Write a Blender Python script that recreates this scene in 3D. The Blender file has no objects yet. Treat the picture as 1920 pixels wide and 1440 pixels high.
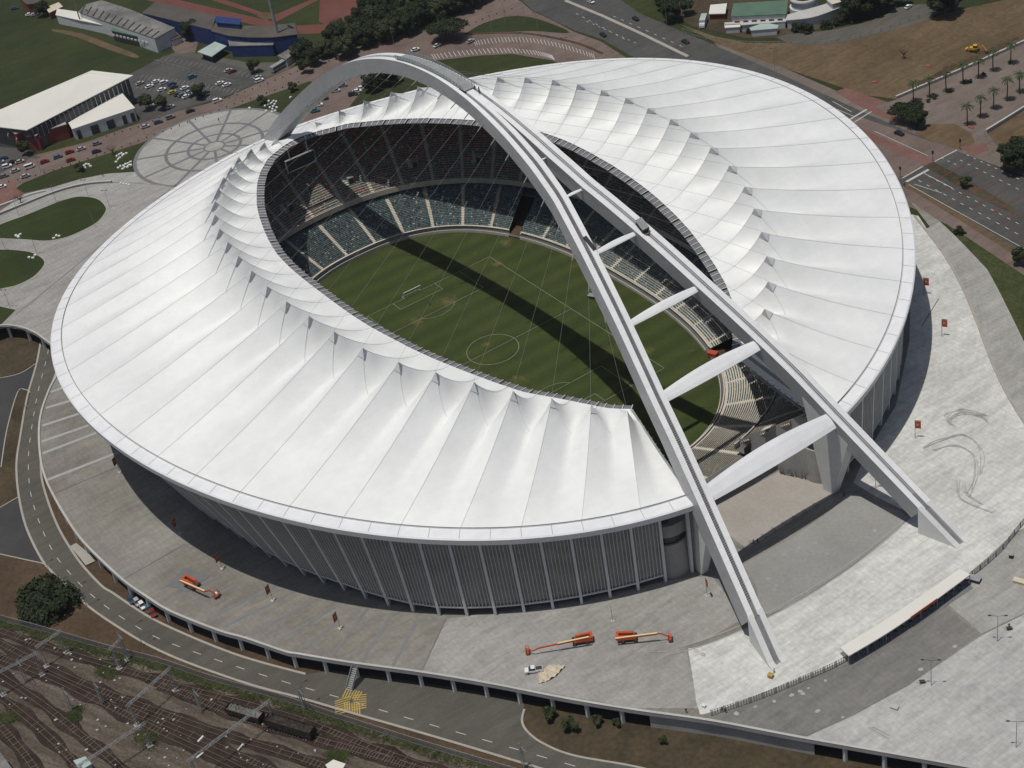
import bpy, bmesh, math, random
import numpy as np
from mathutils import Vector, Matrix
from mathutils.geometry import tessellate_polygon
random.seed(7); rng = np.random.default_rng(7)
S = bpy.context.scene; COL = S.collection
# ------------------------------------------------------------------ camera
CP = np.array([432.2440913124415, -229.6537090920465, 325.37186383951456])
AZ, EL, RO, FP = 2.644360757024794, 0.6088372535731787, -0.18485007650372212, 3180.951248080695
_f = np.array([math.cos(EL)*math.cos(AZ), math.cos(EL)*math.sin(AZ), -math.sin(EL)])
_r = np.cross(_f, [0, 0, 1]); _r /= np.linalg.norm(_r); _u = np.cross(_r, _f)
_r, _u = math.cos(RO)*_r + math.sin(RO)*_u, -math.sin(RO)*_r + math.cos(RO)*_u
cam = bpy.data.cameras.new('camera'); co = bpy.data.objects.new('camera', cam); COL.objects.link(co)
co.matrix_world = Matrix(((_r[0], _u[0], -_f[0], CP[0]), (_r[1], _u[1], -_f[1], CP[1]), (_r[2], _u[2], -_f[2], CP[2]), (0, 0, 0, 1)))
cam.sensor_width = 36; cam.lens = FP/1920*36; cam.clip_start = 1; cam.clip_end = 8000
S.camera = co
S.render.resolution_x = 1024; S.render.resolution_y = 768
# ------------------------------------------------------------------ light
SX, SY = -.02, .222
SEL = math.atan2(1, math.hypot(SX, SY)); 
W = bpy.data.worlds.new('World'); S.world = W; W.use_nodes = True
nt = W.node_tree; bg = nt.nodes['Background']; sky = nt.nodes.new('ShaderNodeTexSky'); sky.sky_type = 'NISHITA'
sky.sun_disc = False; sky.air_density = .9; sky.dust_density = 2.; sky.ozone_density = .8; sky.sun_elevation = SEL; sky.sun_rotation = math.atan2(-SX, -SY)
nt.links.new(sky.outputs[0], bg.inputs[0]); bg.inputs[1].default_value = .062
sl = bpy.data.lights.new('sun', 'SUN'); sl.energy = 3.2; sl.angle = math.radians(.5); sl.color = (1, .965, .905)
so = bpy.data.objects.new('sun', sl); COL.objects.link(so)
so.rotation_euler = Vector((SX, SY, -1)).to_track_quat('-Z', 'Y').to_euler(); so.location = (0, 0, 400)
S.view_settings.view_transform = 'Standard'; S.view_settings.look = 'None'; S.view_settings.gamma = 1
S.view_settings.exposure = -.1
try: S.cycles.max_bounces = 5; S.cycles.diffuse_bounces = 3
except Exception: pass

def G(px, py, z=0.):
    "where the line of sight through a measured point of the photograph meets the level z"
    d = _f + _r*(px-960)/FP - _u*(py-720)/FP
    t = (z-CP[2])/d[2]
    return (float(CP[0]+t*d[0]), float(CP[1]+t*d[1]), float(z))
def GL(L, z=0.): return [G(x, y, z) for x, y in L]
# ------------------------------------------------------------------ materials
def mat(name, c, c2=None, sc=.2, rough=.85, fine=None, fs=3., spec=.3, metal=0., bump=0., trans=None):
    m = bpy.data.materials.new(name); m.use_nodes = True; n = m.node_tree; b = n.nodes['Principled BSDF']
    b.inputs['Roughness'].default_value = rough; b.inputs['Metallic'].default_value = metal
    b.inputs['Specular IOR Level'].default_value = spec
    b.inputs['Base Color'].default_value = (*c, 1)
    tc = n.nodes.new('ShaderNodeNewGeometry')
    if c2:
        no = n.nodes.new('ShaderNodeTexNoise'); no.inputs['Scale'].default_value = sc; no.inputs['Detail'].default_value = 7
        no.inputs['Roughness'].default_value = .62
        n.links.new(tc.outputs['Position'], no.inputs['Vector'])
        cr = n.nodes.new('ShaderNodeValToRGB'); cr.color_ramp.elements[0].position = .32; cr.color_ramp.elements[1].position = .68
        cr.color_ramp.elements[0].color = (*c, 1); cr.color_ramp.elements[1].color = (*c2, 1)
        n.links.new(no.outputs[0], cr.inputs[0]); out = cr.outputs[0]
        if fine:
            n2 = n.nodes.new('ShaderNodeTexNoise'); n2.inputs['Scale'].default_value = fs; n2.inputs['Detail'].default_value = 4
            n.links.new(tc.outputs['Position'], n2.inputs['Vector'])
            mr = n.nodes.new('ShaderNodeMapRange'); mr.inputs[1].default_value = .3; mr.inputs[2].default_value = .7
            mr.inputs[3].default_value = 1-fine; mr.inputs[4].default_value = 1+fine
            n.links.new(n2.outputs[0], mr.inputs[0])
            mx = n.nodes.new('ShaderNodeVectorMath'); mx.operation = 'SCALE'
            n.links.new(out, mx.inputs[0]); n.links.new(mr.outputs[0], mx.inputs['Scale']); out = mx.outputs[0]
            if bump:
                bp = n.nodes.new('ShaderNodeBump'); bp.inputs['Strength'].default_value = bump; bp.inputs['Distance'].default_value = .3
                n.links.new(n2.outputs[0], bp.inputs['Height']); n.links.new(bp.outputs[0], b.inputs['Normal'])
        n.links.new(out, b.inputs['Base Color'])
    return m
def node(m, t, **k):
    n = m.node_tree.nodes.new(t)
    for a, v in k.items(): setattr(n, a, v)
    return n
M = {}
M['membrane'] = mat('membrane', (.68, .685, .69), (.765, .77, .77), .045, .5, .022, .35, .35)
M['rim'] = mat('rim', (.68, .69, .70), (.76, .76, .76), .15, .5)
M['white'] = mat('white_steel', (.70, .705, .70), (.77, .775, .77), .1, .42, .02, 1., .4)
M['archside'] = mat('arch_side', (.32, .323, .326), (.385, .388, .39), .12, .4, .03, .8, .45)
M['seam'] = mat('dark_seam', (.10, .10, .11)); M['tick'] = mat('joint', (.3, .3, .3)); M['cablepale'] = mat('roof_cable', (.52, .52, .53)); M['fold'] = mat('fabric_fold', (.62, .62, .62))
M['hood'] = mat('hood_mesh', (.36, .37, .38), (.43, .44, .45), .5, .6); M['hoodtop'] = mat('hood_top', (.5, .51, .52), (.58, .58, .59), .5, .6); M['grille'] = mat('grille', (.12, .12, .13), (.2, .2, .21), .5)
M['groove'] = mat('groove', (.13, .13, .135), (.19, .19, .195), .8, .7)
M['cable'] = mat('cable', (.22, .22, .22), rough=.8)
M['concrete'] = mat('concrete', (.27, .265, .255), (.36, .35, .335), .12, .9, .08, 1.5)
M['pale'] = mat('pale_concrete', (.44, .43, .41), (.53, .52, .49), .1, .9, .05, 1.2)
M['beige'] = mat('beige_concrete', (.45, .42, .35), (.55, .51, .43), .3, .9, .06, 2)
M['fin'] = mat('fin', (.5, .5, .49), (.56, .56, .55), .2, .7)
M['colm'] = mat('column', (.56, .57, .57), (.64, .65, .65), .2, .7)
M['screen'] = mat('screen', (.115, .115, .11), (.165, .165, .155), .15, .7)
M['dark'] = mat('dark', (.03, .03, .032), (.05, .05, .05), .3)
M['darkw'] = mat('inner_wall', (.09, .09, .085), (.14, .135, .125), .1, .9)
M['brick'] = mat('brick_paving', (.175, .125, .105), (.235, .175, .15), .05, .9, .10, 1.2)
M['redbrick'] = mat('red_paving', (.21, .10, .083), (.265, .14, .115), .08, .9, .12, 1.5)
M['pink'] = mat('pink_paving', (.235, .19, .17), (.31, .26, .235), .05, .9, .08, 1.)
M['asphalt'] = mat('asphalt', (.085, .083, .08), (.12, .117, .11), .06, .9, .09, 1.5)
M['asphalt2'] = mat('faded_asphalt', (.125, .118, .105), (.16, .15, .135), .05, .9, .07, 1.5)
M['darkasphalt'] = mat('dark_asphalt', (.05, .05, .052), (.08, .08, .08), .06, .9, .1, 1.5)
M['grass'] = mat('grass', (.038, .052, .018), (.068, .078, .028), .035, .95, .16, .9)
M['lawn'] = mat('lawn', (.035, .060, .013), (.055, .085, .02), .05, .95, .14, 1.2)
M['rough'] = mat('rough_grass', (.06, .05, .027), (.13, .095, .055), .09, .95, .25, .7)
M['verge'] = mat('weeds', (.035, .055, .015), (.085, .09, .03), .15, .95, .3, 1.)
M['dirt'] = mat('bare_dirt', (.17, .115, .068), (.25, .18, .118), .03, .95, .14, .5)
M['dirt2'] = mat('brown_dirt', (.09, .058, .034), (.16, .105, .062), .07, .95, .22, .8)
M['track'] = mat('running_track', (.20, .07, .055), (.25, .10, .08), .1)
M['ballast'] = mat('ballast', (.10, .072, .058), (.19, .145, .125), .035, .95, .28, .8)
M['kerb'] = mat('kerb', (.42, .39, .34), (.5, .47, .41), .3)
M['paint'] = mat('road_paint', (.55, .55, .53), (.65, .65, .62), 1.)
M['yellow'] = mat('yellow_paint', (.33, .24, .06), (.40, .30, .09), 1.)
M['rail'] = mat('rail_steel', (.10, .065, .05), (.16, .11, .085), 1., .6)
M['sleeper'] = mat('sleeper', (.085, .062, .05), (.16, .125, .10), 1.)
M['bed'] = mat('rusty_bed', (.022, .0145, .011), (.06, .040, .031), .2, .95, .3, 1.5)
M['steel'] = mat('galvanised', (.22, .23, .23), (.3, .31, .31), .5, .5)
M['orange'] = mat('orange_paint', (.40, .07, .03), (.48, .095, .04), .6, .45)
M['boomc'] = mat('cream_paint', (.62, .5, .27), (.7, .58, .33), .6, .5)
M['tyre'] = mat('tyre', (.03, .03, .03), (.06, .055, .05), 2.)
M['glass'] = mat('car_glass', (.02, .025, .03), rough=.12, spec=.6)
M['tarp'] = mat('tarp', (.46, .40, .29), (.58, .51, .39), .6)
M['bark'] = mat('bark', (.07, .05, .035), (.11, .08, .06), 2.)
M['flagr'] = mat('banner', (.42, .06, .035), (.48, .10, .045), .4)
M['flagy'] = mat('banner_yellow', (.5, .28, .04))
M['roofgrey'] = mat('sheet_roof', (.13, .125, .115), (.27, .26, .245), .12, .8, .2, 1.2)
M['roofbrown'] = mat('fibre_roof', (.085, .078, .067), (.125, .113, .098), .1, .9, .12, 1.5)
M['roofwhite'] = mat('white_roof', (.66, .64, .58), (.72, .70, .64), .05, .5)
M['roofgreen'] = mat('green_roof', (.07, .13, .09), (.095, .16, .11), .2, .7)
M['palegreen'] = mat('pale_green_roof', (.30, .37, .34), (.38, .45, .42), .2, .6)
M['bluewall'] = mat('blue_wall', (.02, .045, .16), (.03, .06, .2), .3)
M['redwall'] = mat('red_brick_wall', (.17, .035, .03), (.22, .055, .045), .5)
M['whitewall'] = mat('white_wall', (.48, .49, .5), (.58, .58, .58), .3)
M['win'] = mat('window_glass', (.03, .035, .045), rough=.15, spec=.5)
M['skin'] = mat('skin', (.2, .12, .08)); M['cloth'] = mat('dark_clothes', (.05, .05, .07))
M['stone'] = mat('white_stone', (.6, .6, .58), (.7, .7, .67), 2.)
def leafmat(name, a, b):
    m = mat(name, a, b, .9, .8); return m
M['leafd'] = leafmat('dark_leaves', (.012, .022, .008), (.04, .058, .018))
M['leafm'] = leafmat('leaves', (.022, .036, .011), (.065, .085, .028))
M['leafp'] = leafmat('palm_leaves', (.03, .045, .018), (.07, .085, .035))
def stretched():
    m = mat('ballast', (.046, .034, .025), (.135, .112, .088), .3, .95, .3, 1.2); n = m.node_tree
    for k in list(n.nodes):
        if k.type == 'TEX_NOISE' and abs(k.inputs['Scale'].default_value-.3) < 1e-4:
            k.inputs['Detail'].default_value = 9; k.inputs['Roughness'].default_value = .68
            a, b = G(0, 1207), G(417, 1377); mp = n.nodes.new('ShaderNodeMapping'); mp.vector_type = 'TEXTURE'; mp.inputs['Rotation'].default_value = (0, 0, math.atan2(b[1]-a[1], b[0]-a[0])); mp.inputs['Scale'].default_value = (7, 1, 1)
            s = k.inputs['Vector'].links[0].from_socket; n.links.new(s, mp.inputs[0]); n.links.new(mp.outputs[0], k.inputs['Vector'])
    return m
M['ballast'] = stretched()
M['bandsoft'] = mat('soft_slate', (.155, .158, .162), (.195, .198, .202), .3)
M['apron'] = mat('pale_apron', (.37, .37, .355), (.45, .45, .43), .03, .88, .09, .7)
M['pylonm'] = mat('pylon_paint', (.56, .56, .545), (.64, .64, .625), .15, .8, .03, 1.)
M['paving_soft'] = mat('paving_soft', (.255, .245, .225), (.335, .325, .305), .022, .88, .08, 1.1)
# concourse paving: herring-bone like fine courses, slab joints and stains
def paving(m):
    n = m.node_tree; b = n.nodes['Principled BSDF']
    old = b.inputs['Base Color'].links[0].from_socket
    g = node(m, 'ShaderNodeNewGeometry'); sp = node(m, 'ShaderNodeSeparateXYZ'); n.links.new(g.outputs['Position'], sp.inputs[0])
    at = node(m, 'ShaderNodeMath', operation='ARCTAN2'); n.links.new(sp.outputs[1], at.inputs[0]); n.links.new(sp.outputs[0], at.inputs[1])
    ln = node(m, 'ShaderNodeVectorMath', operation='LENGTH'); n.links.new(g.outputs['Position'], ln.inputs[0])
    cb = node(m, 'ShaderNodeCombineXYZ')
    a2 = node(m, 'ShaderNodeMath', operation='MULTIPLY'); a2.inputs[1].default_value = 14; n.links.new(at.outputs[0], a2.inputs[0])
    n.links.new(a2.outputs[0], cb.inputs[0])
    l2 = node(m, 'ShaderNodeMath', operation='MULTIPLY'); l2.inputs[1].default_value = .8; n.links.new(ln.outputs['Value'], l2.inputs[0])
    n.links.new(l2.outputs[0], cb.inputs[1])
    no = node(m, 'ShaderNodeTexNoise'); no.inputs['Scale'].default_value = 1.; no.inputs['Detail'].default_value = 3; n.links.new(cb.outputs[0], no.inputs['Vector'])
    # slab courses
    bk = node(m, 'ShaderNodeTexBrick'); bk.inputs['Scale'].default_value = .16; bk.inputs['Mortar Size'].default_value = .012
    bk.inputs['Color1'].default_value = (1, 1, 1, 1); bk.inputs['Color2'].default_value = (.94, .94, .94, 1); bk.inputs['Mortar'].default_value = (.84, .84, .84, 1)
    n.links.new(g.outputs['Position'], bk.inputs['Vector'])
    mr = node(m, 'ShaderNodeMapRange'); mr.inputs[1].default_value = .3; mr.inputs[2].default_value = .7; mr.inputs[3].default_value = .95; mr.inputs[4].default_value = 1.05
    n.links.new(no.outputs[0], mr.inputs[0])
    s1 = node(m, 'ShaderNodeVectorMath', operation='SCALE'); n.links.new(old, s1.inputs[0]); n.links.new(mr.outputs[0], s1.inputs['Scale'])
    s2 = node(m, 'ShaderNodeVectorMath', operation='MULTIPLY'); n.links.new(s1.outputs[0], s2.inputs[0]); n.links.new(bk.outputs[0], s2.inputs[1])
    n.links.new(s2.outputs[0], b.inputs['Base Color']); return m
M['paving_pale'] = mat('paving_pale', (.37, .365, .35), (.47, .465, .45), .03, .88, .09, .7)
M['paving_dark'] = mat('paving_dark', (.20, .195, .18), (.26, .25, .23), .04, .88, .07, 1.1)
M['paving_mid'] = mat('paving_mid', (.29, .28, .265), (.36, .355, .34), .03, .88, .07, 1.)
M['band'] = mat('slate_band', (.15, .155, .165), (.19, .195, .2), .3)
M['bandw'] = mat('pale_band', (.42, .42, .41), (.48, .48, .47), .3)
M['paving'] = paving(mat('paving', (.215, .20, .178), (.335, .325, .305), .028, .88, .07, 1.1))
def stains(m, lo=.8, hi=1.07):
    "weathering: broad streaky stains and the dark runs of water over the slabs"
    n = m.node_tree; b = n.nodes['Principled BSDF']; old = b.inputs['Base Color'].links[0].from_socket; g = node(m, 'ShaderNodeNewGeometry')
    mp = node(m, 'ShaderNodeMapping'); mp.inputs['Rotation'].default_value = (0, 0, .6); mp.inputs['Scale'].default_value = (.35, .07, 1); n.links.new(g.outputs['Position'], mp.inputs[0])
    no = node(m, 'ShaderNodeTexNoise'); no.inputs['Scale'].default_value = 1.; no.inputs['Detail'].default_value = 9; no.inputs['Roughness'].default_value = .75; no.inputs['Distortion'].default_value = .6; n.links.new(mp.outputs[0], no.inputs['Vector'])
    mr = node(m, 'ShaderNodeMapRange'); mr.inputs[1].default_value = .36; mr.inputs[2].default_value = .6; mr.inputs[3].default_value = lo; mr.inputs[4].default_value = hi; n.links.new(no.outputs[0], mr.inputs[0])
    s = node(m, 'ShaderNodeVectorMath', operation='SCALE'); n.links.new(old, s.inputs[0]); n.links.new(mr.outputs[0], s.inputs['Scale']); n.links.new(s.outputs[0], b.inputs['Base Color']); return m
for k in ('paving_pale', 'paving_dark', 'paving_mid', 'paving_soft', 'apron'): paving(M[k])
for k in ('paving', 'apron', 'paving_soft', 'paving_pale', 'paving_dark', 'paving_mid', 'asphalt2', 'asphalt', 'brick', 'pink'): stains(M[k])
stains(M['membrane'], .965, 1.008); stains(M['white'], .93, 1.02); stains(M['archside'], .9, 1.03); stains(M['rim'], .94, 1.01); stains(M['grass'], .8, 1.2); stains(M['lawn'], .85, 1.12); stains(M['dirt'], .8, 1.15)
def pitchmat():
    m = mat('pitch_turf', (.031, .050, .011), (.046, .064, .017), .06, .95, .12, 1.); n = m.node_tree; b = n.nodes['Principled BSDF']
    old = b.inputs['Base Color'].links[0].from_socket; g = node(m, 'ShaderNodeNewGeometry')
    wv = node(m, 'ShaderNodeTexWave'); wv.bands_direction = 'X'; wv.inputs['Scale'].default_value = .035; wv.inputs['Distortion'].default_value = .4
    n.links.new(g.outputs['Position'], wv.inputs['Vector'])
    mr = node(m, 'ShaderNodeMapRange'); mr.inputs[3].default_value = .87; mr.inputs[4].default_value = 1.13; n.links.new(wv.outputs[1], mr.inputs[0])
    s = node(m, 'ShaderNodeVectorMath', operation='SCALE'); n.links.new(old, s.inputs[0]); n.links.new(mr.outputs[0], s.inputs['Scale'])
    no = node(m, 'ShaderNodeTexNoise'); no.inputs['Scale'].default_value = .07; no.inputs['Detail'].default_value = 8; no.inputs['Roughness'].default_value = .7
    n.links.new(g.outputs['Position'], no.inputs['Vector'])
    cr = node(m, 'ShaderNodeValToRGB'); cr.color_ramp.elements[0].position = .62; cr.color_ramp.elements[1].position = .74
    n.links.new(no.outputs[0], cr.inputs[0])
    fac = cr.outputs[0]; n2 = node(m, 'ShaderNodeTexNoise'); n2.inputs['Scale'].default_value = .45; n2.inputs['Detail'].default_value = 6; n2.inputs['Roughness'].default_value = .75; n.links.new(g.outputs['Position'], n2.inputs['Vector'])
    for (wx, wy, R) in ((-38, 6, 11), (-36, -9, 9), (-56, 44, 9), (-46, 33, 7), (60, 20, 10), (66, 2, 9), (40, 36, 8), (-4, 0, 5), (50, -4, 6)):
        dn = node(m, 'ShaderNodeVectorMath', operation='DISTANCE'); n.links.new(g.outputs['Position'], dn.inputs[0]); dn.inputs[1].default_value = (wx, wy, 0)
        a = node(m, 'ShaderNodeMapRange'); a.inputs[1].default_value = 0; a.inputs[2].default_value = R; a.inputs[3].default_value = .42; a.inputs[4].default_value = -.3; n.links.new(dn.outputs['Value'], a.inputs[0])
        b2 = node(m, 'ShaderNodeMath', operation='ADD'); n.links.new(a.outputs[0], b2.inputs[0]); n.links.new(n2.outputs[0], b2.inputs[1])
        c2 = node(m, 'ShaderNodeMapRange'); c2.inputs[1].default_value = .66; c2.inputs[2].default_value = .95; c2.inputs[3].default_value = 0; c2.inputs[4].default_value = .8; n.links.new(b2.outputs[0], c2.inputs[0])
        d2 = node(m, 'ShaderNodeMath', operation='MAXIMUM'); n.links.new(c2.outputs[0], d2.inputs[0]); n.links.new(fac, d2.inputs[1]); fac = d2.outputs[0]
    mx = node(m, 'ShaderNodeMixRGB'); mx.inputs[2].default_value = (.13, .105, .045, 1); n.links.new(fac, mx.inputs[0]); n.links.new(s.outputs[0], mx.inputs[1])
    n.links.new(mx.outputs[0], b.inputs['Base Color']); return m
M['turf'] = pitchmat()
def seatmat(name, stops):
    "each seat gets one colour of the mosaic, picked by its number along the row and its row"
    m = bpy.data.materials.new(name); m.use_nodes = True; n = m.node_tree; b = n.nodes['Principled BSDF']; b.inputs['Roughness'].default_value = .38
    uv = node(m, 'ShaderNodeUVMap'); fl = node(m, 'ShaderNodeVectorMath', operation='FLOOR'); n.links.new(uv.outputs[0], fl.inputs[0])
    wn = node(m, 'ShaderNodeTexWhiteNoise', noise_dimensions='2D'); n.links.new(fl.outputs[0], wn.inputs[0])
    cr = node(m, 'ShaderNodeValToRGB'); cr.color_ramp.interpolation = 'CONSTANT'
    e = cr.color_ramp.elements; e[0].position = 0; e[0].color = (*stops[0][1], 1); e[1].position = stops[1][0]; e[1].color = (*stops[1][1], 1)
    for p, c in stops[2:]:
        k = e.new(p); k.color = (*c, 1)
    n.links.new(wn.outputs[0], cr.inputs[0]); n.links.new(cr.outputs[0], b.inputs['Base Color']); return m
TEAL, NAVY, GRYS, WHT, RED, ORG, SLT = (.10, .165, .155), (.055, .07, .09), (.18, .195, .2), (.42, .43, .43), (.30, .06, .035), (.30, .15, .06), (.11, .14, .16)
M['seat_low'] = seatmat('seats_low', [(0, TEAL), (.36, NAVY), (.58, SLT), (.8, GRYS), (.965, WHT)])
M['seat_mid'] = seatmat('seats_mid', [(0, TEAL), (.3, NAVY), (.45, RED), (.6, SLT), (.72, ORG), (.8, GRYS), (.95, WHT)])
M['seat_top'] = seatmat('seats_top', [(0, RED), (.35, ORG), (.5, NAVY), (.65, TEAL), (.8, GRYS), (.95, WHT)])
def paint(name, c): 
    k = 'car_'+name
    if k not in M: M[k] = mat(k, c, rough=.3, spec=.5)
    return M[k]
CARC = dict(white=(.7, .7, .7), silver=(.36, .37, .38), grey=(.16, .165, .17), black=(.02, .02, .022), red=(.22, .02, .018), blue=(.035, .06, .13),
            teal=(.05, .13, .17), yellow=(.45, .36, .03), darkred=(.12, .02, .02), darkblue=(.02, .027, .05), green=(.03, .09, .05), beige=(.4, .36, .28))
def tone(k, r, g=None, b=None):
    "scale a material's own colours"
    g = r if g is None else g; b = r if b is None else b; m = M[k].node_tree
    for n in m.nodes:
        if n.type == 'VALTORGB' and (n.color_ramp.elements[0].color[0] > .001):
            for e in n.color_ramp.elements: c = e.color; e.color = (c[0]*r, c[1]*g, c[2]*b, 1)
for k, c in dict(brick=(.72,), bed=(.75,), grass=(.47, .50, .34), lawn=(.52, .48, .40), rough=(.6,), verge=(.7,), dirt=(.5, .49, .43), pink=(.55, .54, .50), paving=(.80, .80, .76), asphalt2=(.64, .64, .60), asphalt=(.68,),
                 darkasphalt=(.7,), paving_pale=(1.3, 1.31, 1.28), paving_mid=(1.0, 1.0, .97), paving_dark=(.80,), dirt2=(.55, .56, .56), redbrick=(.68,), track=(.55,), screen=(2.3,), groove=(1.15,), leafd=(.7,), leafm=(.75,),
                 kerb=(.7,), pale=(.85,), roofgrey=(.8,), roofbrown=(.75,), bluewall=(.7,), roofwhite=(.92,), membrane=(1.01, 1.015, .99), turf=(.96, .90, .82), sleeper=(.8,), paint=(.72,), band=(.85,), bandw=(.75,)).items(): tone(k, *c)
# ------------------------------------------------------------------ mesh helpers
class MB:
    def __init__(s): s.v, s.f, s.m, s.uv = [], [], [], None
    def add(s, vs, fs, mi=0):
        o = len(s.v); s.v += [tuple(map(float, q)) for q in vs]; s.f += [tuple(i+o for i in q) for q in fs]; s.m += [mi]*len(fs); return s
    def hexa(s, c, mi=0): return s.add(c, [(3, 2, 1, 0), (4, 5, 6, 7), (0, 1, 5, 4), (1, 2, 6, 5), (2, 3, 7, 6), (3, 0, 4, 7)], mi)
    def box(s, x0, x1, y0, y1, z0, z1, mi=0):
        return s.hexa([(x0, y0, z0), (x1, y0, z0), (x1, y1, z0), (x0, y1, z0), (x0, y0, z1), (x1, y0, z1), (x1, y1, z1), (x0, y1, z1)], mi)
    def beam(s, a, b, w, h, mi=0, up=(0, 0, 1), w2=None, h2=None):
        a, b = Vector(a), Vector(b); d = (b-a).normalized(); sd = d.cross(Vector(up))
        if sd.length < 1e-4: sd = d.cross(Vector((1, 0, 0)))
        sd.normalize(); u = sd.cross(d); w2 = w2 or w; h2 = h2 or h
        c = [a-sd*w/2-u*h/2, a+sd*w/2-u*h/2, b+sd*w2/2-u*h2/2, b-sd*w2/2-u*h2/2, a-sd*w/2+u*h/2, a+sd*w/2+u*h/2, b+sd*w2/2+u*h2/2, b-sd*w2/2+u*h2/2]
        return s.hexa(c, mi)
    def tube(s, a, b, r0, r1=None, n=6, mi=0, cap=True):
        a, b = Vector(a), Vector(b); r1 = r0 if r1 is None else r1; d = (b-a).normalized()
        t = Vector((0, 0, 1)) if abs(d.z) < .9 else Vector((1, 0, 0)); x = d.cross(t).normalized(); y = d.cross(x)
        vs = [a+(x*math.cos(k*2*math.pi/n)+y*math.sin(k*2*math.pi/n))*r0 for k in range(n)]+[b+(x*math.cos(k*2*math.pi/n)+y*math.sin(k*2*math.pi/n))*r1 for k in range(n)]
        fs = [(k, (k+1) % n, n+(k+1) % n, n+k) for k in range(n)]
        if cap: fs += [tuple(range(n))[::-1], tuple(range(n, 2*n))]
        return s.add(vs, fs, mi)
    def flat(s, P, mi=0, holes=()):
        L = [[Vector(p) for p in P]]+[[Vector(p) for p in h] for h in holes]
        tr = tessellate_polygon(L); vs = [p for l in L for p in l]
        fs = []
        for t in tr:
            a, b, c = (vs[i] for i in t)
            fs.append(t if (b-a).cross(c-a).z > 0 else t[::-1])
        return s.add(vs, fs, mi)
    def prism(s, P, z0, z1, mi=0, ms=None):
        n = len(P); s.flat([(p[0], p[1], z1) for p in P], mi)
        s.add([(p[0], p[1], z0) for p in P]+[(p[0], p[1], z1) for p in P], [(i, (i+1) % n, n+(i+1) % n, n+i) for i in range(n)], mi if ms is None else ms); return s
    def strip(s, A, B, mi=0, closed=False):
        n = len(A); r = range(n if closed else n-1)
        return s.add(list(A)+list(B), [(i, (i+1) % n, n+(i+1) % n, n+i) for i in r], mi)
    def build(s, name, ms, parent=None, smooth=False):
        me = bpy.data.meshes.new(name); me.from_pydata(s.v, [], s.f)
        ms = ms if isinstance(ms, (list, tuple)) else [ms]
        for q in ms: me.materials.append(M[q] if isinstance(q, str) else q)
        if len(ms) > 1: me.polygons.foreach_set('material_index', s.m)
        if smooth: me.polygons.foreach_set('use_smooth', [True]*len(s.f))
        if s.uv:
            l = me.uv_layers.new(name='UVMap'); l.data.foreach_set('uv', np.array(s.uv, dtype=np.float32).ravel())
        me.update(); o = bpy.data.objects.new(name, me); COL.objects.link(o)
        if parent: o.parent = parent
        return o
def recalc(o):
    bm = bmesh.new(); bm.from_mesh(o.data); bmesh.ops.recalc_face_normals(bm, faces=bm.faces); bm.to_mesh(o.data); bm.free(); return o
def tag(o, label, cat, group=None, kind=None):
    o['label'] = label; o['category'] = cat
    if group: o['group'] = group
    if kind: o['kind'] = kind
    return o
def empty(name, loc=(0, 0, 0), rz=0):
    o = bpy.data.objects.new(name, None); COL.objects.link(o); o.location = loc; o.rotation_euler = (0, 0, rz); o.empty_display_size = .5; return o
def copy_tree(o, parent=None):
    c = o.copy(); COL.objects.link(c); c.parent = parent
    for ch in list(o.children): copy_tree(ch, c)
    return c
def struct(o, label=None):
    o['kind'] = 'structure'
    if label: o['label'] = label; o['category'] = 'ground'
    return o
ZU = 5.6; ZD = 6.0; _lay = [0]
def sheet(name, L, z, m, label=None, world=False):
    _lay[0] += 1; z += _lay[0]*.0006
    P = [(x, y, z) for x, y in L] if world else GL(L, z)
    return struct(MB().flat(P).build(name, m), label)
def lerp(a, b, t): return tuple(a[i]+(b[i]-a[i])*t for i in range(3))
def offset_line(P, w):
    "left and right edges of a ribbon of width w round the polyline P"
    A, B = [], []
    for i, p in enumerate(P):
        a = P[max(i-1, 0)]; b = P[min(i+1, len(P)-1)]; dx, dy = b[0]-a[0], b[1]-a[1]; l = math.hypot(dx, dy) or 1
        A.append((p[0]-dy/l*w/2, p[1]+dx/l*w/2, p[2])); B.append((p[0]+dy/l*w/2, p[1]-dx/l*w/2, p[2]))
    return A, B
def ribbon(mb, P, w, mi=0, h=None):
    A, B = offset_line(P, w)
    if h is None: return mb.strip(B, A, mi)
    for i in range(len(P)-1):
        c = [B[i], B[i+1], A[i+1], A[i]]; mb.hexa([(q[0], q[1], q[2]) for q in c]+[(q[0], q[1], q[2]+h) for q in c], mi)
    return mb
def resample(P, step):
    P = [np.array(p, float) for p in P]; s = [0]
    for a, b in zip(P, P[1:]): s.append(s[-1]+np.linalg.norm(b-a))
    n = max(1, int(round(s[-1]/step))); A = np.array(P)
    return [tuple(float(np.interp(s[-1]*k/n, s, A[:, i])) for i in range(3)) for k in range(n+1)]
def smoothpx(L, n=6):
    "Catmull-Rom through measured points"
    P = [L[0]]+list(L)+[L[-1]]; o = []
    for i in range(1, len(P)-2):
        p0, p1, p2, p3 = P[i-1:i+3]
        for k in range(n):
            t = k/n; o.append(tuple(.5*((2*p1[j])+(-p0[j]+p2[j])*t+(2*p0[j]-5*p1[j]+4*p2[j]-p3[j])*t*t+(-p0[j]+3*p1[j]-3*p2[j]+p3[j])*t**3) for j in range(2)))
    return o+[tuple(L[-1])]
exec_parts = []
# ================================================================== GROUND
far = 3200
struct(MB().flat([(-far, -far, -.06), (far, -far, -.06), (far, far, -.06), (-far, far, -.06)]).build('ground', 'dirt2'))
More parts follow.
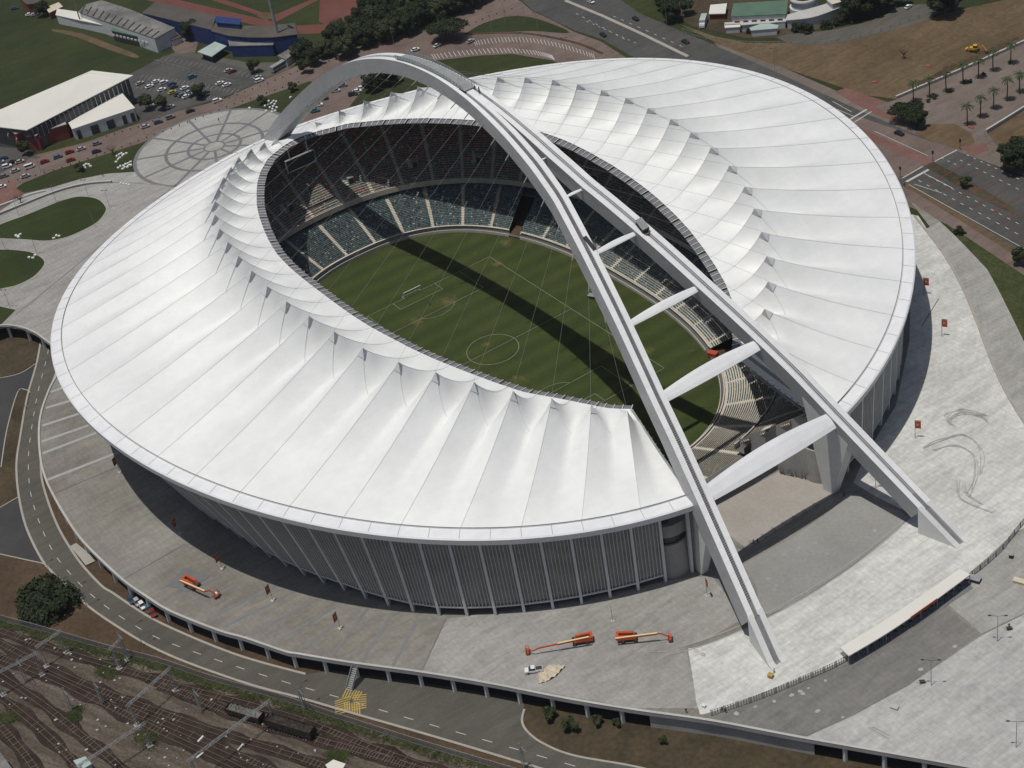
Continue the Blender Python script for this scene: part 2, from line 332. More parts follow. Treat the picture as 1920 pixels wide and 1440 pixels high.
# higher natural ground north and east of the stadium, its cut edge runs under the concourse and round the bowl
eu = [(127*math.cos(math.radians(a)), 104*math.sin(math.radians(a))) for a in range(196, -1, -6)]
p0, p1, pe = G(-900, 560, ZU), G(0, 588, ZU), G(2500, 1250, ZU)
up = [(p0[0], p0[1]), (p1[0], p1[1]), (-132, -52)]+eu+[(140, -4), (pe[0], pe[1]), (far, 200), (far, far), (-far, far), (-far, -400)]
struct(MB().prism(up, -.05, ZU).build('upper_ground', 'grass'))
UZ = lambda k: ZU+.03*k
S_ = lambda n, L, k, m: sheet(n, L, UZ(k), m)
# ---- north / left top
S_('brick_apron', [(-60, 430), (0, 398), (45, 368), (255, 328), (430, 300), (700, 320), (1100, 200), (1700, 420), (1712, 360), (1600, 290), (1350, 190), (1180, 112), (1127, 78), (1077, 60), (1040, 40), (997, 20), (950, -20), (885, -20), (870, 22), (800, 47), (700, 77), (640, 100), (560, 122), (500, 147), (453, 170), (417, 187), (300, 217), (160, 267), (57, 293), (0, 325), (-60, 345)], 1, 'brick')
S_('side_street', [(-60, 262), (0, 262), (40, 275), (75, 296), (57, 296), (0, 326), (-60, 350)], 2, 'asphalt')
S_('lawn_strip', [(30, 353), (43, 343), (100, 320), (267, 267), (433, 203), (580, 152), (600, 158), (520, 240), (400, 290), (255, 322), (200, 325), (150, 335), (100, 350), (45, 362)], 2, 'grass')
S_('promenade', [(-60, 425), (0, 396), (45, 364), (100, 351), (150, 336), (200, 326), (255, 322), (300, 330), (340, 350), (330, 362), (250, 346), (170, 347), (110, 362), (50, 384), (0, 403), (-60, 432)], 3, 'paving_mid')
sheet('red_corner', [(0, 350), (28, 340), (30, 353), (45, 362), (0, 385)], UZ(4), 'redbrick')
# round plaza with slate rings and spokes
pc = G(402, 275, ZU); R0 = math.hypot(G(254, 300, ZU)[0]-pc[0], G(254, 300, ZU)[1]-pc[1])
circ = lambda r, z, n=72: [(pc[0]+r*math.cos(2*math.pi*k/n), pc[1]+r*math.sin(2*math.pi*k/n), z) for k in range(n)]
pl = empty('round_plaza', (0, 0, 0)); pl['kind'] = 'structure'
MB().flat(circ(R0, UZ(4))).build('plaza_paving', 'paving_mid', pl)
mb = MB()
for r, w in ((R0, 1.6), (R0*.61, 1.5), (R0*.33, 1.4), (R0*.13, 1.)):
    a = circ(r-w/2, UZ(5)); b = circ(r+w/2, UZ(5)); mb.strip(a, b, 0, True)
for k in range(11):
    a = k*2*math.pi/11+.18; c, s = math.cos(a), math.sin(a)
    ribbon(mb, [(pc[0]+c*R0*.15, pc[1]+s*R0*.15, UZ(6)), (pc[0]+c*R0*.98, pc[1]+s*R0*.98, UZ(6))], 1.2)
mb.build('slate_bands', 'band', pl)
# car parks
S_('car_park', [(240, 140), (257, 132), (293, 112), (333, 101), (483, 131), (500, 145), (455, 168), (430, 178), (367, 197), (263, 232), (247, 187)], 2, 'asphalt')
S_('service_yard', [(300, 110), (338, 94), (400, 105), (470, 118), (560, 115), (540, 130), (500, 146), (483, 134), (400, 114), (333, 104)], 3, 'asphalt2')
S_('entrance_yard', [(318, 85), (345, 70), (372, 80), (366, 98), (330, 100)], 4, 'brick')
mb = MB()
def bays(c0, c1, d, n, z, w=.11):
    for k in range(n):
        t = k/(n-1); a = (c0[0]+(c1[0]-c0[0])*t, c0[1]+(c1[1]-c0[1])*t); ribbon(mb, GL([a, (a[0]+d[0], a[1]+d[1])], z), w)
bays((262, 148), (440, 176), (8, -9), 24, UZ(5)); bays((262, 158), (420, 183), (-7, 8), 20, UZ(5)); bays((300, 112), (470, 146), (8, -7), 20, UZ(5))
# fan-shaped brick car park north of the stadium
arc1 = smoothpx([(888, 76), (940, 70), (1000, 72), (1060, 84), (1112, 101)], 9); arc2 = smoothpx([(815, 111), (880, 103), (950, 99), (1010, 104), (1040, 112)], 9)
for i, q in enumerate(arc1): ribbon(mb, GL([q, (q[0]+4-i*.02, q[1]+9)], UZ(5)), .24)
for i, q in enumerate(arc2): ribbon(mb, GL([q, (q[0]-6, q[1]-9)], UZ(5)), .3)
struct(mb.build('parking_lines', 'paint'))
S_('fan_car_park', [(640, 215), (600, 218), (585, 190), (620, 150), (690, 125), (800, 105), (880, 78), (940, 68), (1000, 70), (1070, 84), (1120, 104), (1080, 118), (1000, 112), (950, 103), (880, 108), (790, 122), (720, 145)], 2, 'brick')
S_('grass_bed', smoothpx([(868, 66), (905, 44), (960, 30), (1010, 36), (1068, 61), (1000, 58), (930, 61), (868, 66)], 4)[:-1], 3, 'grass')
S_('shaded_lawn', [(655, 200), (678, 170), (705, 150), (760, 122), (820, 113), (900, 104), (960, 101), (1035, 113), (1062, 126), (900, 150), (860, 190), (790, 190), (700, 195)], 3, 'grass')
mb = MB(); ribbon(mb, GL(smoothpx([(880, 64), (940, 61), (1000, 64), (1080, 80), (1130, 100)], 6), UZ(6)), 1.6); struct(mb.build('planting_strip', 'dirt2'))
# sports ground top left: track, red surfaces
for L, m in (([(238, -8), (300, -8), (520, 42), (500, 52)], 'track'), ([(372, -8), (400, -8), (500, 26), (492, 31)], 'track'), ([(500, 34), (600, -8), (612, -8), (520, 40)], 'track'),
             ([(600, -10), (720, -10), (700, 40), (640, 62), (598, 40)], 'track'), ([(555, 48), (625, 44), (620, 62), (560, 64)], 'track'), ([(480, 30), (498, 22), (520, 28), (500, 38)], 'dirt')):
    S_('running_track' if m == 'track' else 'sand_pit', L, 3, m)
S_('worn_path', smoothpx([(98, 54), (150, 62), (205, 82), (258, 103), (250, 108), (195, 90), (145, 70), (96, 58)], 3), 3, 'dirt')
# ---- east roads
S_('main_road', [(945, -30), (997, 18), (1077, 57), (1127, 73), (1180, 103), (1300, 160), (1500, 260), (1690, 352), (1698, 341), (1920, 474), (2150, 610), (2150, 450), (1920, 332), (1793, 283), (1627, 213), (1453, 133), (1347, 87), (1280, 60), (1200, 25), (1120, -30)], 3, 'asphalt')
mb = MB(); ribbon(mb, GL([(1060, 1), (1130, 30), (1200, 62), (1290, 106)], UZ(5)), 1.8, 0, .12); struct(mb.build('median_kerb', 'kerb'))
S_('brick_crossing', [(1593, 223), (1612, 219), (1798, 283), (1752, 303), (1733, 312), (1689, 336), (1600, 290), (1560, 260)], 5, 'brick')
S_('crossing_strip', [(1600, 232), (1640, 252), (1748, 301), (1735, 309), (1620, 258)], 6, 'redbrick')
S_('planted_median', [(1733, 311), (1750, 303), (1830, 346), (1905, 392), (1900, 402), (1813, 358)], 5, 'rough')
S_('footpath', [(1338, 80), (1400, 98), (1453, 120), (1563, 168), (1660, 205), (1700, 222), (1790, 270), (1800, 284), (1793, 284), (1627, 214), (1453, 134), (1347, 88)], 4, 'pink')
S_('red_footpath', [(1565, 172), (1585, 165), (1660, 190), (1700, 205), (1720, 232), (1690, 232), (1627, 208)], 5, 'redbrick')
S_('construction_site', [(1275, 46), (1340, 68), (1400, 80), (1500, 80), (1580, 76), (1690, 50), (1800, 18), (1920, -8), (2150, -60), (2150, 10), (1920, 82), (1682, 186), (1620, 178), (1560, 158), (1453, 122), (1350, 84)], 4, 'dirt')
S_('palm_plaza', [(1640, 200), (1682, 186), (1920, 80), (2150, -10), (2150, 80), (1920, 205), (1850, 248), (1868, 268), (1920, 296), (2000, 330), (2000, 375), (1920, 330), (1793, 283), (1740, 250), (1690, 225)], 5, 'pink')
S_('sandy_patch', [(1742, 232), (1790, 232), (1822, 250), (1828, 268), (1795, 280), (1740, 262), (1715, 250)], 6, 'dirt')
S_('red_patch', [(1800, 275), (1845, 268), (1855, 280), (1825, 292)], 7, 'redbrick')
S_('earth_plot', [(1852, 250), (1920, 207), (2060, 130), (2060, 280), (1920, 300), (1878, 284)], 6, 'dirt')
S_('temple_grounds', [(1280, -30), (1480, -30), (1560, 40), (1500, 72), (1400, 72), (1300, 50), (1262, 30)], 3, 'rough')
S_('temple_car_park', smoothpx([(1455, 70), (1490, 62), (1560, 56), (1640, 36), (1690, 12), (1750, 10), (1745, 35), (1650, 62), (1560, 82), (1480, 82)], 3), 5, 'asphalt2')
S_('sandy_verge', [(1697, 342), (1712, 346), (1920, 474), (1920, 489), (1700, 358)], 4, 'dirt')
S_('brick_footpath', [(1690, 350), (1712, 358), (1920, 489), (2100, 600), (2100, 640), (1920, 516), (1773, 420), (1700, 385)], 5, 'brick')
S_('grass_bank', [(1773, 419), (1800, 436), (1920, 516), (2100, 640), (2100, 820), (1920, 640), (1850, 520), (1800, 450)], 5, 'verge')
# lane markings on the main road
mb = MB()
for (a, b, n) in (((1704, 346), (1920, 466), 0), ((1722, 338), (1920, 445), 12), ((1741, 330), (1920, 425), 12), ((1765, 296), (1800, 312), 3), ((1800, 300), (1920, 360), 8), ((1812, 290), (1920, 340), 8), ((1100, 40), (1200, 84), 9), ((1150, 30), (1290, 92), 9), ((1080, 25), (1180, 78), 8), ((1640, 246), (1740, 292), 0)):
    A, B = G(*a, UZ(7)), G(*b, UZ(7))
    if n == 0: ribbon(mb, [A, B], .25); continue
    for k in range(n):
        ribbon(mb, [lerp(A, B, k/n), lerp(A, B, (k+.35)/n)], .3)
for a, b, w in (((1593, 224), (1625, 205), .9), ((1602, 229), (1634, 209), .5), ((1692, 334), (1730, 312), .5), ((1699, 341), (1741, 318), 1.1), ((1752, 303), (1794, 281), .5), ((1714, 345), (1766, 362), .3), ((1731, 324), (1785, 352), .3), ((1561, 190), (1597, 210), .3), ((1570, 205), (1600, 218), .3)):
    ribbon(mb, [G(*a, UZ(8)), G(*b, UZ(8))], w)
struct(mb.build('lane_markings', 'paint'))
mb = MB()
for k in range(9):
    a = (1745+k*27, 342+k*15); ribbon(mb, GL([a, (a[0]+62, a[1]-32)], UZ(6)), .5)
struct(mb.build('red_road_bands', 'track'))
# ---- low ground: roads, garden, railway
LZ = lambda k: .03*k
L_ = lambda n, L, k, m: sheet(n, L, LZ(k), m)
rl = smoothpx([(84, 590), (78, 630), (69, 681), (51, 745), (38, 819), (31, 870), (35, 927), (49, 988), (76, 1045), (97, 1072), (133, 1105), (167, 1138), (217, 1173), (277, 1209), (350, 1242), (467, 1283), (560, 1308), (677, 1342), (827, 1385), (1010, 1440), (1150, 1482)], 5)
rr = smoothpx([(140, 590), (122, 640), (108, 690), (92, 740), (80, 820), (77, 883), (86, 927), (105, 979), (125, 1017), (153, 1058), (190, 1098), (213, 1113), (273, 1153), (333, 1183), (417, 1218), (483, 1240), (573, 1264)], 5)
apron = [(640, 1255), (700, 1240), (980, 1290), (983, 1330), (979, 1353), (990, 1373), (1020, 1395), (1077, 1417), (1193, 1438), (1320, 1470)]
L_('service_road', rl+[(1330, 1530)]+apron[::-1]+rr[::-1], 2, 'asphalt2')
mb = MB(); ribbon(mb, GL(rl, LZ(2)), .7, 0, .14); ribbon(mb, GL(rr[:], LZ(2)), .7, 0, .14); ribbon(mb, GL(smoothpx([(983, 1330), (979, 1353), (990, 1373), (1020, 1395), (1077, 1417), (1193, 1438), (1320, 1470)]), LZ(2)), .6, 0, .14)
struct(mb.build('kerb', 'kerb'))
L_('side_road', [(-90, 730), (0, 710), (38, 701), (72, 681), (80, 690), (57, 734), (48, 731), (33, 736), (13, 806), (0, 880), (-90, 1050)], 1, 'darkasphalt')
L_('side_road', [(-90, 975), (0, 951), (33, 932), (52, 945), (85, 1057), (0, 1038), (-90, 1015)], 1, 'darkasphalt')
L_('rough_island', smoothpx([(33, 736), (48, 731), (57, 736), (42, 800), (32, 870), (34, 930), (0, 952), (-20, 955), (1, 876), (13, 806), (33, 736)], 4)[:-1], 2, 'rough')
L_('rough_island', smoothpx([(-40, 712), (0, 707), (36, 697), (68, 676), (74, 645), (40, 630), (-40, 625)], 4), 2, 'rough')
mb = MB()
for L in ([(0, 709), (38, 700), (70, 680)], [(2, 876), (13, 806), (33, 736), (48, 731), (57, 736)], [(0, 952), (34, 932)], [(0, 1039), (86, 1058)]): ribbon(mb, GL(smoothpx(L, 4), LZ(3)), .4, 0, .12)
struct(mb.build('kerb', 'kerb'))
mid = smoothpx([(92, 650), (83, 690), (70, 740), (57, 819), (53, 870), (58, 927), (76, 985), (100, 1035), (125, 1068), (160, 1105), (200, 1138), (245, 1168), (300, 1198), (400, 1235), (500, 1268), (560, 1286), (640, 1309), (760, 1345), (900, 1385), (1080, 1437), (1180, 1465)], 5)
mb = MB(); cp = resample(GL(mid, LZ(3)), 1.)
for k in range(2, len(cp)-3, 8): ribbon(mb, cp[k:k+4], .22)
struct(mb.build('centre_line', 'paint'))
# yellow box marking of slanted stripes
mb = MB()
for k in range(8):
    for q in ((642+k*4.2, 1292+k*1.2, 1, 15), (655+k*5, 1323+k*1.5, 1, 14)):
        pass
cx, cy = 659, 1314
for sgx, sgy, dx, dy in ((-1, 1, -33, 12), (1, -1, 30, -10)):
    for k in range(7):
        t = (k+.3)/7; a = (cx+dx*t*.15, cy-16*(1-t)*sgy*0+((t-.5)*26)); 
        ribbon(mb, GL([(cx+sgx*3, cy-9+k*4.5-sgx*1), (cx+dx+sgx*-2, cy-6+k*4.0+dy*.6)], LZ(4)), .38)
for sgy in (-1, 1):
    for k in range(7):
        x = cx-13+k*4.6; ribbon(mb, GL([(x-2+sgy*2, cy+sgy*4+(k-3)*.6), (x+3-sgy*2, cy+sgy*21+(k-3)*1.2)], LZ(5)), .38)
struct(mb.build('yellow_marking', 'yellow'))
L_('planted_bank', [(985, 1300), (1700, 1400), (1800, 1500), (1350, 1480), (1193, 1438), (1077, 1417), (1020, 1395), (990, 1373), (980, 1353), (983, 1330)], 1, 'rough')
fence_px = [(-60, 1146), (0, 1163), (100, 1190), (200, 1219), (300, 1244), (400, 1278), (533, 1315), (640, 1351), (800, 1402), (977, 1455), (1060, 1480)]
yard = [(-300, 1100)]+fence_px+[(1200, 1700), (-300, 1900)]
L_('railway_yard', yard, 1, 'ballast')
vg = [(p[0], p[1]+1) for p in fence_px]; vb = [(p[0]-3, p[1]+10+3*math.sin(i*2.3)) for i, p in enumerate(fence_px)]
def weeds(name, L, n, leaf, m, h=.35):
    "tufts of leaves scattered over a ragged patch: L holds (centre px, radius m)"
    r = np.random.default_rng(len(L)*7+n); mb = MB()
    for k in range(n):
        (px, R) = L[k % len(L)]; c = G(*px, 0); a, q = r.uniform(0, 6.28), R*abs(r.normal(0, .5)); x, y = c[0]+q*math.cos(a), c[1]+q*math.sin(a); t = r.uniform(0, 6.28); s = leaf*r.uniform(.5, 1.5); dx, dy = s*math.cos(t), s*math.sin(t); z = .06+h*r.uniform(0, .5)
        mb.add([(x-dx, y-dy, z), (x+dy*.5, y-dx*.5, z+h*.4), (x+dx, y+dy, z+h*r.uniform(0, .8)), (x-dy*.5, y+dx*.5, z)], [(0, 1, 2, 3)])
    o = mb.build(name, m); tag(o, None or 'low green weeds growing in ragged tufts', 'weeds', kind='stuff'); return o
vl = [((p[0]-1, p[1]+6+2*math.sin(i*1.3)), 2.0) for i, p in enumerate(smoothpx(fence_px, 9))]
weeds('weed_verge', vl, 16000, .30, 'verge')['label'] = 'strip of green weeds growing along the foot of the palisade fence'
for L in ([(120, 1330), (150, 1320), (172, 1345), (160, 1362), (130, 1350)], [(590, 1412), (640, 1400), (700, 1425), (640, 1440), (600, 1432)], [(0, 1330), (30, 1325), (25, 1360), (0, 1370)], [(180, 1250), (215, 1255), (210, 1268), (180, 1262)], [(255, 1378), (290, 1372), (300, 1392), (262, 1400)]):
    cxx, cyy = sum(q[0] for q in L)/len(L), sum(q[1] for q in L)/len(L); weeds('weed_patch', [((cxx+random.uniform(-14, 14), cyy+random.uniform(-10, 10)), random.uniform(1.2, 3.2)) for _ in range(6)], 1500, .28, 'verge')['label'] = 'ragged weed patch between the railway tracks near the %s' % ['relay hut', 'bottom edge', 'left edge', 'fence gantry', 'middle gantry'][int(cxx > 500)*1 if cxx > 500 else (2 if cxx < 40 else (0 if cyy > 1320 and cxx < 200 else (3 if cyy < 1300 else 4)))]
# tracks, each a thing: rails and sleepers
TR = [('track nearest the green weed verge', [(-60, 1165), (0, 1183), (67, 1207), (167, 1237), (267, 1267), (333, 1287), (433, 1313), (560, 1349), (680, 1396), (800, 1440), (900, 1480)]),
      ('track carrying the derelict wagons', [(300, 1285), (350, 1303), (427, 1335), (510, 1362), (593, 1387), (690, 1413), (793, 1444), (860, 1465)]),
      ('second track in from the palisade fence', [(-60, 1180), (0, 1207), (100, 1257), (183, 1293), (283, 1330), (417, 1377), (567, 1423), (700, 1470)]),
      ('track branching to the lower middle of the yard', [(-60, 1205), (0, 1233), (100, 1273), (200, 1322), (300, 1372), (433, 1434), (520, 1480)]),
      ('close parallel track beside the lower middle branch', [(240, 1330), (320, 1362), (420, 1405), (520, 1450), (600, 1490)]),
      ('curving track left of the gantry mast', [(-60, 1225), (0, 1267), (83, 1323), (150, 1377), (217, 1432), (270, 1490)]),
      ('track in the bottom left rusty ballast', [(-60, 1262), (0, 1307), (67, 1360), (133, 1423), (190, 1490)]),
      ('lowest track in the bottom left corner', [(-60, 1310), (0, 1362), (50, 1420), (90, 1480)])]
for lb, L in TR:
    P = resample(GL(smoothpx(L, 5), LZ(3)), 2.); A, B = offset_line(P, 1.5)
    MB_ = MB(); EA, EB = offset_line([(x, y, LZ(3)-.02+TR.index((lb, L))*.004) for x, y, z in P], 1.); rag = lambda p, q: (lambda w_: (p[0]+(p[0]-q[0])*w_, p[1]+(p[1]-q[1])*w_, p[2]))(1.5+.45*math.sin(p[0]*.35+q[1]*.21)+.3*math.sin(p[1]*.9)+random.uniform(-.15, .15)); MB_.strip([rag(q, p) for p, q in zip(EA, EB)], [rag(p, q) for p, q in zip(EA, EB)]); struct(MB_.build('track_bed', 'bed'))
    t = tag(empty('railway_track', P[len(P)//2]), 'rusty railway '+lb, 'railway track', 'tracks of the railway yard'); o = Vector(t.location)
    sh = lambda Q, dz=0: [(q[0]-o.x, q[1]-o.y, q[2]-o.z+dz) for q in Q]
    
    for E_ in (A, B): mb = MB(); ribbon(mb, sh(E_, .18), .14, 0, .14); mb.build('rail', 'rail', t)
    Q = resample(GL(smoothpx(L, 5), LZ(3)), .9 if 'wagons' in lb else 1.3); mb = MB(); A2, B2 = offset_line(Q, 2.6)
    for a, b in zip(A2, B2):
        if random.random() < (.85 if 'wagons' in lb else .35+.35*math.sin(a[0]*.11)): mb.beam((a[0]-o.x, a[1]-o.y, .1), (b[0]-o.x, b[1]-o.y, .1), .3, .16)
    mb.build('sleepers', 'sleeper', t)['kind'] = 'stuff'
# ================================================================== CONCOURSE DECK
edge_px = [(-80, 640), (-30, 622), (0, 611), (25, 611), (50, 617), (75, 629), (96, 646), (107, 697), (93, 729), (78, 771), (73, 812), (76.7, 864), (86, 899), (99, 927), (121, 966), (150, 1009), (185, 1046), (233, 1090), (273, 1118), (320, 1147), (410, 1183), (460, 1197), (533, 1222), (560, 1227), (657, 1243), (790, 1261), (917, 1282), (1060, 1310), (1193, 1332), (1334, 1352), (1504, 1384), (1754, 1428), (1960, 1466), (2300, 1530)]
west = smoothpx(edge_px[:6], 4)[:-1]+smoothpx(edge_px[6:], 4)
east_px = [(2300, 1200), (2150, 900), (1990, 760), (1920, 640), (1895, 589), (1870, 539), (1851, 505), (1820, 472), (1793, 444), (1762, 415), (1706, 377)]
north_w = [(100, 130), (0, 165), (-110, 140), (-165, 60)]
np_px = [(345, 352), (330, 350), (300, 346), (250, 342), (210, 341), (170, 344), (130, 352), (90, 365), (45, 383), (0, 403), (-90, 440), (-300, 560)]
outline = [G(*q, ZD) for q in west]+[G(*q, ZD) for q in east_px]+[(x, y, ZD) for x, y in north_w]+[G(*q, ZD) for q in np_px]
def bowlpt(d, a):
    n = 2.45-.35*min(1, d/45); c, s = math.cos(a), math.sin(a)
    return (1+(92+d)*math.copysign(abs(c)**(2/n), c), (56+d)*math.copysign(abs(s)**(2/n), s))
hole = [(*bowlpt(23, 2*math.pi*k/90), ZD) for k in range(90)]
dk = empty('concourse', (0, 0, 0)); dk['kind'] = 'structure'
MB().flat(outline, 0, [hole]).build('concourse_paving', 'paving', dk)
MB().flat([(x, y, ZD-.8) for x, y, z in outline], 0, [[(x, y, ZD-.8) for x, y, z in hole]]).build('underside', 'concrete', dk)
wl = [G(*q, ZD) for q in west]
mb = MB(); A, B = offset_line(wl, 1.2)
ribbon(mb, [(x, y, ZD-1.05) for x, y, z in offset_line(wl, .1)[0]], .6, 0, 1.05+.25); mb.build('edge_beam', 'concrete', dk)
mb = MB(); ribbon(mb, [(x, y, ZD+.26) for x, y, z in offset_line(wl, .1)[0]], .7, 0, .08); mb.build('coping', 'pale', dk)
# columns under the edge
ins = resample([(x, y, 0) for x, y, z in offset_line(wl, 1.1)[0]], 9.6)
first = None
for q in ins:
    # keep the open stretches only
    if q[1] > -40 and q[0] < -60: pass
    cxp = (np.array(q)-CP); pxx = 960+FP*float(cxp@_r)/float(cxp@_f)
    if 1222 < pxx < 1522: continue
    if first is None:
        first = MB().box(-.42, .42, -.42, .42, 0, ZD-.85).build('support_column', 'colm', dk); first.location = q
    else:
        c = first.copy(); COL.objects.link(c); c.location = q; c.parent = dk
# solid retaining wall stretch
rw = [(x, y, 0) for x, y, z in offset_line([G(*q, ZD) for q in [(1215, 1336), (1334, 1352), (1504, 1384), (1524, 1388)]], 1.6)[0]]
mb = MB(); ribbon(mb, rw, .5, 0, ZD-1.3); mb.build('retaining_wall', 'concrete', dk)
# recessed back wall under the deck and parking floor coloured dark to carry the shade there
fl_ = offset_line(wl, 3.2)[0]; fl2 = offset_line(wl, 64)[0]; MB().strip([(x, y, .2) for x, y, z in fl2], [(x, y, .2) for x, y, z in fl_]).build('parking_floor', 'darkasphalt', dk)
bw = resample([(x, y, 0) for x, y, z in offset_line(wl, 60)[0]], 8)
mb = MB(); ribbon(mb, bw, .4, 0, ZD-1.3); mb.build('parking_back_wall', 'concrete', dk)
DZ = lambda k: ZD+.025*k
D_ = lambda n, L, k, m: (lambda o: setattr(o, 'parent', dk))(sheet(n, L, DZ(k), m))
for L in ([(-70, 455), (0, 421), (50, 402.5), (105, 380), (140, 369.5), (165, 369), (185, 374), (197, 385), (199, 396), (185, 415), (160, 430), (125, 445), (87, 452), (45, 449.5), (0, 447.5), (-50, 445)],
          [(-80, 470), (0, 467.5), (50, 471), (72, 479), (84, 490), (80, 502), (62, 520), (32, 535), (0, 542.5), (-80, 560)], [(-60, 568), (0, 574), (31, 581), (3, 609), (-60, 612)]):
    P = smoothpx(L+[L[0]], 5)[:-1] if len(L) > 6 else L
    sheet('oval_lawn', P, DZ(1), 'lawn')
    mb = MB(); ribbon(mb, GL(P+[P[0]], DZ(0)), .45, 0, .1); struct(mb.build('kerb', 'kerb'))
# paving tones
D_('west_plaza', [(-80, 438), (0, 405), (45, 385), (90, 367), (130, 354), (170, 346), (210, 343), (250, 344), (300, 348), (345, 354), (380, 352), (200, 480), (130, 590), (108, 655), (96, 646), (75, 630), (50, 618), (25, 612), (0, 612), (-30, 623), (-80, 638)], 0, 'paving_soft')
D_('pale_forecourt', smoothpx([(1290, 1216), (1330, 1206), (1440, 1158), (1560, 1088), (1650, 1020), (1712, 965)], 5)+[(1640, 930), (1600, 905), (1625, 850), (1680, 760), (1705, 640), (1708, 520), (1700, 400), (1722, 405)]+smoothpx([(1765, 470), (1800, 530), (1830, 600), (1860, 680), (1900, 760), (1990, 900), (1980, 960)], 3)+smoothpx([(1900, 1000), (1820, 1072), (1700, 1160), (1600, 1228), (1500, 1272), (1334, 1335), (1310, 1330), (1302, 1290)], 4), 1, 'paving_pale')
D_('dark_apron', smoothpx([(1340, 1338), (1500, 1277), (1600, 1238), (1700, 1170), (1760, 1125)], 4)+[(1835, 1190), (1700, 1285), (1600, 1340), (1505, 1382), (1334, 1349)], 2, 'paving_dark')
D_('mid_apron', [(1765, 1122), (1830, 1075), (1925, 985), (2150, 1050), (2100, 1100), (1920, 1150), (1840, 1188)], 2, 'paving_mid')
D_('pale_apron', [(1507, 1384), (1600, 1342), (1700, 1287), (1840, 1192), (1920, 1152), (2150, 1080), (2300, 1528), (1960, 1464), (1754, 1426)], 3, 'apron')
D_('entrance_plateau', [(1345, 985), (1330, 955), (1470, 879), (1562, 914), (1575, 918), (1400, 1030)], 3, mat('plateau', (.29, .265, .235), (.35, .32, .29), .08, .9, .06, 1.))
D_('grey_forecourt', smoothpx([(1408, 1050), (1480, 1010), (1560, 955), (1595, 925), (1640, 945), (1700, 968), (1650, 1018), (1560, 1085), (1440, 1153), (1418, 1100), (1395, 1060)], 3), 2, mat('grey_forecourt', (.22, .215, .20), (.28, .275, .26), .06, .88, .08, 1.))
D_('east_walk', [(1735, 430), (1762, 415), (1793, 444), (1820, 472), (1851, 505), (1870, 539), (1895, 589), (1920, 640), (1990, 760), (2100, 900), (2100, 1010), (1960, 860), (1900, 760), (1860, 680), (1830, 600), (1800, 530), (1765, 470)], 1, 'paving_mid')
mb = MB()
ribbon(mb, GL(smoothpx([(1715, 405), (1765, 470), (1800, 530), (1830, 600), (1860, 680), (1900, 760), (1990, 900)], 6), DZ(4)), .7, 0, .25); mb.build('low_kerb_wall', 'kerb', dk)
mb = MB()
for d in (0, 10): ribbon(mb, GL(smoothpx([(1240, 1222+d), (1330, 1196+d), (1440, 1148+d), (1560, 1078+d), (1650, 1012+d), (1706, 965+d*.6)], 5), DZ(5)), .3)
mb.build('drain_lines', 'concrete', dk)
mb = MB()   # slate bands radiating over the west concourse
for a, b in (((330, 1118), (412, 1080)), ((362, 1135), (452, 1092)), ((395, 1158), (520, 1096)), ((420, 1175), (560, 1105)), ((468, 1190), (596, 1122)), ((513, 1207), (640, 1130)), ((560, 1222), (640, 1160)), ((620, 1232), (690, 1140)), ((676, 1243), (736, 1148)), ((735, 1250), (785, 1158)), ((300, 1105), (352, 1075))):
    ribbon(mb, [G(*a, DZ(2)), G(*b, DZ(2))], 1.0)
mb.build('slate_bands', 'bandsoft', dk)
mb = MB()
for a, b in (((95, 735), (125, 724)), ((86, 765), (150, 746)), ((80, 798), (165, 770)), ((78, 828), (182, 792)), ((80, 850), (195, 806)), ((88, 900), (222, 848))):
    ribbon(mb, [G(*a, DZ(2)), G(*b, DZ(2))], 1.3)
mb.build('pale_bands', 'bandw', dk)
mb = MB()
for a, b in (((100, 926), (225, 873)), ((230, 1087), (346, 1020)), ((790, 1260), (836, 1160)), ((330, 345), (30, 590)), ((1728, 612), (1760, 560))):
    ribbon(mb, [G(*a, DZ(3)), G(*b, DZ(3))], .35)
mb.build('expansion_joints', 'band', dk)
D_('pale_strip', [(838, 1160), (900, 1152), (1100, 1122), (1272, 1085), (1335, 1080), (1365, 1120), (1390, 1162), (1330, 1196), (1285, 1212), (1302, 1290), (1310, 1328), (1193, 1328), (1060, 1305), (917, 1278), (792, 1258)], 0, 'paving_soft')
# plaster spills, rings round covers, tyre arcs
mb = MB()
for L in ([(1155, 1219), (1180, 1212), (1230, 1205), (1300, 1198)], [(1157, 1221), (1200, 1222), (1265, 1222)], [(1103, 1252), (1110, 1265), (1128, 1275)], [(1160, 1283), (1190, 1300), (1220, 1330)], [(1215, 1295), (1222, 1322)], [(1225, 1335), (1250, 1340)], [(1440, 1150), (1480, 1130), (1560, 1080)]):
    P = GL(smoothpx(L, 5), DZ(6)); P = resample(P, .8)
    for a_, b_ in zip(P[::2], P[1::2]):
        if random.random() < .75: g = random.gauss(0, .22); ribbon(mb, [(a_[0]+g, a_[1]+g, a_[2]), (b_[0]+g, b_[1]+g, b_[2])], random.uniform(.1, .3))
mb.build('spill_marks', 'bandw', dk)
mb = MB()
for x, y in ((1285, 1170), (1300, 1178), (1497, 1027), (1470, 1040), (1527, 1018), (1440, 1085), (1455, 1098), (1452, 1105), (1550, 1038), (1625, 1008), (1245, 1130), (1405, 1150), (1212, 1105), (1305, 1220), (1318, 1227), (1600, 940), (1660, 930), (1450, 990), (1430, 935), (1545, 890)):
    c = G(x, y, DZ(7)); r = .6
    A = [(c[0]+r*math.cos(k*.7), c[1]+r*math.sin(k*.7), c[2]) for k in range(9)]; B = [(c[0]+.36*math.cos(k*.7), c[1]+.36*math.sin(k*.7), c[2]) for k in range(9)]; mb.strip(B, A, 0, True)
mb.build('cover_rings', 'bandw', dk)
mb = MB()
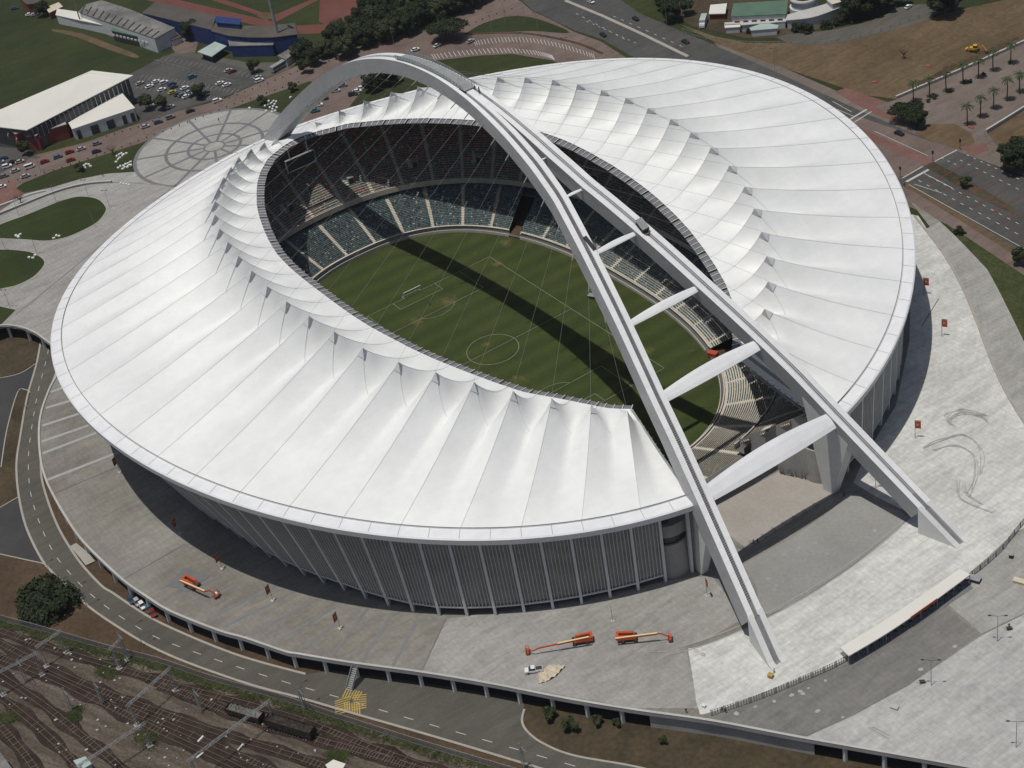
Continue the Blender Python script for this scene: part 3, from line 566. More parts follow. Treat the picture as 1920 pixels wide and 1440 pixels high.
for x, y in ((1500, 1296), (1548, 1276), (1505, 1300), (1416, 1325), (1452, 1315), (1485, 1303), (1533, 1333), (1516, 1290), (1790, 1212), (1820, 1217), (1726, 1255), (1640, 995), (1580, 1345), (1380, 1338)):
    c = G(x, y, DZ(7)); r = random.uniform(.35, .75); mb.flat([(c[0]+r*random.uniform(.7, 1.2)*math.cos(k), c[1]+r*random.uniform(.7, 1.2)*math.sin(k), c[2]) for k in np.arange(0, 6.2, .8)])
mb.build('white_blotches', 'bandw', dk)
mb = MB()
for L, w in (([(1735, 840), (1760, 825), (1800, 815), (1830, 830), (1842, 860), (1838, 890)], .9), ([(1750, 845), (1790, 835), (1825, 850), (1830, 890), (1815, 930)], .5), ([(1790, 800), (1780, 788), (1800, 775), (1835, 780), (1850, 790)], .6), ([(1795, 900), (1800, 930), (1830, 950), (1860, 960)], .5), ([(1805, 905), (1812, 925), (1840, 945)], .4), ([(1782, 790), (1775, 780), (1800, 768), (1850, 778)], .4)):
    [ribbon(mb, GL(smoothpx([(x+random.uniform(-5, 5), y+random.uniform(-3, 3)) for x, y in L], 8), DZ(8)+.002*j_), .22) for j_ in range(4)]
mb.build('tyre_arcs', 'apron', dk)
# ================================================================== STADIUM
st = tag(empty('stadium', (0, 0, 0)), 'huge white oval football stadium with a scalloped membrane roof round an open pitch', 'stadium')
CF = [-7.13, 155.78, 5.19, -8.44, 125.53, 6.32, -10.06, 38.39, 1.97, -7.11, -1.41, 1.29]
_t = np.linspace(0, 2*np.pi, 5761)
RC = np.stack([CF[0]+CF[1]*np.cos(_t)+CF[2]*np.cos(2*_t)+CF[3]*np.cos(3*_t), CF[4]*np.sin(_t)+CF[5]*np.sin(2*_t)+CF[6]*np.sin(3*_t),
               CF[7]+CF[8]*np.cos(_t)+CF[9]*np.cos(2*_t)+CF[10]*np.cos(3*_t)+CF[11]*np.cos(4*_t)], 1)
_s = np.r_[0, np.cumsum(np.linalg.norm(np.diff(RC, axis=0), axis=1))]; STOT = float(_s[-1]); SH = STOT/2
def ring(s):
    s = s % STOT; return np.array([np.interp(s, _s, RC[:, i]) for i in range(3)])
def rnorm(s):
    a, b = ring(s-1), ring(s+1); d = b-a; n = np.array([d[1], -d[0], 0]); return n/np.linalg.norm(n)
INZ = ([33, 38.5, 40, 41, 42, 43, 44, 45, 46, 46.8], [.8, 1.2, 2, 4, 6.3, 8.8, 10.5, 12.5, 15, 17])
def foot(s, z=ZD, extra=0.):
    r = ring(s); n = rnorm(s); north = r[0] < -12
    q = r-n*(float(np.interp(r[2], *INZ))+extra); q[2] = z; return q
S0 = 25.6     # roof ends on either side of the south opening
sk = lambda k: 39.8+(SH-39.8)/25*k
T = lambda p: tuple(float(v) for v in p)
# --- compression ring
for_ring = np.arange(S0, STOT-S0+.01, (STOT-2*S0)/324)
prof = [(.0, .25), (.0, -.1), (3.3, -.55), (3.7, -.9), (3.5, -2.7), (2.9, -3.0), (-.4, -2.2)]
mb = MB()
rows = [[tuple(ring(s)+rnorm(s)*a+np.array([0, 0, b])) for s in for_ring] for a, b in prof]
for i in range(len(prof)): mb.strip(rows[i], rows[(i+1) % len(prof)])
for e in (0, -1): mb.add([r[e] for r in rows], [tuple(range(len(rows)))])
rg = mb.build('compression_ring', 'rim', st)
mb = MB(); ribbon(mb, [tuple(ring(s)-rnorm(s)*.25+np.array([0, 0, .28])) for s in for_ring], .16); mb.build('seam', 'seam', rg)
mb = MB()
for k in range(-1, 53):
    for sg in (1, -1):
        s = sg*(39.8+8.1*k)
        if abs(s) < S0+2: continue
        a = ring(s); n = rnorm(s); mb.strip([tuple(a+np.array([0, 0, -.06])), tuple(a+n*3.3+np.array([0, 0, -.5]))], [tuple(a+np.array([.0, 0, -.06])+np.array([n[1], -n[0], 0])*.14), tuple(a+n*3.3+np.array([0, 0, -.5])+np.array([n[1], -n[0], 0])*.14)])
mb.build('joint', 'tick', rg)['kind'] = 'stuff'
# --- facade: a column every 8.1 m, louvre screens between
fs_ = [S0+.3+8.12*k for k in range(int((STOT-2*S0)/8.12)+1)]
vis = lambda s: s < 135 or s > STOT-255
stuffcol = MB(); stuffscr = MB(); nscr = 0
def col_mb(mb, s):
    a = foot(s); b = ring(s)+np.array([0, 0, -2.4])+rnorm(s)*.6; mb.beam(a, b, .75, 1.15, 0, tuple(rnorm(s)))
def scr_mb(mb, s0, s1):
    f = lambda s, t, o=0: foot(s)+(ring(s)+np.array([0, 0, -2.4])+rnorm(s)*.6-foot(s))*t+rnorm(s)*o
    lo, hi = .115, .995; m0, m1 = s0+.45, s1-.45
    mb.strip([T(f(s0, lo, -.35)), T(f(s1, lo, -.35))], [T(f(s0, hi, -.35)), T(f(s1, hi, -.35))], 1)
    for j in range(1, 8):
        s = s0+(s1-s0)*j/8; mb.beam(f(s, lo, .1), f(s, hi, .1), .15, .45, 0, tuple(rnorm(s)))
    mb.beam(f(s0, lo-.01, .1), f(s1, lo-.01, .1), .5, .45, 0)
for i, s in enumerate(fs_):
    if vis(s): col_mb(m := MB(), s); m.build('facade_column', 'colm', st)
    else: col_mb(stuffcol, s)
    if i < len(fs_)-1 and i > 0 and i < len(fs_)-2:
        if vis(s): scr_mb(m := MB(), s, fs_[i+1]); m.build('louvre_screen', ['fin', 'screen'], st)
        else: scr_mb(stuffscr, s, fs_[i+1])
o = stuffcol.build('facade_columns', 'colm', st); o['kind'] = 'stuff'
o = stuffscr.build('louvre_screens', ['fin', 'screen'], st); o['kind'] = 'stuff'
# inner concrete drum wall
ds = [s for s in np.arange(S0+4, STOT-S0-4, 4)]
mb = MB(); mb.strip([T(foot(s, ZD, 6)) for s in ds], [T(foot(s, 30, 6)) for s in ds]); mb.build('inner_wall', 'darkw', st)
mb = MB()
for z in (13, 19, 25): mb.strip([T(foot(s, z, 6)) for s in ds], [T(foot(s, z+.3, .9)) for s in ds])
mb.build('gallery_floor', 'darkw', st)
# --- roof membrane
PKL = {1: (110.1, 31.6, 50.3), 2: (102.9, 39.5, 52.8), 3: (94.6, 46.5, 54.8), 4: (85.1, 53, 56.5), 5: (75, 59.1, 58.1), 6: (64.2, 64.7, 59.3), 7: (51.8, 69.1, 60.5),
       8: (39.9, 71.6, 61.9), 9: (27.8, 73.3, 62.7), 10: (15.8, 74.4, 63.1), 11: (3.4, 74.5, 63.2), 12: (-8.2, 73.9, 63.6), 13: (-20.4, 72.5, 63.3), 14: (-32.1, 70.5, 62.8),
       15: (-44, 67.9, 61.9), 16: (-56.1, 64, 60.7), 17: (-67, 58.9, 59.6), 18: (-77.5, 53, 58.), 19: (-86.8, 46.6, 56.3), 20: (-95.1, 40, 54.6), 21: (-103.9, 32.9, 52.6),
       22: (-111.3, 24.6, 50), 23: (-117.9, 16.3, 46.8), 24: (-124.4, 8.5, 42.9)}
PKL[0] = (116.2, 24.2, 47.4); PKL[25] = (-128.5, 0, 40.2)
IT = np.array([(112, 20, 43.6), (108, 24, 43.8), (105, 26.3, 44.3), (95, 32.3, 45.1), (85, 37.8, 45.2), (75, 41.9, 46.1), (65, 45.4, 46.9), (55, 48.5, 47.6), (45, 51, 48.2), (35, 52.9, 48.8), (25, 54.5, 49.2), (15, 55.4, 49.7), (5, 55.9, 50.2), (-5, 56.1, 50.4), (-15, 56.1, 50.5), (-25, 55.6, 50.4), (-35, 54.3, 50.1), (-45, 52, 49.5), (-55, 49.1, 49), (-65, 45.7, 48.4), (-75, 41.9, 47.3), (-85, 37.1, 46.3), (-95, 32, 44.9), (-105, 25.9, 43.4), (-115, 17.5, 42.2), (-123.5, 6, 40.3), (-125, 0, 39.8)])
_is = np.r_[0, np.cumsum(np.linalg.norm(np.diff(IT, axis=0), axis=1))]
UK = ([0, 1, 2, 3, 5, 9, 12, 15, 18, 21, 25], [3.5, 9.9, 18.2, 28.5, 47.9, 93, 126, 161, 199, 231, _is[-1]])
inner = lambda u: np.array([np.interp(u, _is, IT[:, i]) for i in range(3)])
IKK = lambda k: inner(np.interp(k, *UK))
def PK(k):
    a = int(math.floor(k)); b = min(a+1, 25); f = k-a; return np.array(PKL[a])*(1-f)+np.array(PKL[b])*f
FR = .85
NS1, NS2, NU = 9, 7, 10
def ridge(k):
    R, P, I = ring(sk(k)), PK(k), IKK(k); R[2] += .05
    o = [R+(P-R)*t+np.array([0, 0, -.9*math.sin(math.pi*t)]) for t in np.linspace(0, 1, NS1)]
    d = I-P
    for t in np.linspace(0, 1, NS2)[1:]:
        q = P+d*t; q[2] = P[2]+d[2]*(1-(1-t)**1.75); o.append(q)
    return np.array(o)
def valley(k):
    R, P, I = ring(sk(k)), PK(k), IKK(k); R[2] += .05
    V = R+(P-R)*FR; V[2] -= float(np.interp(k, [0, 1, 3, 20, 24, 25], [2.5, 4.2, 6.2, 5.6, 2.2, 1.4]))
    o = [R+(V-R)*t+np.array([0, 0, -.35*math.sin(math.pi*t)]) for t in np.linspace(0, 1, NS1)]
    for t in np.linspace(0, 1, NS2)[1:]:
        q = V+(I-V)*t; q[2] = V[2]+(I[2]-V[2])*t+.25*math.sin(math.pi*t); o.append(q)
    return np.array(o)
def free_edge():
    R = ring(S0); I = inner(0.); R[2] += .05
    return np.array([R+(I-R)*t+np.array([0, 0, -.7*math.sin(math.pi*t)]) for t in np.r_[np.linspace(0, FR, NS1), np.linspace(FR, 1, NS2)[1:]]])
def panel(E0, E1, Mv, mir):
    V = []
    for j in range(NU+1):
        u = j/NU; w = 1-abs(2*u-1); f = 1-(1-w)**1.3
        row = E0*(1-u)+E1*u+(Mv-(E0+E1)/2)*f
        V.append(row*np.array([1, mir, 1]))
    V = np.array(V); n = V.shape[1]; mb = MB(); fs = []
    for j in range(NU):
        for i in range(n-1):
            a = j*n+i; q = (a, a+1, a+n+1, a+n); fs.append(q if mir < 0 else q[::-1])
    mb.add(V.reshape(-1, 3), fs)
    me = mb.build('roof_panel', 'membrane', st)
    me.data.polygons.foreach_set('use_smooth', [True]*len(me.data.polygons))
    # ridge and peak stay creased
    return me
for mir in (1, -1):
    E = [ridge(k) for k in range(26)]
    F0 = free_edge(); mv = (F0+E[0])/2; mv[:, 2] -= 1.6*np.sin(np.linspace(0, math.pi, len(mv)))**.7
    panel(F0, E[0], mv, mir)
    for k in range(25): panel(E[k], E[k+1], valley(k+.5), mir)
    # ridge seams
    mb = MB(); mf = np.array([1, mir, 1])
    for k in range(0, 25):
        P = [T((q+np.array([0, 0, .07]))*mf) for q in E[k]]
        for a, b in zip(P, P[1:]): mb.tube(a, b, .045, n=4, cap=False)
    for k in range(1, 25):
        V = valley(k-.5)[NS1-1]+np.array([0, 0, .02]); 
        row = [E[k-1][NS1-1]*(1-u)+E[k][NS1-1]*u+(valley(k-.5)[NS1-1]-(E[k-1][NS1-1]+E[k][NS1-1])/2)*(1-(2*u-1)**1.3) for u in (1, .9, .8, .7, .6, .5)]
        for a_, b_ in zip(row, row[1:]): mb.tube(T((a_+[0, 0, .02])*mf), T((b_+[0, 0, .02])*mf), .1, n=4, cap=False, mi=1)
    o = mb.build('ridge_cables', ['cablepale', 'fold'], st); o['kind'] = 'stuff'
    # flying-mast hoods at the peaks
    for k in range(1, 25):
        R, P, I = ring(sk(k)), PK(k), IKK(k); out = R-P; out[2] = 0; out /= np.linalg.norm(out); al = PK(k-1 if k > 0 else 0)-P; al[2] = 0; al /= np.linalg.norm(al)
        a = P+np.array([0, 0, .45]); b = P+out*2.5+np.array([0, 0, -.1]); c = P+out*2.7+al*1.2+np.array([0, 0, -.7]); d = P+al*1.2+out*.2+np.array([0, 0, -.75]); e = P-al*.5+out*.8+np.array([0, 0, -.5])
        Vv = valley(k-.5)[NS1-1]; un = lambda q: (q-P)/np.linalg.norm(q-P); up3 = np.array([0, 0, 1.])
        a = P+up3*.55; A2_ = P+un(Vv)*3.1+up3*.12; C2 = P+un(R)*2.6+up3*.14; Bq = E[k][NS1]; B2 = P+un(Bq)*1.7+up3*.12
        L = [T(q*mf) for q in (a, A2_, C2, B2)]; MB().add(L, [(0, 1, 3)], 0).add(L, [(0, 2, 1), (0, 3, 2)], 1).build('mast_hood', ['hood', 'hoodtop'], st)
    # louvred catwalk along the inner edge
    us = np.arange(0, _is[-1], .65); mb = MB()
    for i in range(len(us)-1):
        a, b = inner(us[i]), inner(us[i+1]); t = b-a; n = np.array([t[1], -t[0], 0]); n /= np.linalg.norm(n)
        if n[1] > 0: n = -n
        L = [a-[0, 0, .3], b-[0, 0, .3], b+n*2.6-[0, 0, .75], a+n*2.6-[0, 0, .75]]
        ph = i % 16
        if i % 4 == 0: mb.beam(T((a)*mf), T((a+n*2.7-[0, 0, .6])*mf), .16, .22, 1)
        if ph < 15: mb.add([T(q*mf) for q in L], [(0, 1, 2, 3)], 0)
    mb.build('edge_catwalk', ['grille', 'rim'], st)
    # free edge brackets and girder beside the arch legs
    mb = MB()
    for i in range(len(F0)-1): mb.beam(T((F0[i]-[0, 0, .5])*mf), T((F0[i+1]-[0, 0, .5])*mf), .6, 1.1)
    A, B = F0[1], F0[-1]
    for k in range(13):
        q = A+(B-A)*(k+.5)/13; q[2] -= 4.4; mb.beam(T(q*mf), T((q+np.array([-.3, -2.3, -.1]))*mf), .18, .25)
        if k: mb.beam(T((q+np.array([-.3, -1.2, -.1]))*mf), T((q0)*mf), .5, .12)
        q0 = q+np.array([-.3, -1.2, -.1])
    mb.build('free_edge_girder', 'hood' if 0 else 'steel', st)
    mb = MB()
    mb.strip([T((q-[0, 0, .05])*mf) for q in F0], [T((q-[0, .1, 4.6])*mf) for q in F0]); mb.strip([T((q+[0, .5, -.05])*mf) for q in F0], [T((q+[0, .5, -4.6])*mf) for q in F0]); mb.build('free_edge_fascia', 'rim', st)
# --- seating bowl
def arcs(d, step):
    a = np.linspace(0, 2*math.pi, 2881); P = np.array([bowlpt(d, x) for x in a]); s = np.r_[0, np.cumsum(np.hypot(*np.diff(P, axis=0).T))]
    n = int(round(s[-1]/step)); return np.interp(np.linspace(0, s[-1], n+1), s, a), s[-1]/n
def angof(x, y): # bowl parameter of a direction
    b = np.linspace(0, 2*math.pi, 2881); P = np.array([bowlpt(10, q) for q in b]); return float(b[np.argmin(np.abs(np.angle(np.exp(1j*(np.arctan2(P[:, 1], P[:, 0]-1)-math.atan2(y, x-1))))))])
A1, ds1 = arcs(11, 1.5); A2, ds2 = arcs(36, 1.6)
gaps = [(angof(57.5, 49.5), .05), (angof(-55, 49.5), .035)]
ingap = lambda a: any(abs(a-g) < w for g, w in gaps)
NR1 = 26; row1 = lambda r: (1.6+r*.82, 1.55+r*.29)
NR2 = 31; row2 = lambda r: (21+r*.85, 12.+r*.62)
def cut2(a, r):
    "the upper tier stops short of the south opening"
    a = (a+math.pi) % (2*math.pi)-math.pi; lim = .165+.002*r
    return abs(a) < lim
def tier(name, A, NR, rowf, cut):
    mb = MB()
    for i in range(len(A)-1):
        am = (A[i]+A[i+1])/2
        if name == 'lower' and ingap(am): continue
        for r in range(NR):
            if cut and cut2(am, r): continue
            d, z = rowf(r); d2, z2 = rowf(r+1)
            p, q = bowlpt(d, A[i]), bowlpt(d, A[i+1]); p2, q2 = bowlpt(d2, A[i]), bowlpt(d2, A[i+1])
            mb.add([(*p, z), (*q, z), (*q2, z), (*p2, z), (*p2, z2), (*q2, z2)], [(0, 3, 2, 1), (3, 4, 5, 2)])
    mb.build(name+'_terrace', 'beige', st)
tier('lower', A1, NR1, row1, False); tier('upper', A2, NR2, row2, True)
def seats(A, ds, NR, rowf, cut, per, name, voms, top):
    nb = (len(A)-1)//per
    for b in range(nb):
        i0 = b*per; i1 = (b+1)*per if b < nb-1 else len(A)-1
        low, hi = MB(), MB(); low.uv, hi.uv = [], []
        for r in range(NR):
            if r in (0,) and not cut: continue
            for i in range(i0, i1):
                am = (A[i]+A[i+1])/2; f0 = .45 if i == i0 else 0.; f1 = .55 if i == i1-1 else 1.
                if (cut and cut2(am, r)) or (not cut and ingap(am)): continue
                if voms and b % 2 == 1 and abs(i-(i0+i1)/2+.5) < 1.1 and voms[0] <= r <= voms[1]: continue
                a0 = A[i]+(A[i+1]-A[i])*f0; a1 = A[i]+(A[i+1]-A[i])*f1; d, z = rowf(r)
                p, q = bowlpt(d+.46, a0), bowlpt(d+.46, a1); p2, q2 = bowlpt(d+.70, a0), bowlpt(d+.70, a1)
                sheet_top = top is not None and (r+random.random()*10-5) > top
                mb = hi if sheet_top else low
                u0, u1 = (i+f0)*ds/.52, (i+f1)*ds/.52; v = r*2+.2
                mb.add([(*p, z+.5), (*q, z+.5), (*q2, z+.55), (*p2, z+.55), (*p2, z+.8), (*q2, z+.8), (*p, z+.15), (*q, z+.15)], [(6, 0, 1, 7), (0, 3, 2, 1), (3, 4, 5, 2)])
                for c in range(3): mb.uv += ([(u0, v+c*.2), (u0, v+c*.2+.1), (u1, v+c*.2+.1), (u1, v+c*.2)] if c == 0 else [(u0, v+c*.2), (u0, v+c*.2+.1), (u1, v+c*.2+.1), (u1, v+c*.2)])
        m = low; n = len(low.v)
        if hi.v:
            m.f += [tuple(j+n for j in q) for q in hi.f]; m.m += [1]*len(hi.f); m.v += hi.v; m.uv += hi.uv
        if m.v: m.build('seat_block', ['seat_low' if not cut else 'seat_mid', 'seat_top'], st)
        # vomitory portal
        if voms and b % 2 == 1:
            a = (A[(i0+i1)//2]+A[(i0+i1)//2])/2
            am = A[(i0+i1)//2]
            if cut2(am+.12, 12) or cut2(am-.12, 12): continue
            d0, z0 = rowf(voms[0]); d1, z1 = rowf(voms[1]+1); da = 1.55/ (math.hypot(*bowlpt(d0, am)))
            P = [bowlpt(d0, am-da), bowlpt(d0, am+da), bowlpt(d1, am+da), bowlpt(d1, am-da)]
            w = MB(); H_ = 2.7; ins_ = lambda q0_, q1_, t_: (q0_[0]+(q1_[0]-q0_[0])*t_, q0_[1]+(q1_[1]-q0_[1])*t_)
            w.add([(*ins_(P[0], P[1], .1), z0+.1), (*ins_(P[0], P[1], .9), z0+.1), (*ins_(P[0], P[1], .9), z0+H_-.3), (*ins_(P[0], P[1], .1), z0+H_-.3)], [(0, 1, 2, 3)], 1)  # dark panel painted in for the shade inside the opening
            P = [bowlpt(d0+.04, am-da), bowlpt(d0+.04, am+da), P[2], P[3]]
            w.hexa([(*P[0], z0), (*P[1], z0), (*P[2], z0), (*P[3], z0), (*P[0], z0+H_), (*P[1], z0+H_), (*P[2], z0+H_), (*P[3], z0+H_)], 0)
            w.build('vomitory', ['concrete', 'dark'], st)
seats(A1, ds1, NR1, row1, False, 9, 'l', None, None)
seats(A2, ds2, NR2, row2, True, 9, 'u', (7, 10), 12)
# walls that close the bowl
AA = np.linspace(0, 2*math.pi, 181)
def wall(name, d0, z0, d1, z1, m, lim=0., mb=None, gap=False):
    own = mb is None; mb = mb or MB()
    for a, b in zip(AA, AA[1:]):
        am = ((a+b)/2+math.pi) % (2*math.pi)-math.pi
        if abs(am) < lim or (gap and ingap((a+b)/2)): continue
        mb.add([(*bowlpt(d0, a), z0), (*bowlpt(d0, b), z0), (*bowlpt(d1, b), z1), (*bowlpt(d1, a), z1)], [(0, 1, 2, 3)])
    if own: mb.build(name, m, st)
    return mb
d1_, z1_ = row1(NR1); d2_, z2_ = row2(NR2); dz_, zz_ = row2(0)
wall('pitch_wall', .15, 0, .15, 1.15, 'beige', 0, None, True)
m_ = wall('', .15, 1.15, .45, 1.15, 'beige', 0, MB(), True); wall('', .45, 1.15, .45, .3, '', 0, m_, True); m_.build('pitch_wall_coping', 'pale', st)
wall('pitch_walkway', .4, .5, 1.6, .5, 'darkw'); wall('front_parapet', 1.6, .5, 1.6, 2.3, 'concrete', 0, None, True)
wall('front_parapet_coping', 1.35, 2.3, 1.75, 2.3, 'beige', 0, None, True)
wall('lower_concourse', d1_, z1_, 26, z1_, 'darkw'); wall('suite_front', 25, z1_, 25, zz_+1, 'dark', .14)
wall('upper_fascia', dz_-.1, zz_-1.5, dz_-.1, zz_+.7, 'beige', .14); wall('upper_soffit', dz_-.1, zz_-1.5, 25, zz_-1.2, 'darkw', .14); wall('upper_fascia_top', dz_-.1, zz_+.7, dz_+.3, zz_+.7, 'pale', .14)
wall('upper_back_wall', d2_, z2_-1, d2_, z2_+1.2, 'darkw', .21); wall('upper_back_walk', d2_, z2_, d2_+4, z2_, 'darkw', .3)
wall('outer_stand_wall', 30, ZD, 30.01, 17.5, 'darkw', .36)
# end walls of the cut upper tier and the rounded concrete cores beside the south opening
for mir in (1, -1):
    a = .15*mir; prof_ = []
    for r in range(NR2+1):
        d, z = row2(r); prof_.append((d, z))
    aa = [(.165+.002*r)*mir for r in range(NR2+1)]
    mb = MB()
    for r in range(NR2):
        p, q = bowlpt(prof_[r][0], aa[r]), bowlpt(prof_[r+1][0], aa[r+1]); mb.add([(*p, ZD), (*q, ZD), (*q, prof_[r+1][1]+.9), (*p, prof_[r][1]+.9)], [(0, 1, 2, 3)])
    mb.build('stand_end_wall', 'concrete', st)
    cx_, cy_ = (134.5, 29.*mir)
    n = 40; c1 = [(cx_+6.4*math.cos(2*math.pi*k/n), cy_+6.4*math.sin(2*math.pi*k/n)) for k in range(n)]
    core = MB().prism(c1, ZD, 18).build('stair_core', 'pale' if 0 else 'concrete', st)
    MB().prism([(cx_+(x-cx_)*.9, cy_+(y-cy_)*.9) for x, y in c1], 18, 21).build('window_band', 'win', core)
    mb = MB().prism([(cx_+(x-cx_)*1.03, cy_+(y-cy_)*1.03) for x, y in c1], 21, 25); mb.flat([(cx_+(x-cx_)*1.03, cy_+(y-cy_)*1.03, 21.0) for x, y in c1]); mb.build('core_top', 'concrete', core)
# wall with stone lettering beside the far pylon
la, lb = G(1466, 884, ZD), G(1548, 902, ZD)
mb = MB(); P = [la, lerp(la, lb, .5), lb]; P = [(x-.2, y-.5, z) for x, y, z in P]
ribbon(mb, P, 1.2, 0, 13); lw = mb.build('lettered_wall', 'concrete', st)
cu = bpy.data.curves.new('letters', 'FONT'); cu.body = 'RANITI'; cu.size = 3.6; cu.extrude = .08; cu.space_character = 1.05
dxy = Vector(lb)-Vector(la); ang = math.atan2(dxy.y, dxy.x)
to = bpy.data.objects.new('letters_tmp', cu); COL.objects.link(to)
bpy.context.view_layer.update(); dg = bpy.context.evaluated_depsgraph_get(); me = bpy.data.meshes.new_from_object(to.evaluated_get(dg)); bpy.data.objects.remove(to)
me.materials.clear(); me.materials.append(M['band']); lt = bpy.data.objects.new('lettering', me); COL.objects.link(lt)
nrm = Vector((-dxy.y, dxy.x, 0)).normalized(); nrm = nrm if nrm.dot(Vector(CP)-Vector(la)) > 0 else -nrm
lt.rotation_euler = (math.pi/2, 0, ang if Vector((math.sin(ang), -math.cos(ang), 0)).dot(nrm) > 0 else ang+math.pi)
st_ = Vector(la) if Vector((math.sin(ang), -math.cos(ang), 0)).dot(nrm) > 0 else Vector(lb)
lt.location = st_+nrm*.15+Vector((0, 0, .5)); lt.location.x += .4; lt.location.y += -1.3; lt.parent = lw
# ================================================================== ARCH
ar = tag(empty('stadium_arch', (184, 0, ZD)), 'white steel arch spanning the stadium roof, forked into two legs at the near end', 'arch')
off = np.array(ar.location)
def ztop(x):
    a = abs(x)
    f = lambda q: 105.5-.003955*q*q+3.74e-8*q**4
    return f(a) if a < 135 else f(135)+(6.4-f(135))*(a-135)/49.
YIN = ([30, 42, 54, 67, 85, 105, 124, 147, 184], [0, .35, 1., 2.6, 6.8, 11.6, 16.5, 21.9, 31.0])
YOUT = ([-200, -60, -20, 0, 20, 40, 54, 67, 85, 105, 124, 147, 184], [3.2, 2.9, 2.7, 2.9, 3.5, 4.7, 5.8, 7.4, 11.6, 16.4, 21.3, 26.7, 35.8])
yin = lambda x: float(np.interp(x, *YIN)); yout = lambda x: float(np.interp(x, *YOUT))
DEP = lambda x: 5.0+(.9 if x < -40 else 0)*min(1, (-40-x)/60 if x < -40 else 0)+1.0*max(0, (x-110)/74)
def dirn(x):
    dz = (ztop(x+.5)-ztop(x-.5)); l = math.hypot(1, dz); return -dz/l, 1/l    # normal of the top edge in x,z
def section(x, ya, yb, groove=True):
    "outline of the box section between ya and yb, groove sunk in the top"
    nx, nz = dirn(x); zt = ztop(x); w = yb-ya; g0, g1 = ya+w*.36, ya+w*.63; D = DEP(x); r = .4
    pt = lambda y, d: (x-nx*d, y, zt-nz*d)
    return [pt(ya, D), pt(ya, 0), pt(g0, 0), pt(g0, r), pt(g1, r), pt(g1, 0), pt(yb, 0), pt(yb, D)]
def loft(name, xs, fa, fb, mir, inner_open, mats=('white', 'groove', 'archside')):
    mb = MB(); R = []
    for x in xs: R.append([(p[0]-off[0], mir*p[1]-off[1], p[2]-off[2]) for p in section(x, fa(x), fb(x))])
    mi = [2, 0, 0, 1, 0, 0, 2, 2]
    for i in range(len(xs)-1):
        for j in range(8):
            if j == 0 and inner_open(xs[i]): continue
            a, b = R[i][j], R[i][(j+1) % 8]; c, d = R[i+1][(j+1) % 8], R[i+1][j]
            mb.add([a, b, c, d], [(0, 1, 2, 3)], mi[j])
    for e in (0, -1): mb.add(R[e], [tuple(range(8))], 2)
    o = mb.build(name, list(mats), ar); recalc(o); return o
XS = lambda a, b, n: list(np.linspace(a, b, n))
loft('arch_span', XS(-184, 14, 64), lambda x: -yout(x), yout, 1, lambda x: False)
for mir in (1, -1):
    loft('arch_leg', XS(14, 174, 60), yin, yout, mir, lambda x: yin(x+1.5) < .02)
    # concrete plinth that takes over at the ground
    mb = MB(); xs = XS(173.2, 185.0, 8)
    R = []
    for x in xs:
        t = 1.; zt = max(ztop(x)-.05, ZD+.02) if x < 184 else ZD+.05
        ya, yb = yin(x)-.15, yout(x)+.15; w = yb-ya; r = .6; zb = ZD-.2
        L = [(x, ya, zb), (x, ya, zt+.1), (x, ya+w*.33, zt+.1), (x, ya+w*.33, max(zt-r, zb)), (x, ya+w*.65, max(zt-r, zb)), (x, ya+w*.65, zt+.1), (x, yb, zt+.1), (x, yb, zb)]
        R.append([(p[0]-off[0], mir*p[1], p[2]-off[2]) for p in L])
    for i in range(len(xs)-1):
        for j in range(8): mb.add([R[i][j], R[i][(j+1) % 8], R[i+1][(j+1) % 8], R[i+1][j]], [(0, 1, 2, 3)], 1 if j == 3 else 0)
    for e in (0, -1): mb.add(R[e], [tuple(range(8))], 0)
    recalc(mb.build('plinth', ['pylonm', 'groove'], ar))
    # faceted pylon under the leg
    L0 = [(141.2, 22.8), (144.4, 23.4), (144.4, 25.9), (141.2, 25.4)]; xa, xb = 137.5, 151.5
    top = [(xa, yin(xa)+.5, ztop(xa)-4.6), (xb, yin(xb)+.5, ztop(xb)-4.6), (xb, yout(xb)-.6, ztop(xb)-4.6), (xa, yout(xa)-.6, ztop(xa)-4.6)]
    mb = MB().hexa([(x-off[0], y*mir, 0) for x, y in L0]+[(x-off[0], y*mir, z-off[2]) for x, y, z in top]); recalc(mb.build('pylon', 'pylonm', ar))
for x, w in ((53, .5), (67, .95), (85, 1.8), (105, 2.7), (124, 4.5), (147, 6.6)):
    nx, nz = dirn(x); yi = yin(x); z = ztop(x)-.9; mb = MB(); n = 14; up_ = Vector((nx, 0, nz)); al = Vector((nz, 0, -nx)); R = []
    for k in range(n+1):
        y = -yi-.1+(2*yi+.2)*k/n; f = .72+.28*math.sin(math.pi*k/n); h = .28+.10*w; c = Vector((x, y, z+.12*w*math.sin(math.pi*k/n)-.5))
        R.append([c+al*(a*w*f/2)+up_*(b*h) for a, b in ((-1, -.4), (-1, .25), (-.5, .5), (.5, .5), (1, .25), (1, -.4), (.6, -.9), (-.6, -.9))])
    for i in range(n):
        for j in range(8): mb.add([R[i][j]-Vector(off), R[i][(j+1) % 8]-Vector(off), R[i+1][(j+1) % 8]-Vector(off), R[i+1][j]-Vector(off)], [(0, 1, 2, 3)])
    recalc(mb.build('cross_beam', 'rim', ar))
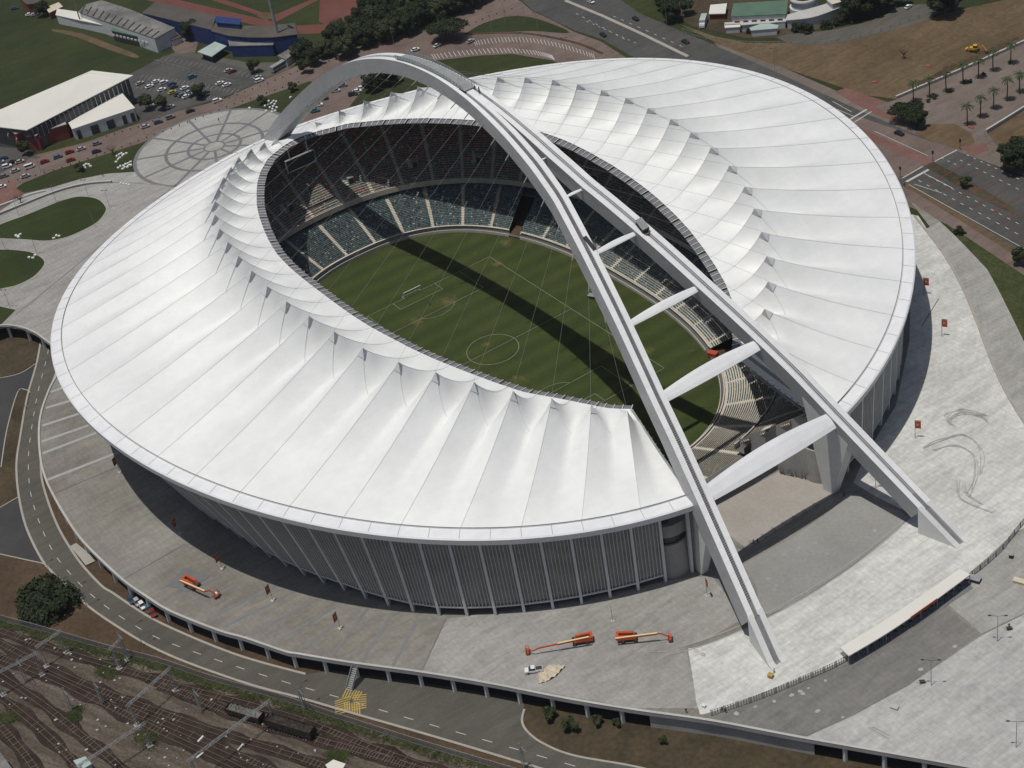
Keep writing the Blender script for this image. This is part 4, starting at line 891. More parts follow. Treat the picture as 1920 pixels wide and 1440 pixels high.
# hangers from the arch to the roof peaks with their lugs
AX = [99.6, 90.7, 81.4, 72.5, 63.5, 54.1, 44.2, 36.4, 29, 21.2, 13.5, 5.3, -2.6, -10.8, -19.1, -27.2, -35.6, -43.9, -52, -60.5, -68.9, -77, -85.4, -94, -103.1]
for k in range(25):
    for mir in (1, -1):
        x = AX[k]; nx, nz = dirn(x); d = DEP(x)-.5
        a = np.array([x-nx*d, mir*(yout(x)+.1), ztop(x)-nz*d]); b = PK(k)*np.array([1, mir, 1])+np.array([0, 0, .8])
        mb = MB(); mb.tube(a-off, b-off, .03, n=5); dd = (b-a)/np.linalg.norm(b-a); mb.tube(a-off+np.array([0, -mir*.5, .3]), a-off+dd*2.4, .2, .14, n=6)
        mb.build('hanger_cable', 'cable', ar)
# summit platform with glass balustrade
mb = MB(); xs = XS(-24, 17, 12)
for a, b in zip(xs, xs[1:]): mb.beam((a-off[0], 0, ztop(a)+.35-off[2]), (b-off[0], 0, ztop(b)+.35-off[2]), 3.6, .3)
pf = mb.build('viewing_platform', 'steel', ar)
mb = MB()
for sy in (-1, 1):
    for a, b in zip(xs, xs[1:]):
        mb.beam((a-off[0], sy*2.1, ztop(a)+1.7-off[2]), (b-off[0], sy*2.1, ztop(b)+1.7-off[2]), .1, .1)
        for t in (0, .5):
            x = a+(b-a)*t; mb.beam((x-off[0], sy*2.1, ztop(x)+.4-off[2]), (x-off[0], sy*2.1, ztop(x)+1.75-off[2]), .12, .12)
mb.build('balustrade', 'steel', pf)
gl = mat('pale_glass', (.30, .38, .36), rough=.2); gl.node_tree.nodes['Principled BSDF'].inputs['Alpha'].default_value = .3; M['glassrail'] = gl
for sy in (-1, 1):
    mb = MB()
    for a, b in zip(xs, xs[1:]): mb.beam((a-off[0], sy*2.05, ztop(a)+1.05-off[2]), (b-off[0], sy*2.05, ztop(b)+1.05-off[2]), .04, 1.1)
    mb.build('glass_panel', 'glassrail', pf)
# stair treads in the groove of the left leg, rails in the right one
mb = MB()
for x in np.arange(40, 171, .5):
    y = -(yin(x)+(yout(x)-yin(x))*.5); nx, nz = dirn(x); w = (yout(x)-yin(x))*.28; z = ztop(x)-.38
    mb.box(x-.1-off[0], x+.1-off[0], y-w/2, y+w/2, z-off[2], z+.08-off[2])
mb.build('stair_treads', 'groove', ar)
mb = MB()
for sy in (-.3, .3):
    P = [(x-off[0], (yin(x)+(yout(x)-yin(x))*.49)+sy, ztop(x)-.3-off[2]) for x in np.arange(26, 172, 4)]
    for a, b in zip(P, P[1:]): mb.beam(a, b, .14, .14)
mb.build('funicular_rails', 'colm', ar)
mb = MB(); x = 83.; yh = -(yin(x)+.9); nx, nz = dirn(x); al = Vector((nz, 0, -nx)); c = Vector((x-off[0], yh, ztop(x)-off[2]+.1)); mb.beam(c-al*2.6, c+al*2.6, 1.3, .12); mb.build('service_hatch', 'dark', ar)
def skybox(x, side, lb):
    nx, nz = dirn(x); y = side*(yin(x)+(yout(x)-yin(x))*.5); o = tag(empty('funicular_car', (x, y, ztop(x)+.1)), lb, 'funicular car')
    al = Vector((nz, 0, -nx)); mb = MB(); c = Vector((0, 0, .7)); mb.beam(c-al*1.8, c+al*1.8, 2.2, 1.3); mb.build('cabin', 'dark', o)
    mb = MB(); mb.beam(c-al*1.9+Vector((0, 0, .8)), c+al*1.9+Vector((0, 0, .8)), 2.4, .2); mb.build('roof', 'steel', o)
    mb = MB(); mb.beam(c-al*2.6-Vector((0, 0, .6)), c+al*2.6-Vector((0, 0, .6)), 1.2, .3); mb.build('bogie', 'rail', o)
skybox(85.8, 1, 'dark funicular car standing on the rails of the far arch leg')
# ================================================================== PITCH
P = [bowlpt(0, a) for a in np.linspace(0, 2*math.pi, 145)[:-1]]
struct(MB().flat([(x, y, .02) for x, y in P]).build('pitch', 'turf'))
mb = MB(); z = .05
def ln(a, b, w=.17): ribbon(mb, [(*a, z), (*b, z)], w)
for sx in (-1, 1):
    ln((sx*52.5, -34), (sx*52.5, 34)); ln((-52.5, sx*34), (52.5, sx*34))
    for d, w in ((16.5, 20.16), (5.5, 9.16)):
        x = sx*(52.5-d); ln((x, -w), (x, w)); ln((sx*52.5, -w), (x, -w)); ln((sx*52.5, w), (x, w))
    P = [(sx*(41.5-9.15*math.cos(t)), 9.15*math.sin(t), z) for t in np.linspace(-.92, .92, 16)]; ribbon(mb, P, .17)
ln((0, -34), (0, 34)); ribbon(mb, [(9.15*math.cos(t), 9.15*math.sin(t), z) for t in np.linspace(0, 2*math.pi, 61)], .2)
struct(mb.build('pitch_markings', mat('pitch_chalk', (.16, .18, .12), (.25, .27, .2), .6)))
# ================================================================== BUILDINGS
def rel(P, o): return [(p[0]-o[0], p[1]-o[1], p[2]-o[2]) for p in P]
def building(name, roof_px, h, label, cat, wallm, roofm, z0=ZU, over=.5, hs=None, sub='building'):
    "roof corners measured in the photo at their height; walls drop to the ground"
    hs = hs or [h]*len(roof_px); R = [G(x, y, z0+k) for (x, y), k in zip(roof_px, hs)]
    if sum(R[i][0]*R[(i+1) % len(R)][1]-R[(i+1) % len(R)][0]*R[i][1] for i in range(len(R))) < 0: R = R[::-1]
    cx, cy = sum(p[0] for p in R)/len(R), sum(p[1] for p in R)/len(R); o = (cx, cy, z0)
    b = tag(empty(name, o), label, cat); R = rel(R, o); n = len(R)
    mb = MB(); Wl = [(x*(1-over/max(3, math.hypot(x, y))), y*(1-over/max(3, math.hypot(x, y))), z) for x, y, z in R]
    mb.add([(x, y, 0) for x, y, z in Wl]+[(x, y, z-.05) for x, y, z in Wl], [(i, (i+1) % n, n+(i+1) % n, n+i) for i in range(n)]); mb.build('wall', wallm, b)
    mb = MB(); mb.flat(R); mb.add([(x, y, z-.35) for x, y, z in R]+R, [(i, (i+1) % n, n+(i+1) % n, n+i) for i in range(n)]); mb.flat([(x, y, z-.35) for x, y, z in R]); mb.build('roof', roofm, b)
    return b, Wl
def windows(b, p, q, n, w, h, z, name='window', m='win', out=.12, t0=.05, t1=.95):
    p, q = Vector(p), Vector(q); d = (q-p); L = math.hypot(d.x, d.y); t = Vector((d.x, d.y, 0)).normalized(); nr = Vector((t.y, -t.x, 0))
    for k in range(n):
        c = p+d*(t0+(t1-t0)*(k+.5)/n); c.z = z; c += nr*out; mb = MB(); mb.beam(c-t*w/2, c+t*w/2, .12, h); mb.build(name, m, b)
# sports hall with big white monopitch roof
b, w = building('sports_hall', [(172, 132), (250, 141), (50, 244), (-60, 231)], 12, 'large sports hall with long white sloping roof and red brick corner', 'building', 'darkw', 'roofwhite', hs=[14, 13.5, 11.5, 12], over=2.5)
fr = [G(50, 244, ZU+11.5), G(250, 141, ZU+13.5)]; o = b.location
pa, pb = Vector(fr[0])-o, Vector(fr[1])-o
nn = Vector((-(pb-pa).y, (pb-pa).x, 0)).normalized(); nn = nn if nn.dot(Vector(CP)-Vector(fr[0])) > 0 else -nn
mb = MB()
for k in range(1, 24):
    c = pa.lerp(pb, k/24.); mb.beam((c.x, c.y, 5.5), (c.x, c.y, c.z-1), .25, .3)
q0, q1 = pa.lerp(pb, .03), pa.lerp(pb, .97); q0.z = q1.z = 7; mb.build('facade_fins', 'whitewall', b)
mb = MB(); a_, c_ = pa.lerp(pb, .02)+nn*.1, pa.lerp(pb, .6)+nn*.1; mb.beam((a_.x, a_.y, 8.2), (c_.x, c_.y, 9.5), .1, 4.2); mb.build('glazing_band', 'win', b)
for (x, y), (x2, y2), h in (((-40, 268), (14, 268), 7), ((18, 262), (50, 282), 9), ((62, 280), (82, 278), 7.5), ((92, 268), (132, 256), 7)):
    A_, B_ = Vector(G(x, y, ZU))-o, Vector(G(x2, y2, ZU))-o; mb = MB(); mb.beam((A_.x, A_.y, h/2), (B_.x, B_.y, h/2), 4., h); mb.build('brick_block', 'redwall', b)
    mb = MB(); mb.beam((A_.x, A_.y, h+.15), (B_.x, B_.y, h+.15), 4.6, .3); mb.build('block_coping', 'concrete', b)
for (x, y), k in (((12, 250), 8), ((28, 258), 6.4), ((32, 268), 3.8)):
    c = Vector(G(x, y, ZU+k))-o+nn*2; mb = MB(); mb.beam(c-Vector((1.4, -.8, 0)), c+Vector((1.4, -.8, 0)), .2, 1.0); mb.build('window', 'whitewall', b)
b, w = building('hall_annexe', [(227, 172), (253, 202), (135, 242), (128, 230)], 6.5, 'white walled triangular annexe with white roof beside the sports hall', 'building', 'whitewall', 'roofwhite', hs=[8, 6.5, 6, 6.5])
A_, B_ = Vector(G(135, 242, ZU+6))-b.location, Vector(G(253, 202, ZU+6.5))-b.location
t = (B_-A_); t.z = 0; t.normalize(); nr = Vector((-t.y, t.x, 0)); nr = nr if nr.dot(Vector(CP)-b.location) > 0 else -nr
for k in (.08, .3, .36, .55, .61, .8, .93):
    c = A_.lerp(B_, k)+nr*-.16; c.z = 2.4; mb = MB(); mb.beam(c-t*.9, c+t*.9, .3, 4.2); mb.build('window', 'win', b)
# club stand with grey roofs
b, w = building('club_stand', [(190, 0), (243, 17), (328, 52), (290, 72), (147, 22), (160, 8)], 8, 'long clubhouse stand under patched grey sheet roofs beside the playing field', 'building', 'whitewall', 'roofgrey')
mb = MB()
for k in range(14):
    a, c = G(160+k*11.5, 8+k*4.2, ZU+8.25), G(152+k*11.0, 22+k*3.9, ZU+8.25); mb.beam(Vector(a)-b.location, Vector(c)-b.location, .5, .3)
mb.build('roof_ribs', 'roofbrown', b)
b, w = building('white_terrace', [(107, 16), (147, 22), (213, 43), (208, 50), (150, 38), (104, 28)], 5, 'white flat roofed terrace block at the far end of the clubhouse stand', 'building', 'whitewall', 'roofwhite')
b, w = building('green_roofed_stand', [(213, 48), (297, 67), (291, 76), (208, 57)], 5.5, 'narrow stand with dark green roof and a row of white windows facing the field', 'building', 'dark', 'roofgreen')
A_, B_ = Vector(G(208, 59, ZU+5.5))-b.location, Vector(G(291, 78, ZU+5.5))-b.location
for k in range(12):
    c = A_.lerp(B_, (k+.5)/12); c.z = 3.8; t = (B_-A_); t.z = 0; t.normalize(); MBx = MB(); MBx.beam(c-t*.9, c+t*.9, .3, .9); MBx.build('window', 'whitewall', b)
building('small_block', [(85, 14), (110, 4), (118, 12), (92, 24)], 4, 'small tan roofed block at the top left end of the terrace', 'building', 'redwall', 'tarp')
building('brick_pavilion', [(36, -4), (70, -4), (84, 4), (50, 8)], 5, 'dark red pavilion at the top left corner behind parked cars', 'building', 'redwall', 'roofbrown')
building('gate_house', [(306, 62), (326, 56), (340, 68), (322, 76)], 3.5, 'little brown roofed gatehouse at the end of the clubhouse', 'building', 'whitewall', 'roofbrown')
# blue athletics stand
b, w = building('blue_grandstand', [(292, 3), (405, 30), (397, 56), (266, 24)], 9, 'straight athletics grandstand with brown roof and blue walls', 'grandstand', 'bluewall', 'roofbrown')
b, w = building('blue_grandstand', [(403, 43), (450, 48), (500, 48), (553, 43), (558, 64), (510, 70), (467, 70), (430, 67), (396, 58)], 9, 'curved athletics grandstand with brown roof and blue walls', 'grandstand', 'bluewall', 'roofbrown')
building('stand_box', [(404, 30), (452, 35), (450, 46), (404, 42)], 11.5, 'blue walled press box on top of the curved grandstand', 'building', 'bluewall', 'bluewall')
b, w = building('stand_entrance', [(427, 74), (516, 72), (512, 84), (430, 86)], 6, 'low blue entrance block with grey roof in front of the curved grandstand', 'building', 'bluewall', 'roofgrey')
building('shed', [(370, 97), (403, 78), (425, 86), (397, 106)], 4, 'open sided shed with pale green sheet roof', 'shed', 'dark', 'palegreen', over=2)
building('shed', [(520, 104), (548, 88), (556, 96), (536, 112)], 4, 'small grey roofed shed beside the dark trees', 'shed', 'whitewall', 'roofgrey')
# temple compound top right
b, w = building('green_roofed_house', [(1375, 6), (1478, 0), (1474, 26), (1370, 31)], 6, 'long house with green roof and pale blue walls', 'building', 'whitewall', 'roofgreen')
A_, B_ = Vector(G(1372, 33, ZU+6))-b.location, Vector(G(1472, 28, ZU+6))-b.location; t = (B_-A_); t.z = 0; t.normalize()
for k in range(6):
    c = A_.lerp(B_, (k+.6)/6.2); c.z = 3.6; m_ = MB(); m_.beam(c-t*1.1, c+t*1.1, .4, 1.3); m_.build('window', 'win' if k else 'redwall', b)
b, w = building('terrace_block', [(1358, 42), (1388, 40), (1474, 33), (1474, 40), (1390, 47), (1387, 44), (1359, 46)], 3.5, 'white edged terrace running below the green roofed house', 'building', 'whitewall', 'pale')
b, w = building('terrace_block', smoothpx([(1474, 28), (1510, 18), (1545, 8), (1575, -4), (1600, -10), (1600, 2), (1560, 20), (1520, 33), (1474, 38)], 3), 4.5, 'curved white terrace sweeping round the round pavilion', 'building', 'whitewall', 'pale')
building('boxy_annexe', [(1358, 46), (1388, 44), (1388, 50), (1359, 52)], 3, 'small pale blue annexe below the terrace wall', 'building', 'whitewall', 'roofwhite')
building('open_garage', [(1405, 52), (1433, 42), (1460, 47), (1458, 53), (1408, 57)], 3.2, 'garage with low green gable roof and dark opening', 'garage', 'whitewall', 'palegreen')
building('carport', [(1332, 9), (1363, 6), (1360, 25), (1329, 26)], 3.2, 'white flat carport roof beside the green roofed house', 'building', 'redwall', 'roofwhite')
o = tag(empty('round_pavilion', G(1508, 22, ZU)), 'round white pavilion with tiered roof at the temple compound', 'building')
for r, z0_, z1_2, m in ((5.6, 3, 6.5, 'whitewall'), (6.2, 6.5, 7, 'pale'), (4.2, 7, 9.5, 'win'), (4.8, 9.5, 10.1, 'beige'), (2.4, 10.1, 11.5, 'whitewall')):
    mb = MB(); mb.tube((0, 0, z0_), (0, 0, z1_2), r, r*.98, 18); mb.build('drum' if m in ('whitewall', 'win') else 'tier_roof', m, o)
mb = MB(); mb.tube((0, 0, 0), (0, 0, 3), 6.5, 6.4, 18); mb.build('base', 'whitewall', o)
building('pavilion_wing', [(1548, -2), (1590, -12), (1596, -2), (1560, 8)], 7, 'cream roofed wing right of the round pavilion', 'building', 'whitewall', 'beige')
# small railway huts
building('relay_hut', [(137, 1426), (160, 1418), (172, 1432), (152, 1444)], 2.6, 'small pale blue roofed relay hut among the tracks', 'hut', 'whitewall', 'palegreen', z0=0, over=.2)
building('relay_hut', [(610, 1434), (625, 1424), (648, 1432), (640, 1446), (618, 1446)], 2.6, 'white roofed relay hut at the bottom edge', 'hut', 'whitewall', 'roofwhite', z0=0, over=.2)
building('station_canopy', [(-60, 1380), (0, 1411), (27, 1446), (-60, 1520)], 5, 'pale grey roof in the bottom left corner', 'roof', 'concrete', 'roofgrey', z0=0)
# pale ramp, stair
struct(MB().flat(GL([(131, 1024), (143, 1018), (165, 1036), (178, 1052), (161, 1060), (150, 1046)], .35)).build('concrete_ramp', 'kerb'))
o = tag(empty('stair', G(665, 1284, 0)), 'white steel stair coming down from the concourse edge by the yellow marking', 'stair')
dv = Vector(G(672, 1268, 0))-Vector(G(656, 1288, 0)); dv.normalize(); mb = MB()
for k in range(12): c = dv*(k*.42-2.4)+Vector((0, 0, .3+k*.4)); sd = Vector((-dv.y, dv.x, 0)); mb.beam(c-sd*.9, c+sd*.9, .42, .12)
mb.build('treads', 'steel', o)
mb = MB(); sd = Vector((-dv.y, dv.x, 0))
for s in (-.95, .95): mb.beam(dv*-2.6+sd*s+Vector((0, 0, 1)), dv*2.4+sd*s+Vector((0, 0, 5.6)), .12, .5)
mb.build('railing', 'steel', o)
# ================================================================== WALLS, FENCES
def wallthing(name, px, z0, h, w, m, label, cat='wall'):
    P = GL(px, z0); o = tag(empty(name, P[0]), label, cat); mb = MB(); ribbon(mb, rel(P, P[0]), w, 0, h); mb.build('wall_body', m, o)
    mb = MB(); ribbon(mb, [(x, y, z+h) for x, y, z in rel(P, P[0])], w+.16, 0, .12); mb.build('coping', 'pale', o); return o
wallthing('boundary_wall', [(1680, 186), (1800, 135), (1920, 81), (1990, 50)], ZU, 1.3, .6, 'pale', 'long white boundary wall between the brown building site and the palm plaza')
wallthing('boundary_wall', [(1849, 249), (1885, 227), (1925, 202), (1990, 160)], ZU, 1.3, .6, 'pale', 'short white boundary wall on the lower side of the palm plaza')
wallthing('retaining_wall', smoothpx([(-40, 418), (0, 402), (45, 384), (90, 366), (130, 353), (170, 345), (210, 342)], 4), ZD, .8, .8, 'concrete', 'grey retaining wall along the promenade above the oval lawns')
wallthing('white_bench', smoothpx([(-20, 395), (20, 380), (60, 365), (85, 359)], 4), ZU+.1, .6, .9, 'stone', 'long white bench at the edge of the promenade', 'bench')
def fence(name, px, z0, h, step, label, m='steel', pick=.35, rails=2, panel=None, smooth_=True):
    P = resample(GL(smoothpx(px, 5) if smooth_ else px, z0), step); o0 = P[0]; o = tag(empty(name, o0), label, 'fence'); L = rel(P, o0)
    post = None
    for q in L[:99]:
        if post is None: post = MB().box(-.09, .09, -.09, .09, 0, h+.1).build('post', m, o); post.location = q
        else: c = post.copy(); COL.objects.link(c); c.location = q; c.parent = o
    mb = MB()
    for a, b in zip(L, L[1:]):
        for k in range(rails): z = h*(.15+.78*k/(rails-1)); mb.beam((a[0], a[1], z), (b[0], b[1], z), .07, .1)
        if pick:
            n = int(step/pick)
            for k in range(n):
                c = lerp(a, b, (k+.5)/n); mb.box(c[0]-.07, c[0]+.07, c[1]-.07, c[1]+.07, .05, h)
        if panel: mb.beam((a[0], a[1], h*.5), (b[0], b[1], h*.5), .05, h*.75, 1)
    mb.build('fence_panels', [m, panel or m], o); return o
fence('palisade_fence', fence_px, 0, 2.6, 5.2, 'long grey palisade fence between the service road and the railway', 'concrete', .42)
fence('concourse_fence', [(1334, 1343), (1420, 1314), (1500, 1281), (1560, 1255), (1588, 1240)], ZD, 2.2, 3.4, 'curved dark framed fence left of the white canopy', 'steel', .6)
fence('concourse_fence', [(1822, 1082), (1850, 1060), (1880, 1032), (1905, 1000), (1935, 965), (1990, 900)], ZD, 2.2, 3.4, 'curved dark framed fence right of the white canopy', 'steel', .6)
fence('site_fence', [(1280, 60), (1330, 74), (1400, 84), (1480, 84), (1560, 82), (1640, 64), (1720, 35), (1800, 12)], ZU, 1.8, 5, 'thin wire fence between the temple grounds and the building site', 'steel', 0)
fence('yard_fence', [(292, 118), (360, 137), (420, 153), (455, 160)], ZU, 1.8, 4, 'mesh fence across the stadium car park', 'steel', 0)
for i, (x, y) in enumerate([(1388, 1028), (1410, 1020), (1433, 1008), (1452, 996), (1472, 985), (1492, 974), (1512, 962), (1530, 950)]):
    if i == 0:
        o = tag(empty('crowd_barrier', G(x, y, ZD), .5), 'portable steel crowd barrier standing along the beam shadow at the south entrance', 'barrier', 'crowd barriers at the south entrance')
        mb = MB(); mb.beam((-1, 0, 1.1), (1, 0, 1.1), .06, .06); mb.beam((-1, 0, .2), (1, 0, .2), .06, .06)
        for k in range(9): mb.box(-1+k*.25-.02, -1+k*.25+.02, -.02, .02, .2, 1.1)
        mb.build('barrier_frame', 'steel', o); mb = MB()
        for s in (-.8, .8): mb.beam((s, -.4, .05), (s, .4, .05), .08, .08)
        mb.build('feet', 'steel', o); b0 = o
    else: c = copy_tree(b0); c.location = G(x, y, ZD)
# canopy on the concourse
far_ = smoothpx([(1575, 1214), (1640, 1175), (1720, 1122), (1799, 1066.5)], 5); near_ = smoothpx([(1591.5, 1229.6), (1660, 1189), (1740, 1135), (1819, 1077)], 5)
o = tag(empty('gate_canopy', G(1690, 1180, ZD)), 'long curved white canopy over the turnstile gates', 'canopy'); oo = tuple(o.location)
A_, B_ = rel(GL(far_, ZD+4.3), oo), rel(GL(near_, ZD+4.0), oo)
mb = MB(); mb.strip(A_, B_); mb.strip([(x, y, z-.35) for x, y, z in B_], [(x, y, z-.35) for x, y, z in A_]); mb.strip(B_, [(x, y, z-.35) for x, y, z in B_]); mb.strip([(x, y, z-.35) for x, y, z in A_], A_)
for e in (0, -1): mb.add([A_[e], B_[e], (B_[e][0], B_[e][1], B_[e][2]-.35), (A_[e][0], A_[e][1], A_[e][2]-.35)], [(0, 1, 2, 3)])
recalc(mb.build('canopy_roof', 'roofwhite', o))
Q = resample(B_, 6.2)
for q in Q:
    q = (q[0]+.0, q[1], q[2]); mb = MB(); mb.tube((q[0]-.6, q[1]+.4, 0), (q[0]-.6, q[1]+.4, q[2]-.2), .14, n=6); mb.build('post', 'steel', o)
m1, m2 = Vector(B_[8]), Vector(B_[11]); mb = MB(); mb.beam(m1+Vector((.1, -.1, -.1)), m2+Vector((.1, -.1, -.1)), .12, .8); mb.build('sign_board', 'orange', o)
struct(MB().flat(GL([(1575, 1225), (1800, 1075), (1825, 1103), (1600, 1250)], ZD+.12)).build('gate_floor', 'band'))
mb = None
Pg = resample([G(1603, 1236, ZD), G(1690, 1187, ZD), G(1810, 1098, ZD)], 2.6)
for i, q in enumerate(Pg):
    if i == 0:
        t0 = tag(empty('turnstile', q), 'dark turnstile cage under the white canopy, first from its left end', 'turnstile', 'turnstiles under the canopy')
        m_ = MB(); m_.box(-.5, .5, -.5, .5, 1.9, 2.05)
        for a in (-.45, .45):
            for c_ in (-.45, .45): m_.box(a-.05, a+.05, c_-.05, c_+.05, 0, 1.9)
        m_.build('cage', 'dark', t0); m_ = MB(); m_.tube((0, 0, .1), (0, 0, 1.8), .06)
        for k in range(6): m_.beam((-.4, 0, .4+k*.24), (.4, 0, .4+k*.24), .04, .04)
        m_.build('rotor', 'steel', t0)
    else: c = copy_tree(t0); c.location = q; c['label'] = 'dark turnstile cage under the white canopy, number %d from its left end' % (i+1) if i > 15 else 'dark turnstile cage under the white canopy, %s from its left end' % ['first', 'second', 'third', 'fourth', 'fifth', 'sixth', 'seventh', 'eighth', 'ninth', 'tenth', 'eleventh', 'twelfth', 'thirteenth', 'fourteenth', 'fifteenth', 'last'][i]
# ================================================================== VEHICLES
def profile_solid(mb, P, w0, w1f, mi=0):
    "side outline P (x,z) made into a body; w1f(z) gives half width"
    n = len(P); L = [(x, -w1f(z), z) for x, z in P]+[(x, w1f(z), z) for x, z in P]
    mb.add(L, [tuple(range(n)), tuple(range(n, 2*n))[::-1]]+[(i, n+i, n+(i+1) % n, (i+1) % n) for i in range(n)], mi)
def make_car(kind, color, name=None):
    o = empty(name or {'hatch': 'parked_car', 'suv': 'parked_car', 'bakkie': 'pickup_truck', 'van': 'minibus'}[kind])
    pm = paint(color, CARC[color]); hw = .86
    if kind == 'van': body = [(-2.3, .35), (2.3, .35), (2.35, .95), (2.05, 1.15), (-2.3, 1.15)]; cab = [(-2.25, 1.15), (2.0, 1.15), (1.45, 1.95), (-2.2, 1.98)]
    elif kind == 'bakkie': body = [(-2.45, .4), (2.4, .4), (2.42, .85), (2.3, 1.0), (.9, 1.08), (-2.45, 1.08)]; cab = [(-.6, 1.08), (1.3, 1.06), (.7, 1.65), (-.45, 1.68)]
    elif kind == 'suv': body = [(-2.15, .35), (2.15, .35), (2.2, .85), (2.05, 1.02), (.95, 1.08), (-2.15, 1.1)]; cab = [(-2.1, 1.1), (1.15, 1.07), (.55, 1.72), (-1.9, 1.75)]
    else: body = [(-2.05, .3), (2.05, .3), (2.1, .7), (1.9, .85), (.95, .92), (-1.8, .95), (-2.1, .85)]; cab = [(-1.75, .93), (1.15, .91), (.45, 1.42), (-1.2, 1.45)]
    mb = MB(); profile_solid(mb, body, hw, lambda z: hw if z < .9 else hw-.05); recalc(mb.build('body', pm, o))
    zt = max(z for x, z in cab); zb = min(z for x, z in cab)
    mb = MB(); profile_solid(mb, cab, hw, lambda z: hw-.06-(z-zb)/(zt-zb)*.14); recalc(mb.build('windows', 'glass', o))
    xr = [x for x, z in cab if z > zt-.1]; mb = MB(); mb.box(min(xr)+.02, max(xr)-.02, -hw+.22, hw-.22, zt-.06, zt+.03); mb.build('roof_panel', pm, o)
    if kind == 'bakkie': mb = MB(); mb.box(-2.35, -.65, -.7, .7, 1.0, 1.1); mb.build('load_bed', 'dark', o)
    wm = None
    for x in (-1.35, 1.4):
        for y in (-hw+.02, hw-.02):
            if wm is None: wm = MB(); wm.tube((0, -.11, 0), (0, .11, 0), .33, n=10); wm = wm.build('wheel', 'tyre', o); wm.location = (x, y, .33)
            else: c = wm.copy(); COL.objects.link(c); c.parent = o; c.location = (x, y, .33)
    return o
protos = {}
def head(px, d, z):
    a, b = G(*px, z), G(px[0]+d[0], px[1]+d[1], z); return math.atan2(b[1]-a[1], b[0]-a[0])
def car(px, color, label, d, z=ZU+.12, kind='hatch', group=None, cat='car', name=None):
    k = (kind, color)
    if k not in protos: protos[k] = o = make_car(kind, color, name)
    else: o = copy_tree(protos[k])
    o.location = G(px[0], px[1]+2, z); o.rotation_euler = (0, 0, head(px, d, z)+random.uniform(-.06, .06)); tag(o, label, cat, group); return o
D1 = (40, -13); DP = (20, -8); gr = 'cars along the brick road'; gp = 'cars in the stadium car park'; gn = 'cars in the brick car park under the arch'
for px, c, lb, k in [((84, 303), 'red', 'red car on the brick road, leftmost of the three red ones', 'hatch'), ((109, 294), 'teal', 'blue grey car between two red cars on the brick road', 'hatch'), ((131, 285), 'red', 'red car on the kerb side of the brick road below the sports hall', 'hatch'), ((133, 300), 'red', 'red car partly under a small tree at the lawn side of the brick road', 'hatch'),
                     ((153, 279), 'silver', 'silver car just right of the upper red car on the brick road', 'hatch'), ((182, 269), 'grey', 'dark grey car by the annexe windows on the brick road', 'hatch'), ((181, 284), 'darkblue', 'dark car with glinting windscreen beside the lawn strip', 'hatch'),
                     ((273, 237), 'silver', 'silver car approaching the round plaza on the brick road', 'hatch'), ((297, 229), 'blue', 'blue car above the round plaza on the brick road', 'hatch'), ((320, 220), 'grey', 'dark grey car right of the blue one on the brick road', 'suv'), ((357, 208), 'black', 'black car on the brick road below the stadium car park', 'hatch'),
                     ((408, 189), 'white', 'white van driving on the brick road past the car park corner', 'suv'), ((4, 350), 'white', 'white car cut by the left edge on the brick road', 'hatch'), ((8, 330), 'grey', 'grey car in the left queue on the brick road', 'hatch'), ((29, 320), 'silver', 'silver car in the queue at the left on the brick road', 'hatch'),
                     ((56, 313), 'white', 'white minibus with laden roof rack on the brick road', 'van'), ((48, 330), 'silver', 'silver saloon below the white minibus', 'hatch'), ((14, 312), 'white', 'white car turning out of the side street', 'suv'), ((24, 304), 'black', 'black car in the crowded side street', 'hatch'), ((38, 303), 'beige', 'beige car in the crowded side street', 'hatch'), ((7, 297), 'blue', 'bright blue car parked in the side street', 'hatch'), ((0, 304), 'silver', 'silver car at the left edge of the side street', 'hatch')]:
    car(px, c, lb, D1, kind=k, group=gr, cat='minibus' if k == 'van' else 'car')
